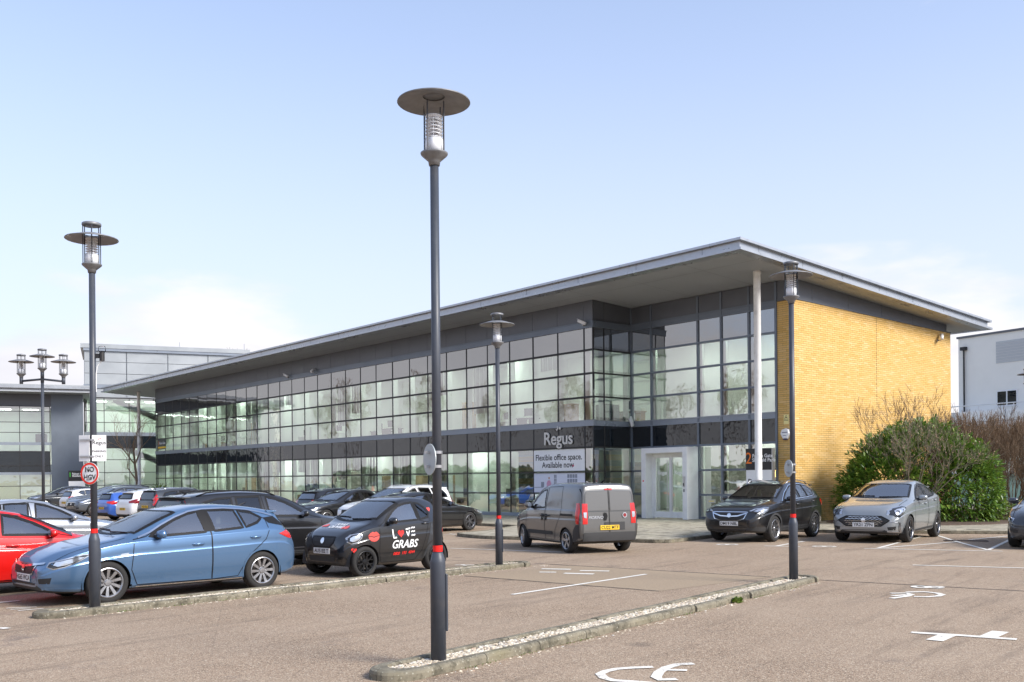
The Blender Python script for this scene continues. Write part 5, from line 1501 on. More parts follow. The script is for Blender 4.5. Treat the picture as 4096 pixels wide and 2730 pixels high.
HATCH = dict(L=4.37, W=1.81, wb=2.662, fo=.92, r=.325,
  top=[(0,.56),(.02,.64),(.10,.735),(.3,.83),(.7,.92),(1.22,1.0),(1.5,1.14),(1.85,1.305),(2.15,1.41),(2.55,1.475),(2.9,1.485),(3.3,1.462),(3.75,1.40),(4.02,1.345),(4.06,1.30),(4.16,1.16),(4.28,.99),(4.34,.90),(4.37,.72)],
  belt=[(0,.54),(.15,.66),(.5,.80),(1.2,.93),(2,.955),(3,1.00),(3.7,1.03),(4.1,1.0),(4.37,.7)],
  bot=[(0,.30),(.04,.235),(.25,.20),(.6,.18),(3.6,.18),(4.1,.22),(4.33,.28),(4.37,.36)],
  hw=[(0,.60),(.02,.70),(.08,.79),(.2,.865),(.45,.935),(.9,.985),(1.6,1.0),(3.2,1.0),(3.8,.975),(4.1,.925),(4.27,.85),(4.34,.77),(4.37,.68)],
  rw=[(0,.42),(.15,.62),(.5,.72),(1.2,.80),(1.5,.79),(2.1,.70),(2.6,.655),(3.3,.635),(4.0,.60),(4.2,.62),(4.37,.55)],
  win=[[(1.60,.995),(1.80,1.11),(2.05,1.235),(2.30,1.325),(2.50,1.365),(2.555,1.03)], [(2.72,1.04),(2.67,1.375),(3.0,1.378),(3.18,1.365),(3.25,1.075)], [(3.31,1.08),(3.25,1.36),(3.5,1.315),(3.68,1.225),(3.55,1.145)]],
  doors=[[(1.34,.96),(1.28,.50),(1.38,.26),(2.64,.25),(2.64,1.41),(2.3,1.36),(1.95,1.22),(1.55,1.0)], [(2.65,.25),(3.12,.27),(3.32,.60),(3.66,.86),(3.73,1.0),(3.74,1.2),(3.5,1.345),(2.65,1.41)]],
  ws=(1.27, 2.06, .70, .585), rw_poly=[(-.50,1.27),(.50,1.27),(.60,1.03),(.56,1.0),(-.56,1.0),(-.60,1.03)],
  head=[(.09,.605),(.16,.575),(.30,.60),(.50,.68),(.68,.775),(.56,.775),(.35,.725),(.14,.665)], tail=[(3.93,.945),(4.12,1.0),(4.27,.965),(4.33,.88),(4.27,.83),(4.13,.86)],
  tailB=[(.50,.93),(.72,.96),(.72,.86),(.52,.86)], grille=[(-.44,.64),(.44,.64),(.36,.50),(.2,.465),(-.2,.465),(-.36,.50)], intake=[(-.46,.36),(.46,.36),(.40,.275),(-.40,.275)], pf=.43, pb=.60,
  mirror=(1.70,1.0), handles=[(2.30,.84),(3.36,.905)])
SUV = dict(L=4.28, W=1.78, wb=2.555, fo=.90, r=.345, clad=.40, tuck=.08,
  top=[(0,.62),(.02,.74),(.08,.86),(.25,.945),(.6,1.02),(1.1,1.09),(1.35,1.2),(1.75,1.40),(2.05,1.53),(2.4,1.60),(2.8,1.615),(3.3,1.59),(3.75,1.535),(4.0,1.49),(4.04,1.44),(4.12,1.25),(4.2,1.06),(4.26,.92),(4.28,.7)],
  belt=[(0,.6),(.12,.78),(.5,.92),(1.1,1.02),(2,1.05),(3,1.09),(3.7,1.13),(4.05,1.08),(4.28,.75)],
  bot=[(0,.36),(.04,.29),(.3,.25),(.7,.23),(3.5,.23),(4.0,.27),(4.25,.36),(4.28,.42)],
  hw=[(0,.62),(.02,.72),(.07,.81),(.18,.885),(.4,.945),(.85,.985),(1.6,1.0),(3.2,1.0),(3.8,.97),(4.05,.92),(4.2,.85),(4.26,.77),(4.28,.68)],
  rw=[(0,.45),(.12,.66),(.5,.76),(1.15,.82),(1.5,.79),(2.0,.71),(2.5,.665),(3.3,.65),(3.95,.61),(4.1,.64),(4.28,.6)],
  win=[[(1.52,1.08),(1.75,1.22),(2.0,1.36),(2.25,1.455),(2.42,1.485),(2.46,1.11)], [(2.60,1.12),(2.57,1.495),(3.0,1.49),(3.05,1.15)], [(3.11,1.155),(3.06,1.485),(3.35,1.45),(3.62,1.33),(3.5,1.20)]],
  doors=[[(1.27,1.03),(1.22,.60),(1.32,.34),(2.53,.33),(2.53,1.52),(2.2,1.47),(1.85,1.32),(1.48,1.08)], [(2.54,.33),(3.0,.35),(3.2,.66),(3.5,.93),(3.6,1.1),(3.64,1.3),(3.4,1.45),(2.54,1.52)]],
  ws=(1.17, 1.93, .70, .585), rw_poly=[(-.50,1.41),(.50,1.41),(.60,1.13),(.56,1.10),(-.56,1.10),(-.60,1.13)],
  head=[(.05,.80),(.12,.76),(.3,.76),(.52,.83),(.60,.90),(.46,.905),(.2,.87)], tail=[(3.88,1.05),(4.05,1.12),(4.17,1.06),(4.23,.93),(4.15,.86),(4.02,.92)],
  tailB=[(.50,1.02),(.70,1.04),(.70,.90),(.54,.90)], grille=[(-.50,.80),(.50,.80),(.42,.63),(.25,.58),(-.25,.58),(-.42,.63)], intake=[(-.52,.42),(.52,.42),(.44,.33),(-.44,.33)], pf=.50, pb=.72,
  mirror=(1.62,1.09), handles=[(2.18,.96),(3.22,1.02)], dash=1.0)
PUMA = dict(L=4.186, W=1.805, wb=2.588, fo=.83, r=.335, tuck=.08,
  top=[(0,.58),(.02,.70),(.07,.80),(.22,.90),(.6,.985),(1.12,1.05),(1.4,1.17),(1.75,1.34),(2.05,1.455),(2.4,1.525),(2.75,1.537),(3.2,1.50),(3.65,1.42),(3.92,1.355),(3.96,1.31),(4.04,1.16),(4.12,1.0),(4.17,.86),(4.186,.66)],
  belt=[(0,.56),(.12,.74),(.5,.88),(1.15,.985),(2,1.0),(3,1.05),(3.6,1.10),(3.95,1.05),(4.186,.7)],
  bot=[(0,.30),(.04,.24),(.3,.215),(.7,.2),(3.4,.2),(3.9,.24),(4.15,.32),(4.186,.4)],
  hw=[(0,.60),(.02,.71),(.07,.80),(.18,.88),(.4,.945),(.85,.99),(1.6,.985),(2.6,.985),(3.2,1.0),(3.7,.97),(3.95,.92),(4.1,.85),(4.17,.76),(4.186,.66)],
  rw=[(0,.42),(.12,.62),(.5,.74),(1.15,.81),(1.5,.78),(2.05,.69),(2.5,.645),(3.2,.62),(3.9,.58),(4.05,.62),(4.186,.55)],
  win=[[(1.58,1.045),(1.8,1.17),(2.05,1.29),(2.28,1.37),(2.45,1.40),(2.48,1.07)], [(2.60,1.075),(2.57,1.405),(2.9,1.39),(3.2,1.34),(3.42,1.25),(3.48,1.19),(3.15,1.12)]],
  doors=[[(1.30,1.0),(1.25,.55),(1.34,.28),(2.52,.27),(2.52,1.44),(2.2,1.39),(1.9,1.26),(1.52,1.04)], [(2.53,.27),(3.0,.29),(3.15,.60),(3.42,.88),(3.5,1.05),(3.54,1.2),(3.3,1.34),(2.53,1.44)]],
  ws=(1.18, 1.97, .70, .575), rw_poly=[(-.48,1.28),(.48,1.28),(.56,1.07),(-.56,1.07)],
  head=[(.06,.70),(.10,.64),(.24,.63),(.42,.72),(.60,.86),(.50,.90),(.25,.855),(.12,.79)], tail=[(3.75,1.0),(3.95,1.06),(4.08,1.0),(4.13,.90),(4.02,.86),(3.86,.90)],
  tailB=[(.46,.97),(.68,1.0),(.68,.88),(.5,.88)], grille=[(-.42,.66),(.42,.66),(.62,.56),(.42,.42),(-.42,.42),(-.62,.56)], intake=[(-.48,.33),(.48,.33),(.44,.25),(-.44,.25)], pf=.45, pb=.62,
  mirror=(1.66,1.05), handles=[(2.16,.93),(3.05,1.0)], dash=.95)
ESTSUV = dict(L=4.69, W=1.90, wb=2.865, fo=.87, r=.36, clad=.36, tuck=.07,
  top=[(0,.62),(.02,.76),(.07,.87),(.25,.955),(.7,1.03),(1.3,1.10),(1.6,1.24),(2.0,1.44),(2.3,1.56),(2.7,1.63),(3.2,1.655),(3.8,1.635),(4.25,1.585),(4.45,1.545),(4.48,1.50),(4.54,1.32),(4.62,1.10),(4.67,.92),(4.69,.7)],
  belt=[(0,.6),(.12,.80),(.5,.93),(1.3,1.03),(2.2,1.06),(3.4,1.09),(4.1,1.12),(4.5,1.08),(4.69,.75)],
  bot=[(0,.34),(.04,.28),(.3,.25),(.7,.23),(3.9,.23),(4.4,.27),(4.66,.34),(4.69,.42)],
  hw=[(0,.62),(.02,.72),(.07,.81),(.18,.885),(.45,.945),(.9,.985),(1.7,1.0),(3.5,1.0),(4.1,.975),(4.4,.935),(4.58,.87),(4.66,.80),(4.69,.7)],
  rw=[(0,.45),(.12,.66),(.5,.76),(1.3,.82),(1.7,.79),(2.3,.70),(2.8,.665),(3.7,.655),(4.4,.635),(4.55,.66),(4.69,.6)],
  win=[[(1.76,1.09),(2.0,1.24),(2.25,1.38),(2.5,1.47),(2.68,1.505),(2.70,1.12)], [(2.86,1.125),(2.84,1.52),(3.38,1.515),(3.42,1.14)], [(3.52,1.145),(3.49,1.51),(3.8,1.49),(4.1,1.42),(4.22,1.28),(4.24,1.17)]],
  doors=[[(1.45,1.04),(1.40,.60),(1.5,.33),(2.78,.32),(2.78,1.55),(2.45,1.50),(2.05,1.33),(1.68,1.09)], [(2.79,.32),(3.3,.34),(3.48,.62),(3.72,.92),(3.76,1.1),(3.46,1.53),(2.79,1.55)]],
  ws=(1.37, 2.17, .74, .60), rw_poly=[(-.52,1.48),(.52,1.48),(.64,1.16),(.60,1.12),(-.60,1.12),(-.64,1.16)],
  head=[(.05,.78),(.12,.73),(.3,.73),(.50,.80),(.56,.86),(.4,.865),(.18,.84)], tail=[(4.46,1.46),(4.52,1.48),(4.60,1.22),(4.67,.98),(4.60,.86),(4.50,.88),(4.44,1.10)],
  tailB=[(.60,1.20),(.74,1.20),(.76,.88),(.66,.88)], grille=[(-.46,.78),(.46,.78),(.46,.60),(.40,.55),(-.40,.55),(-.46,.60)], intake=[(-.5,.42),(.5,.42),(.44,.34),(-.44,.34)], pf=.50, pb=.82,
  mirror=(1.88,1.11), handles=[(2.42,.97),(3.40,1.0)], dash=1.0)
SALOON = dict(L=4.69, W=1.83, wb=2.73, fo=.92, r=.335, tuck=.06,
  top=[(0,.52),(.02,.62),(.08,.70),(.3,.79),(.8,.89),(1.35,.955),(1.7,1.11),(2.05,1.26),(2.35,1.36),(2.75,1.425),(3.1,1.43),(3.5,1.39),(3.95,1.26),(4.25,1.13),(4.5,1.07),(4.62,1.03),(4.66,.95),(4.69,.75)],
  belt=[(0,.5),(.15,.62),(.5,.77),(1.3,.90),(2.2,.92),(3.4,.965),(4.1,1.0),(4.5,.97),(4.69,.7)],
  bot=[(0,.27),(.04,.21),(.3,.18),(.7,.16),(3.9,.16),(4.4,.2),(4.66,.3),(4.69,.4)],
  hw=HATCH['hw'][:7]+[(1.7,1.0),(3.5,1.0),(4.1,.97),(4.4,.92),(4.58,.85),(4.66,.78),(4.69,.68)],
  rw=[(0,.42),(.15,.62),(.5,.72),(1.3,.80),(1.65,.78),(2.2,.69),(2.7,.64),(3.4,.61),(4.0,.58),(4.3,.66),(4.69,.6)],
  win=[[(1.80,.955),(2.0,1.07),(2.25,1.19),(2.5,1.275),(2.68,1.31),(2.72,.985)], [(2.84,.99),(2.80,1.315),(3.2,1.30),(3.5,1.24),(3.75,1.13),(3.72,1.04)]],
  doors=[[(1.50,.92),(1.45,.5),(1.55,.24),(2.78,.23),(2.78,1.35),(2.45,1.31),(2.1,1.17),(1.72,.95)], [(2.79,.23),(3.3,.25),(3.5,.55),(3.78,.82),(3.84,1.0),(3.8,1.15),(3.5,1.27),(2.79,1.35)]],
  ws=(1.42, 2.25, .70, .56), rw_poly=[(-.45,1.27),(.45,1.27),(.56,1.10),(-.56,1.10)],
  head=[(.07,.60),(.14,.55),(.32,.58),(.52,.66),(.66,.74),(.5,.74),(.25,.68)], tail=[(4.30,.92),(4.48,.98),(4.60,.94),(4.65,.86),(4.58,.80),(4.42,.83)],
  tailB=[(.44,.94),(.72,.95),(.70,.84),(.46,.86)], grille=[(-.42,.58),(.42,.58),(.34,.42),(-.34,.42)], intake=[(-.5,.32),(.5,.32),(.44,.23),(-.44,.23)], pf=.40, pb=.62,
  mirror=(1.88,.96), handles=[(2.42,.82),(3.42,.87)], dash=.86)
ESTATE = dict(SALOON, top=SALOON['top'][:10]+[(3.1,1.44),(3.6,1.43),(4.1,1.39),(4.38,1.35),(4.42,1.31),(4.52,1.12),(4.62,.98),(4.66,.9),(4.69,.72)],
  rw=[(0,.42),(.15,.62),(.5,.72),(1.3,.80),(1.65,.78),(2.2,.69),(2.7,.65),(3.4,.64),(4.3,.61),(4.5,.66),(4.69,.6)],
  win=[SALOON['win'][0], [(2.84,.99),(2.80,1.32),(3.35,1.32),(3.40,1.02)], [(3.47,1.025),(3.42,1.32),(3.8,1.295),(4.1,1.21),(4.2,1.10),(4.1,1.05)]],
  rw_poly=[(-.46,1.28),(.46,1.28),(.58,1.05),(-.58,1.05)], tail=[(4.22,.92),(4.42,.98),(4.58,.95),(4.64,.86),(4.55,.80),(4.38,.82)])

def dress(c, glass_front='car_glass', glass_rear='car_glass', rim=('double', 5, 'alloy'), plates=('', ''), rails=False, doors=True, handle_mat=None, lip=None, cabin=True, chrome_line=None, headmat='lamp_dark', tailmat='lamp_red', front=True, steer=0., mirror_mat=None, spoiler=True, antenna=True, sideblack=False, ra=None, frame='chrome'):
    sp = c.sp
    sd_mat = 'black_trim'
    for i, w in enumerate(sp['win']):
        for side in 'LR': c.window(side, w, glass_front if i == 0 else glass_rear, .040, 'window')
    c.claim(None, 'T', ws_poly(*sp['ws']), .1)
    wsp = ws_poly(*sp['ws'])
    o = c.patch('windscreen', 'T', wsp, 'windscreen_glass', .003, .11); c.ribbon('surround', 'T', wsp, .05, 'black_trim', .006, True, o)
    c.claim(None, 'B', sp['rw_poly'], .15)
    o = c.patch('rear_window', 'B', sp['rw_poly'], glass_rear, .003, .10); c.ribbon('surround', 'B', sp['rw_poly'], .05, 'black_trim', .006, True, o)
    c.arches(ra or sp['r']+.045, lip, .055 if lip else .03, .012 if lip else .006)
    if doors:
        for i, d in enumerate(sp['doors']):
            for side in 'LR': c.claim('door%s#%s' % (('' if i == 0 else '@'), side), side, d, .12)
        hp = [(sp['head'][0][0]+.05, -.5*sp['W']*.78), (sp['ws'][0]-.02, -.5*sp['W']*.80), (sp['ws'][0]-.02, .5*sp['W']*.80), (sp['head'][0][0]+.05, .5*sp['W']*.78)]
        c.claim('bonnet', 'T', hp, .5)
    c.own = [o if o is None else o.replace('@', '') if False else o for o in c.own]
    # merge naming: rear doors are called door too
    parts = {}
    c.finish()
    for k, ob in list(c.parts.items()):
        if ob.name.startswith('door@'): ob.name = 'door'
        parts[k] = ob
    if doors:
        for i, d in enumerate(sp['doors']):
            for side in 'LR':
                par = c.parts.get('door%s#%s' % (('' if i == 0 else '@'), side))
                lowz = sp['mirror'][1]
                pts = [p for p in d]
                c.ribbon('shut_line', side, pts, .012, 'black_trim', .0035, True, par, .06)
        c.ribbon('shut_line', 'T', [hp[1], hp[0]], .010, 'black_trim', .004, False, c.parts.get('bonnet'), .08); c.ribbon('shut_line', 'T', [hp[2], hp[3]], .010, 'black_trim', .004, False, c.parts.get('bonnet'), .08)
    for i, (t, z) in enumerate(sp['handles']):
        c.handle(t, z, handle_mat, 'door' if i == 0 else 'door@')
    c.mirror(*sp['mirror'], mat=mirror_mat)
    c.wheels(rim[1], rim[0], rim[2], steer=steer)
    for side in 'LR':
        h = c.patch('headlight', side, sp['head'], headmat, .006, .05, .012)
        cx = sum(p[0] for p in sp['head'])/len(sp['head']); cz = sum(p[1] for p in sp['head'])/len(sp['head'])
        c.patch('reflector', side, [(cx+(a-cx)*.72, cz+(b-cz)*.62) for a, b in sp['head']], 'lamp_silver', .021, .05, .004, h)
        c.ribbon('lamp_edge', side, sp['head'], .014, 'chrome' if headmat == 'lamp_silver' else 'lamp_silver', .008, True, h)
        c.patch('tail_light', side, sp['tail'], tailmat, .008, .05, .012)
    if 'tailB' in sp:
        for p in (sp['tailB'], mir(sp['tailB'])): c.patch('tail_light', 'B', p, tailmat, .010, .05, .006)
    if front:
        g = c.patch('grille', 'F', sp['grille'], 'mesh_grille', .006, .07)
        z0 = min(p[1] for p in sp['grille']); z1 = max(p[1] for p in sp['grille']); wmax = max(p[0] for p in sp['grille'])
        c.ribbon('grille_frame', 'F', sp['grille'], .022, frame, .010, True, g, .05)
        for k in range(1, 4):
            z = z0+(z1-z0)*k/4; c.ribbon('grille_bar', 'F', [(-wmax*.80, z), (wmax*.80, z)], .010, 'black_plastic', .013, False, g, .08)
        c.patch('lower_intake', 'F', sp['intake'], 'mesh_grille', .006, .08)
        c.disc('badge', 'F', 0, (z0+z1)/2+.02, .055, 'chrome', .018)
        zf = sp['intake'][0][1]
        for sg in (1, -1): c.patch('fog_light', 'F', [(sg*a, b) for a, b in ((.56*sp['W']/1.8, zf+.07), (.74*sp['W']/1.8, zf+.09), (.72*sp['W']/1.8, zf-.0), (.58*sp['W']/1.8, zf-.0))], 'mesh_grille', .006, .05)
    if plates[0]: c.plate('F', 0, sp['pf'], plates[0])
    if plates[1]: c.plate('B', 0, sp['pb'], plates[1], True)
    if cabin: c.cabin(sp['ws'][0]+.15, sp['L']-.75)
    c.wiper(sp['ws'][0]+.10, -.10, -.60, .04); c.wiper(sp['ws'][0]+.08, .58, .02, -.03)
    tr = [t for t, z in sp['top']]
    if spoiler:
        # roof spoiler follows the trailing edge of the roof
        te = sp['top'][-6][0]; ze = sp['top'][-6][1]
        mb = MB(); n = 9; w = c.hw*.60; V = []
        for k in range(n):
            y = w*(2*k/(n-1)-1); cv = .05*(1-(y/w)**2)
            for dt, dz in ((-.16, -.002), (.05+cv, -.012), (.05+cv, -.035), (-.10, -.05)): V.append((c.X(te+dt), y, ze+dz+.012*(1-(y/w)**2)))
        mb.add(V, [(i*4+j, i*4+(j+1) % 4, (i+1)*4+(j+1) % 4, (i+1)*4+j) for i in range(n-1) for j in range(4)]+[(0, 1, 2, 3), tuple((n-1)*4+j for j in (3, 2, 1, 0))])
        me = mb.mesh('spoiler', c.mat, False); fixn(me); put('spoiler', me, c.root, .008)
    if rails:
        for sg in (1, -1):
            P = []
            t0, t1 = sp['ws'][1]+.25, sp['top'][-7][0]-.05
            for k in range(9):
                t = t0+(t1-t0)*k/8; p = c.cast('T', t, sg*c.hw*interp(sp['rw'], t)*.93, .0); P.append(p+Vector((0, 0, .045 if 0 < k < 8 else .0)))
            mb = MB(); mb.tube(P, .016, 6); mb.obj('roof_rail', rails, c.root, True)
    if antenna:
        p = c.cast('T', sp['top'][-7][0]-.12, 0, 0); mb = MB(); mb.tube([p, p+Vector((-.10, 0, .05)), p+Vector((-.16, 0, .065))], [.022, .012, .004], 6); mb.obj('aerial', 'black_trim', c.root)
    return c
GRP = 'cars parked in the car park'
# ---------------------------------------------------------------- blue hatchback
c = Car('hatchback_car', 'metallic blue five-door hatchback parked beside the further island', 'car', HATCH, 'paint_blue', (-5.66, 16.05), -135, .965, GRP)
# place by wheel contacts: front-left and rear-left tyres
dress(c, rim=('turbine', 10, 'alloy'), plates=('HG65 WCA', ''), handle_mat=None)
for side in 'LR':
    c.ribbon('chrome_strip', side, [(1.42,.985),(1.62,1.055),(1.85,1.175),(2.1,1.285),(2.35,1.365),(2.6,1.40),(3.0,1.405),(3.4,1.375),(3.7,1.315),(3.93,1.25)], .022, 'chrome', .010, False, None, .06)
    c.patch('pillar_trim', side, [(2.545,1.03),(2.50,1.385),(2.67,1.392),(2.73,1.04)], 'black_trim', .0045, .08)
    c.patch('quarter_trim', side, [(3.70,1.22),(3.95,1.24),(4.12,1.06),(3.78,1.13)], 'black_trim', .0045, .07)
    c.patch('side_repeater', side, [(1.10,.735),(1.13,.755),(1.24,.765),(1.24,.735),(1.16,.722)], 'lamp_silver', .008, .04)
    c.ribbon('sill_strip', side, [(1.36,.235),(3.2,.235)], .016, 'chrome', .008, False, None, .1)
c.ribbon('grille_wing', 'F', [(-.60,.655),(-.3,.625),(0,.60),(.3,.625),(.60,.655)], .03, 'chrome', .014, False, None, .05)
c.patch('bumper_lip', 'F', [(-.66,.24),(.66,.24),(.55,.20),(-.55,.20)], 'black_plastic', .01, .08)
# ---------------------------------------------------------------- red coupe-like hatch at the left edge
c = Car('hatchback_car', 'bright red three-door hatchback with grey roof cut by the left edge', 'car', scale_spec(HATCH, .93, .965, .97), 'paint_red', (-8.55, 16.55), 46, .97, GRP)
dress(c, rim=('double', 5, 'alloy'), plates=('', 'LD15 KXR'))
roofp = ws_poly(2.0, 3.55, .60, .54, .05, -.05)
c.patch('roof_panel', 'T', roofp, 'paint_dark_grey', .006, .12)
for side in 'LR': c.ribbon('roof_arch', side, [(1.22,.955),(1.45,1.06),(1.72,1.2),(1.97,1.30),(2.2,1.355),(2.5,1.372),(3.0,1.365),(3.5,1.29)], .06, 'paint_dark_grey', .007, False, None, .06)
# ---------------------------------------------------------------- silver hatch behind
c = Car('hatchback_car', 'silver five-door hatchback behind the red car', 'car', scale_spec(HATCH, .98, 1.0, 1.0), 'paint_silver', (-10.9, 22.6), 44, .97, GRP)
dress(c, rim=('double', 5, 'alloy'))
# ---------------------------------------------------------------- black estate-like SUV
c = Car('suv_car', 'large black sport utility car with tall red tail lights behind the blue hatchback', 'car', ESTSUV, 'paint_black', (-5.28, 21.0), 45, .97, GRP)
dress(c, glass_rear='privacy_glass', rim=('wide', 5, 'alloy'), rails='black_trim', plates=('', 'KP18 UVD'))
for side in 'LR': c.ribbon('sill_strip', side, [(1.5,.42),(3.4,.42)], .03, 'chrome', .010, False, None, .1)
# ---------------------------------------------------------------- tiny two-seater with lettering
SMART = dict(L=2.695, W=1.663, wb=1.873, fo=.44, r=.305, tuck=.07,
  top=[(0,.58),(.015,.70),(.06,.80),(.2,.91),(.45,1.0),(.68,1.06),(.85,1.18),(1.1,1.34),(1.32,1.45),(1.55,1.525),(1.8,1.552),(2.05,1.545),(2.3,1.50),(2.42,1.455),(2.46,1.41),(2.54,1.22),(2.62,1.0),(2.67,.85),(2.695,.65)],
  belt=[(0,.56),(.1,.74),(.3,.87),(.7,.98),(1.3,1.0),(1.9,1.02),(2.3,1.04),(2.5,1.0),(2.695,.7)],
  bot=[(0,.30),(.03,.25),(.15,.22),(.4,.2),(2.2,.2),(2.5,.24),(2.67,.32),(2.695,.4)],
  hw=[(0,.60),(.015,.70),(.05,.79),(.13,.875),(.28,.945),(.5,.99),(.8,1.0),(1.9,.985),(2.2,.99),(2.4,.95),(2.55,.88),(2.64,.80),(2.68,.73),(2.695,.64)],
  rw=[(0,.44),(.1,.62),(.35,.74),(.68,.82),(.9,.80),(1.2,.74),(1.5,.71),(2.0,.69),(2.4,.66),(2.55,.70),(2.695,.6)],
  win=[[(.98,1.045),(1.10,1.15),(1.25,1.27),(1.42,1.365),(1.6,1.41),(1.78,1.425),(1.84,1.08)], [(1.90,1.085),(1.85,1.42),(1.98,1.40),(2.1,1.32),(2.17,1.2),(2.12,1.12)]],
  doors=[[(.80,.98),(.78,.5),(.84,.27),(1.72,.27),(1.90,.45),(2.02,.75),(2.1,1.02),(1.86,1.07),(1.82,1.45),(1.45,1.40),(1.2,1.28),(.95,1.06)]],
  ws=(.70, 1.36, .66, .585), rw_poly=[(-.48,1.38),(.48,1.38),(.54,1.10),(-.54,1.10)],
  head=[(.10,.70),(.16,.665),(.27,.69),(.36,.77),(.38,.835),(.32,.86),(.20,.83),(.12,.77)], tail=[(2.48,.98),(2.56,1.0),(2.62,.92),(2.63,.80),(2.55,.78),(2.48,.84)],
  grille=[(-.36,.79),(.36,.79),(.34,.68),(.24,.60),(-.24,.60),(-.34,.68)], intake=[(-.42,.42),(.42,.42),(.40,.31),(-.40,.31)], pf=.515, pb=.6, mirror=(1.04,1.05), handles=[(1.92,1.0)], dash=.98)
c = Car('microcar', 'tiny black two-seat car with white door lettering, red hearts and lips', 'car', SMART, 'paint_black', (-2.66, 19.3), -133, .945, GRP)
dress(c, glass_rear='privacy_glass', rim=('y', 8, 'alloy_black'), plates=('AU51EE T', ''), spoiler=False, antenna=False, frame='black_trim')
for side, fl in (('L', 1.), ('R', -1.)):
    c.patch('silver_panel', side, [(1.92,.27),(2.02,.50),(2.12,.80),(2.16,1.0),(2.24,.95),(2.2,.62),(2.05,.36)], 'paint_dark_grey', .004, .05)
    for txt, z, sz_, mt, sh, dx in (('GRABS', .60, .225, 'vinyl_white', .3, 0), ('0800', .420, .085, 'vinyl_red', .25, -.205), ('193', .425, .085, 'vinyl_red', .25, -.005), ('4044', .430, .085, 'vinyl_red', .25, .195)):
        me = text_mesh(txt, sz_, 0, mt, 'CENTER', sh, .004 if sz_ > .1 else .0015, 'door_lettering'); c.mesh_decal('door_lettering', side, me, 1.42+dx*fl, z, None, .006, fl)
    # L, heart, V and wavy E
    x0 = 1.10
    def stk(name, pts, w, mat): c.ribbon(name, side, [((1.42+(p[0])*fl), p[1]) for p in pts], w, mat, .006, False, None, .03)
    stk('door_lettering', [(-.30,.91),(-.28,.74),(-.20,.745)], .032, 'vinyl_white')
    stk('door_lettering', [(.045,.895),(.165,.915)], .03, 'vinyl_white'); stk('door_lettering', [(.065,.86),(.105,.76),(.145,.87)], .026, 'vinyl_white')
    for dz in (0, .075, .15): stk('door_lettering', [(.19,.765+dz),(.22,.78+dz),(.26,.77+dz),(.29,.785+dz)], .026, 'vinyl_white')
    def heart(a, z, s_, mat='vinyl_red', nm='heart'):
        P = [(a + s_*fl*(16*math.sin(k)**3)/17, z + s_*(13*math.cos(k)-5*math.cos(2*k)-2*math.cos(3*k)-math.cos(4*k))/17) for k in [2*math.pi*i/20 for i in range(20)]]
        c.patch(nm, side, P, mat, .006, .04)
    heart(1.42-.085*fl, .825, .088)
    heart(2.22, 1.28, .055, 'vinyl_coral'); heart(2.36, 1.14, .042, 'vinyl_coral'); heart(2.38, .97, .06, 'vinyl_coral'); heart(.20, .545, .055, 'vinyl_red')
    lip_u = [(.50,.80),(.56,.86),(.62,.885),(.66,.87),(.70,.885),(.74,.86),(.79,.81),(.70,.80),(.645,.785),(.59,.80)]
    lip_l = [(.51,.785),(.58,.785),(.645,.765),(.71,.785),(.78,.795),(.755,.735),(.70,.70),(.645,.69),(.58,.70),(.53,.74)]
    c.patch('lips', side, lip_u, 'vinyl_coral', .006, .04); c.patch('lips', side, lip_l, 'vinyl_coral', .006, .04)
for (a, b, s_) in ((.42,-.42,.10),(.36,.30,.11)):
    c.patch('heart', 'T', [(a - s_*(13*math.cos(k)-5*math.cos(2*k)-2*math.cos(3*k)-math.cos(4*k))/17, b + s_*16*math.sin(k)**3/17) for k in [2*math.pi*i/20 for i in range(20)]], 'vinyl_coral', .006, .05)
for txt, tt in (('LOVE', .50), ('GRABS', .36)):
    me = text_mesh(txt, .15, 0, 'vinyl_white', bold=.003, name='bonnet_lettering')
    for v in me.vertices: v.co = c.cast('T', tt-v.co.y*-1*-1, v.co.x*1., .006)
    fixn_out(me, 'T'); put('bonnet_lettering', me, c.root)
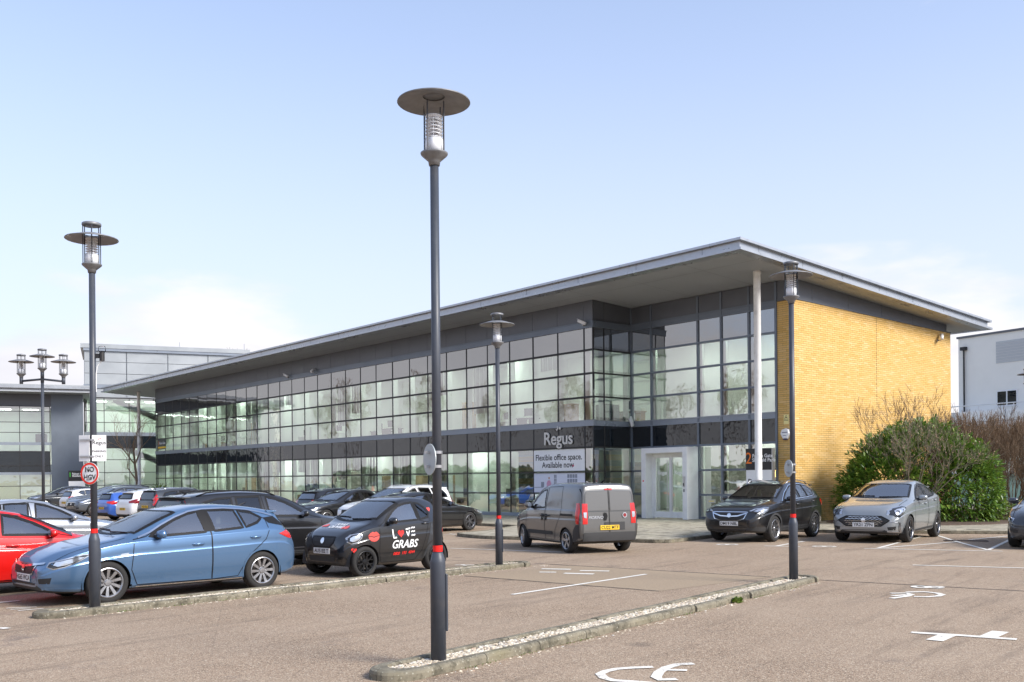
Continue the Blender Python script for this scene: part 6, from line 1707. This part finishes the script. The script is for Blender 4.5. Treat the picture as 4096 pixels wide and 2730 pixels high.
# ---------------------------------------------------------------- grey van
VAN = dict(L=3.96, W=1.716, wb=2.513, fo=.76, r=.30, tuck=.05, sillh=.05,
  top=[(0,.60),(.02,.72),(.08,.82),(.3,.93),(.65,1.03),(.9,1.13),(1.15,1.31),(1.45,1.51),(1.7,1.63),(2.05,1.70),(2.5,1.72),(3.2,1.715),(3.7,1.70),(3.84,1.675),(3.88,1.60),(3.91,1.30),(3.94,1.0),(3.955,.8),(3.96,.6)],
  belt=[(0,.58),(.12,.74),(.4,.88),(.9,.99),(1.6,1.03),(3,1.04),(3.8,1.04),(3.96,.9)],
  bot=[(0,.30),(.04,.24),(.2,.21),(.5,.2),(3.3,.2),(3.7,.24),(3.93,.30),(3.96,.34)],
  hw=[(0,.60),(.02,.70),(.07,.80),(.2,.88),(.45,.95),(.9,.985),(1.5,1.0),(3.3,1.0),(3.7,.985),(3.85,.96),(3.92,.92),(3.95,.87),(3.96,.82)],
  rw=[(0,.42),(.12,.62),(.5,.74),(.9,.82),(1.2,.81),(1.7,.78),(2.2,.80),(3.2,.81),(3.7,.80),(3.85,.78),(3.93,.80),(3.96,.78)],
  win=[[(1.22,1.06),(1.36,1.20),(1.52,1.34),(1.68,1.45),(1.84,1.51),(2.02,1.53),(2.06,1.09)]],
  doors=[[(1.02,1.0),(.98,.55),(1.05,.30),(2.12,.29),(2.12,1.58),(1.82,1.57),(1.5,1.40),(1.15,1.08)], [(2.13,.29),(2.62,.29),(2.72,.55),(2.95,.85),(3.0,1.03),(2.90,1.62),(2.13,1.60)]],
  ws=(.80, 1.58, .66, .61), rw_poly=[(-.62,1.50),(.62,1.50),(.66,1.05),(-.66,1.05)],
  head=[(.06,.74),(.12,.69),(.3,.70),(.5,.80),(.52,.88),(.3,.87),(.1,.80)], tail=[(3.72,1.22),(3.85,1.22),(3.885,1.05),(3.89,.72),(3.80,.72),(3.75,.90)],
  tailB=[(.585,1.21),(.715,1.21),(.73,1.0),(.73,.72),(.60,.72)], grille=[(-.4,.70),(.4,.70),(.36,.60),(-.36,.60)], intake=[(-.5,.45),(.5,.45),(.44,.32),(-.44,.32)], pf=.5, pb=.60,
  mirror=(1.28,1.10), handles=[(1.90,.88),(2.20,.88)], dash=1.05)
c = Car('panel_van', 'small grey panel van with windowless sides turning out by the entrance', 'van', VAN, 'paint_grey_van', (1.53, 25.15), 114, .985, 'vans')
# panel van: no glass behind the cab and solid rear doors with pressed window shapes
spv = c.sp; rwp = spv['rw_poly']
spv = dict(spv); c.sp = spv
_save = c.claim
def _claim(who, side, poly, nmin=.25, _c=c):
    if side == 'B': return
    return Car.claim(_c, who, side, poly, nmin)
c.claim = _claim
dress(c, rim=('wide', 5, 'alloy'), plates=('', ''), spoiler=False, handle_mat='black_plastic', rails=False, steer=rad(-12))
for o in list(c.root.children):
    if o.name.startswith('rear_window'):
        for ch in list(o.children): D.objects.remove(ch)
        D.objects.remove(o)
for sgn in (1, -1):
    c.patch('rear_panel', 'B', [(sgn*a, b) for a, b in ((.03,1.50),(.58,1.49),(.63,1.40),(.65,1.10),(.62,1.04),(.03,1.04))], 'paint_grey_van', .010, .08)
    c.ribbon('shut_line', 'B', [(sgn*.005, 1.60), (sgn*.005, .52)], .008, 'black_trim', .013, False, None, .1)
    c.ribbon('shut_line', 'B', [(sgn*.69, 1.56), (sgn*.72, 1.1), (sgn*.72, .52)], .008, 'black_trim', .006, False, None, .1)
    c.ribbon('panel_crease', 'B', [(sgn*.03,1.515),(sgn*.60,1.505),(sgn*.655,1.40),(sgn*.67,1.08),(sgn*.63,1.02),(sgn*.03,1.02)], .010, 'paint_dark_grey', .006, False, None, .08)
c.patch('rear_bumper', 'B', [(-.71,.52),(.71,.52),(.71,.33),(-.71,.33)], 'black_plastic', .035, .08)
for side in 'LR':
    c.patch('bumper_corner', side, [(3.60,.30),(3.89,.32),(3.89,.70),(3.80,.70),(3.66,.55)], 'black_plastic', .012, .08)
    c.patch('rubbing_strip', side, [(1.10,.50),(2.55,.50),(2.55,.42),(1.14,.40)], 'black_plastic', .014, .08)
    c.patch('door_rail', side, [(3.0,.955),(3.62,.955),(3.62,.90),(3.0,.90)], 'black_trim', .008, .06)
    for k in (0, 1): c.patch('door_pull', side, [(1.95+k*.19,.93),(2.03+k*.19,.93),(2.03+k*.19,.76),(1.95+k*.19,.76)], 'black_trim', .02, .05, .012)
c.patch('plate_recess', 'B', [(-.42,.76),(.14,.76),(.14,.57),(-.42,.57)], 'black_plastic', .012, .08)
c.plate('B', -.0, .63, 'CU22 MTF', True)
for sgn in (1, -1): c.patch('reverse_light', 'B', [(sgn*a, b) for a, b in ((.62,1.0),(.70,1.0),(.70,.88),(.63,.86))], 'lamp_silver', .022, .05)
c.patch('brake_light', 'B', [(-.1,1.565),(.1,1.565),(.1,1.53),(-.1,1.53)], 'lamp_red', .012, .05)
c.patch('tailgate_handle', 'B', [(.08,.98),(.15,.99),(.17,.9),(.15,.80),(.09,.80),(.06,.9)], 'black_trim', .022, .04)
c.disc('badge', 'B', -.42, .92, .065, 'chrome', .020); c.disc('badge_centre', 'B', -.42, .92, .045, 'lamp_dark_red', .024)
me = text_mesh('FIORINO', .10, 0, 'chrome', bold=.002, shear=.3, name='badge_lettering'); c.mesh_decal('badge_lettering', 'B', me, .38, .87, None, .016, -1.)
# ---------------------------------------------------------------- black crossover
c = Car('crossover_car', 'shiny black crossover parked nose-out below the company totem sign', 'car', SUV, 'paint_black', (7.37, 28.63), -130, 1.045, GRP)
dress(c, rim=('turbine', 10, 'alloy'), plates=('DM19 NBL', ''), rails='alloy', lip='black_plastic')
c.patch('skid_plate', 'F', [(-.52,.33),(.52,.33),(.44,.27),(-.44,.27)], 'alloy', .016, .08)
c.ribbon('grille_wing', 'F', [(-.48,.77),(-.25,.70),(0,.685),(.25,.70),(.48,.77)], .03, 'chrome', .016, False, None, .05)
for side in 'LR': c.ribbon('chrome_strip', side, [(1.40,1.07),(2.0,1.095),(3.0,1.14),(3.5,1.185),(3.66,1.31),(3.4,1.455),(3.0,1.505),(2.5,1.51),(2.2,1.465),(1.8,1.29),(1.45,1.08)], .016, 'chrome', .009, False, None, .06)
mb = MB(); mb.box(.40, .43, -.05, .05, 1.18, 1.36); mb.obj('air_freshener', 'weed_leaf', c.root)
# ---------------------------------------------------------------- silver-grey crossover
c = Car('crossover_car', 'silver-grey crossover parked nose-out in front of the laurel bush', 'car', PUMA, 'paint_grey_silver', (10.72, 28.05), -127, 1.09, GRP)
dress(c, rim=('y', 5, 'alloy_dark'), plates=('YR21 ZFN', ''), antenna=True, frame='black_trim')
for k in range(5):
    z = .63-k*.045; w = .36+.10*math.sin(math.pi*k/4)
    c.ribbon('grille_bar', 'F', [(-w+i*2*w/16, z+(.014 if i % 2 else 0)) for i in range(17)], .010, 'chrome', .016, False, None, .05)
for side in 'LR':
    c.patch('sill_trim', side, [(1.4,.30),(3.05,.34),(3.0,.28),(1.42,.25)], 'black_plastic', .008, .07)
for sgn in (1, -1): c.ribbon('intake_frame', 'F', [(sgn*.56,.30),(sgn*.78,.27),(sgn*.80,.50),(sgn*.62,.55)], .025, 'alloy', .012, False, None, .05)
# ---------------------------------------------------------------- dark hatch at the right edge
c = Car('hatchback_car', 'dark grey hatchback cut off by the right edge of the picture', 'car', scale_spec(HATCH, 1.0, 1.0, 1.0), 'paint_dark_grey', (14.04, 25.12), -127, 1.09, GRP)
dress(c, rim=('double', 5, 'alloy'), plates=('RV70 HNK', ''))
# ---------------------------------------------------------------- rows by the building
def bg(name, label, spec, mat, loc, heading, scale, **kw):
    c = Car(name, label, 'car', spec, mat, loc, heading, scale, GRP, 0)
    a = dict(doors=True, cabin=True); a.update(kw)
    dress(c, **a); return c
bg('saloon_car', 'black coupe-like saloon facing right beside the entrance build-out', SALOON, 'paint_black', (-3.0, 34.0), 48, .97, rim=('double', 5, 'alloy_dark'), spoiler=False)
bg('suv_car', 'white sport utility car facing left behind the tiny black car', ESTSUV, 'paint_white', (-4.3, 36.5), -131, .97, glass_rear='privacy_glass', rails='alloy', tailmat='lamp_dark_red')
bg('saloon_car', 'black saloon facing left between the large black and white sport utility cars', SALOON, 'paint_black', (-6.9, 39.5), -131, 1.0, spoiler=False)
bg('hatchback_car', 'black hatchback seen from behind past the nose of the large black sport utility car', scale_spec(HATCH, .97, 1.0, 1.), 'paint_black', (-7.6, 43.7), 48, .98)
bg('suv_car', 'black sport utility car with angular red tail lights left of the large black one', ESTSUV, 'paint_dark_grey', (-13.75, 42.5), 48, .93, glass_rear='privacy_glass', rails='chrome', plates=('', 'RK23 XSE'))
bg('crossover_car', 'white sloping-roofed crossover with a slim red light bar', scale_spec(PUMA, 1.12, 1.04, 1.05), 'paint_white', (-15.6, 44.8), 48, .95, glass_rear='privacy_glass', plates=('', 'LO21 FRT'), tailmat='lamp_dark_red')
bg('estate_car', 'bright blue estate car seen from behind next to the white crossover', ESTATE, 'paint_bright_blue', (-17.6, 47.6), 48, .95, glass_rear='privacy_glass', plates=('', 'BD16 OYK'))
bg('suv_car', 'mid-grey sport utility car facing left behind the NO HGV post', ESTSUV, 'paint_mid_grey', (-21.8, 53.6), -132, .95, rim=('wide', 5, 'alloy'))
bg('suv_car', 'dark roofed sport utility car hidden behind the mid-grey one', ESTSUV, 'paint_dark_grey', (-23.6, 57.8), -132, 1.0, rim=('wide', 5, 'alloy'))
bg('hatchback_car', 'small white hatchback with large red tail lights far left', scale_spec(HATCH, .92, 1.0, .96), 'paint_white', (-25.8, 60.8), 50, .96, plates=('', 'EA14 LVN'))
bg('crossover_car', 'dark blue-grey car facing left at the far end of the row before the glass wing', scale_spec(SUV, 1.02, .97, 1.0), 'paint_dark_grey', (-30.0, 66.0), -145, 1.0)
# ================================================================ PLANTS
def bare_tree_meshes(seed, height, trunk_r, levels=6, spread=.62, up=.25, trunk_h=.22, kids=(2, 3), twig_mat='twig_brown', bark='bark', len0=.30, shrink=.78, minr=.004, stems=1):
    rnd = random.Random(seed); tr = MB(); cr = MB()
    def grow(p, d, l, r, lv):
        n = 3; pts = [p]; rs = [r]; q = p.copy(); dd = d.copy()
        for k in range(n):
            dd = (dd + Vector((rnd.uniform(-1, 1), rnd.uniform(-1, 1), rnd.uniform(-.3, .8)))*.10).normalized()
            q = q + dd*(l/n); pts.append(q.copy()); rs.append(r*(1-.32*(k+1)/n))
        (tr if lv < 2 else cr).tube(pts, rs, 7 if lv < 2 else 4 if lv < 4 else 3, False)
        if lv >= levels: return
        nk = rnd.choice(kids) + (1 if lv == 0 else 0)
        for k in range(nk):
            a = rnd.uniform(0, 6.283)
            s = dd.cross(Vector((0, 0, 1)));
            if s.length < .1: s = Vector((1, 0, 0))
            s.normalize(); t = dd.cross(s)
            sp = spread*rnd.uniform(.55, 1.25)
            nd = (dd*math.cos(sp) + (s*math.cos(a)+t*math.sin(a))*math.sin(sp) + Vector((0, 0, up))).normalized()
            st = pts[-1] if k < 2 else pts[rnd.choice((1, 2, 3))]
            grow(st, nd, l*shrink*rnd.uniform(.75, 1.15), max(minr, r*.60*rnd.uniform(.8, 1.1)), lv+1)
    if stems == 1:
        tr.tube([(0, 0, -.05), (0, 0, .12), (rnd.uniform(-.05, .05), 0, height*trunk_h)], [trunk_r*1.35, trunk_r*1.05, trunk_r*.95], 10, False)
        grow(Vector((0, 0, height*trunk_h)), Vector((rnd.uniform(-.05, .05), rnd.uniform(-.05, .05), 1)), height*len0, trunk_r*.9, 0)
    else:
        for k in range(stems):
            a = 6.283*k/stems+rnd.uniform(-.3, .3); l = rnd.uniform(.25, .75)
            grow(Vector((.06*math.cos(a), .06*math.sin(a), 0)), Vector((math.cos(a)*l, math.sin(a)*l, 1)).normalized(), height*len0, trunk_r, 0)
    return tr.mesh('trunk', bark, True), cr.mesh('crown', twig_mat)
def tree(name, label, cat, meshes, loc, rz, sc, group=None):
    t = thing(name, label, cat, loc, rz, group, sc)
    put('trunk', meshes[0], t); put('crown', meshes[1], t); return t
tm_a = bare_tree_meshes(3, 7.0, .15, 6, .62, .20)
tree('bare_tree', 'bare leafless tree in front of the glazed stair block at left', 'tree', tm_a, (-28.0, 73.5, 0), .4, .86)
tm_b = bare_tree_meshes(11, 12., .24, 7, .62, .22, .16, (2, 3, 3), minr=.020)
tree('bare_tree', 'top of a bare tree showing above the roof of the stair block', 'tree', tm_b, (-30.8, 112, 0), 1., 1.02)
# winter trees and a clipped hedge across the road at left, mirrored in the facade
for i, (x, y, s_) in enumerate(((-52, 6, 1.0), (-61, 16, 1.15), (-56, 27, .95), (-70, 33, 1.2), (-63, 44, 1.0), (-78, 24, 1.25), (-55, -6, 1.05), (-74, 50, 1.1), (-66, 2, 1.2), (-84, 40, 1.2), (-60, 58, 1.0), (-50, 16, .9), (-58, 36, 1.1), (-52, 48, .95), (-68, -8, 1.1), (-49, -14, .95), (-72, 14, 1.15), (-62, 66, 1.1), (-54, 72, 1.0))):
    tree('roadside_tree', 'bare winter tree across the road left of view, mirrored in the glass', 'tree', tm_b, (x, y, 0), i*1.3, s_*.76, 'roadside trees left of view')
hd = MB(); rnd = random.Random(5)
for _ in range(30000):
    y = rnd.uniform(-25, 75); x = -50 - rnd.random()*3 - .12*abs(y-20); z = rnd.random()**.8*3.0
    a = rnd.uniform(0, 6.28); l = rnd.uniform(.12, .3); dx, dy = math.cos(a)*l, math.sin(a)*l; h = rnd.uniform(-.2, .3)
    hd.add([(x, y, z), (x+dx-dy*.4, y+dy+dx*.4, z+h), (x+dx*1.6, y+dy*1.6, z+h*.5), (x+dx+dy*.4, y+dy-dx*.4, z-h)], [(0, 1, 2, 3)])
hd.obj('roadside_hedge', 'evergreen_leaf', None, kind='stuff')
# ---------------------------------------------------------------- laurel bush by the brick wall
def leaf_mesh(L=.19, W=.068):
    v = [(0, 0, 0), (L*.35, W*.5, .012), (L*.7, W*.42, .004), (L, 0, -.022), (L*.7, -W*.42, .004), (L*.35, -W*.5, .012), (L*.4, 0, -.006), (L*.72, 0, -.010)]
    f = [(0, 6, 1), (1, 6, 7, 2), (2, 7, 3), (0, 5, 6), (5, 4, 7, 6), (4, 3, 7)]
    return v, f
LV, LF = leaf_mesh()
bush = thing('laurel_bush', 'big glossy green laurel bush between the brick wall and the bare thicket', 'bush', (14.6, 35.6, .0))
lumps = [(0, 0, 1.55, 2.75, 2.1, 2.0), (-1.3, -.5, 1.25, 1.75, 1.5, 1.5), (1.4, -.35, 1.35, 1.75, 1.5, 1.75), (.4, .5, 2.5, 1.65, 1.5, 1.3), (-.9, .3, 2.0, 1.4, 1.3, 1.2), (2.1, .2, 1.0, 1.2, 1.2, 1.2), (-2.0, .1, .9, 1.05, 1.1, 1.1)]
bush.scale = (.93, .93, 1.0)
rnd = random.Random(21)
leaves = []
def add_leaf(p, n, sc):
    # leaf points outward/up from the shoot
    a = n + Vector((rnd.uniform(-.8, .8), rnd.uniform(-.8, .8), rnd.uniform(-.5, .7))); a.normalize()
    b = a.cross(Vector((rnd.uniform(-.4, .4), rnd.uniform(-.4, .4), 1)));
    if b.length < .05: b = Vector((1, 0, 0))
    b.normalize(); c_ = b.cross(a); c_ = -c_ if c_.z < 0 else c_
    leaves.append((p, a, c_.cross(a), c_, sc))
for cx, cy, cz, rx, ry, rz_ in lumps:
    ns = int(300*(rx*ry+rx*rz_+ry*rz_)/3)
    for _ in range(ns):
        th = rnd.uniform(0, 6.283); u = rnd.uniform(-.75, 1)
        s_ = math.sqrt(1-u*u); n = Vector((s_*math.cos(th), s_*math.sin(th), u))
        k = rnd.uniform(.72, 1.03) + .07*math.sin(5*th+3*u)
        p = Vector((cx+n.x*rx*k, cy+n.y*ry*k, cz+n.z*rz_*k))
        if p.z < .12: continue
        if any(((p.x-a)/d)**2+((p.y-b)/e)**2+((p.z-c0)/f)**2 < .42 for a, b, c0, d, e, f in lumps): continue
        for _k in range(rnd.choice((6, 7, 8))):
            add_leaf(p + Vector((rnd.gauss(0, .05), rnd.gauss(0, .05), rnd.gauss(0, .05))), n, rnd.uniform(.7, 1.25))
leaves.sort(key=lambda l: l[0].y)
single = [l for l in leaves if l[0].y < -1.2 and l[0].z > .9]
rnd.shuffle(single); single = single[:280]; sid = set(id(l) for l in single)
lm = MB(); lm.add(LV, LF); one = lm.mesh('leaf', 'laurel_leaf', True)
for p, a, b, c_, sc in single:
    o = put('leaf', one, bush); o.matrix_local = Matrix.Translation(p) @ Matrix((a, b, c_)).transposed().to_4x4() @ Matrix.Scale(sc, 4)
ms = MB()
for l in leaves:
    if id(l) in sid: continue
    p, a, b, c_, sc = l
    ms.add([p + (a*x + b*y + c_*z)*sc for x, y, z in LV], LF)
put('foliage', ms.mesh('foliage', 'laurel_leaf', True), bush, kind='stuff')
st = MB(); 
for k in range(26):
    a = rnd.uniform(0, 6.28); r = rnd.uniform(.5, 2.2); st.tube([(rnd.gauss(0, .3), rnd.gauss(0, .3), 0), (r*.5*math.cos(a), r*.4*math.sin(a), rnd.uniform(.7, 1.3)), (r*math.cos(a), r*.8*math.sin(a), rnd.uniform(1.2, 2.8))], [.04, .028, .012], 5)
st.obj('stem', 'bark', bush)
sb = MB(); sb.lathe([(3.3, 0), (3.2, .05), (1.5, .10), (0, .11)], 24, (0, 0, .08)); o = sb.obj('planting_soil', 'soil', None, loc=(14.7, 35.7, 0)); o.scale = (1, .78, 1); o['kind'] = 'structure'
# bare flowering shrub in front of the laurel
sm = bare_tree_meshes(31, 4.6, .032, 6, .55, .12, .06, (2, 3), 'bark_pale', 'bark_pale', .26, .76, .004, 6)
tree('bare_shrub', 'pale leafless shrub spreading in front of the laurel bush', 'shrub', sm, (14.1, 33.9, .08), .0, .95)
sm2 = bare_tree_meshes(33, 4.6, .035, 6, .5, .25, .06, (2, 3), 'twig_brown', 'bark', .28, .78, .005, 5)
tree('bare_shrub', 'brown leafless shrub rising behind the laurel bush against the brick', 'shrub', sm2, (15.2, 37.2, .08), 1.2, 1.02)
bd = MB(); v0 = [v.co for v in sm[1].vertices]
for _ in range(420):
    p = rnd.choice(v0); r = rnd.uniform(.010, .022); bd.add([(p.x+r, p.y, p.z), (p.x, p.y+r, p.z), (p.x-r, p.y, p.z), (p.x, p.y-r, p.z), (p.x, p.y, p.z+r*1.4), (p.x, p.y, p.z-r)], [(0,1,4),(1,2,4),(2,3,4),(3,0,4),(1,0,5),(2,1,5),(3,2,5),(0,3,5)])
plain('bud', (.50, .32, .20), .7)
put('buds', bd.mesh('buds', 'bud'), D.objects['bare_shrub'], kind='stuff')
# thicket of bare stems at the right edge
th_meshes = [bare_tree_meshes(50+k, 4.6, .030, 6, .42, .35, .02, (2, 3, 3), 'twig_brown', 'twig_brown', .24, .80, .006, 4) for k in range(3)]
k = 0
for x, y, s_ in ((18.6, 40.2, .92), (19.9, 39.6, .85), (21.0, 41.3, 1.0), (22.2, 40.0, .9), (23.4, 41.8, 1.0), (20.4, 43.0, 1.1), (24.6, 40.6, .95), (18.9, 42.4, 1.05), (22.8, 43.6, 1.1), (19.3, 38.0, .7), (21.6, 38.2, .72), (23.6, 38.6, .8), (25.8, 42, 1.0), (20.2, 37.0, .55), (22.6, 37.2, .6)):
    tree('thicket_shrub', 'leafless brown shrub of the thicket at the right edge', 'shrub', th_meshes[k % 3], (x, y, .05), k*1.7, s_, 'leafless thicket shrubs at the right'); k += 1
gc = MB()
for _ in range(2600):
    x = rnd.uniform(17.6, 26); y = rnd.uniform(35.6, 37.4)+rnd.gauss(0, .2); z = rnd.random()**1.5*.75; a = rnd.uniform(0, 6.28); l = rnd.uniform(.06, .14)
    dx, dy = math.cos(a)*l, math.sin(a)*l
    gc.add([(x, y, z+.08), (x+dx-dy*.3, y+dy+dx*.3, z+.13), (x+dx*1.8, y+dy*1.8, z+.1), (x+dx+dy*.3, y+dy-dx*.3, z+.09)], [(0, 1, 2, 3)])
gc.obj('ground_cover', 'weed_leaf', None, kind='stuff')
sb = MB(); sb.box(17.2, 40, 35.4, 47, .0, .125); o = sb.obj('planting_bed', 'soil', None); o['kind'] = 'structure'
# spiky plant by the far column
sp_ = thing('spiky_plant', 'small spiky palm-like plant by the glass at the far left end', 'plant', (-27.0, 75.5, 0)); mb = MB(); mb.tube([(0, 0, 0), (0, 0, 1.1)], .08, 7); mb.obj('trunk', 'bark', sp_)
mb = MB()
for k in range(46):
    a = rnd.uniform(0, 6.28); e = rnd.uniform(-.3, 1.3); l = rnd.uniform(.6, 1.0); d = Vector((math.cos(a)*math.cos(e), math.sin(a)*math.cos(e), math.sin(e))); s_ = Vector((-math.sin(a), math.cos(a), 0))*.03
    o0 = Vector((0, 0, 1.1)); mb.add([o0-s_, o0+s_, o0+d*l*.6+s_, o0+d*l+Vector((0, 0, -.12)), o0+d*l*.6-s_], [(0, 1, 2, 3, 4)])
mb.obj('leaf_rosette', 'weed_leaf', sp_)
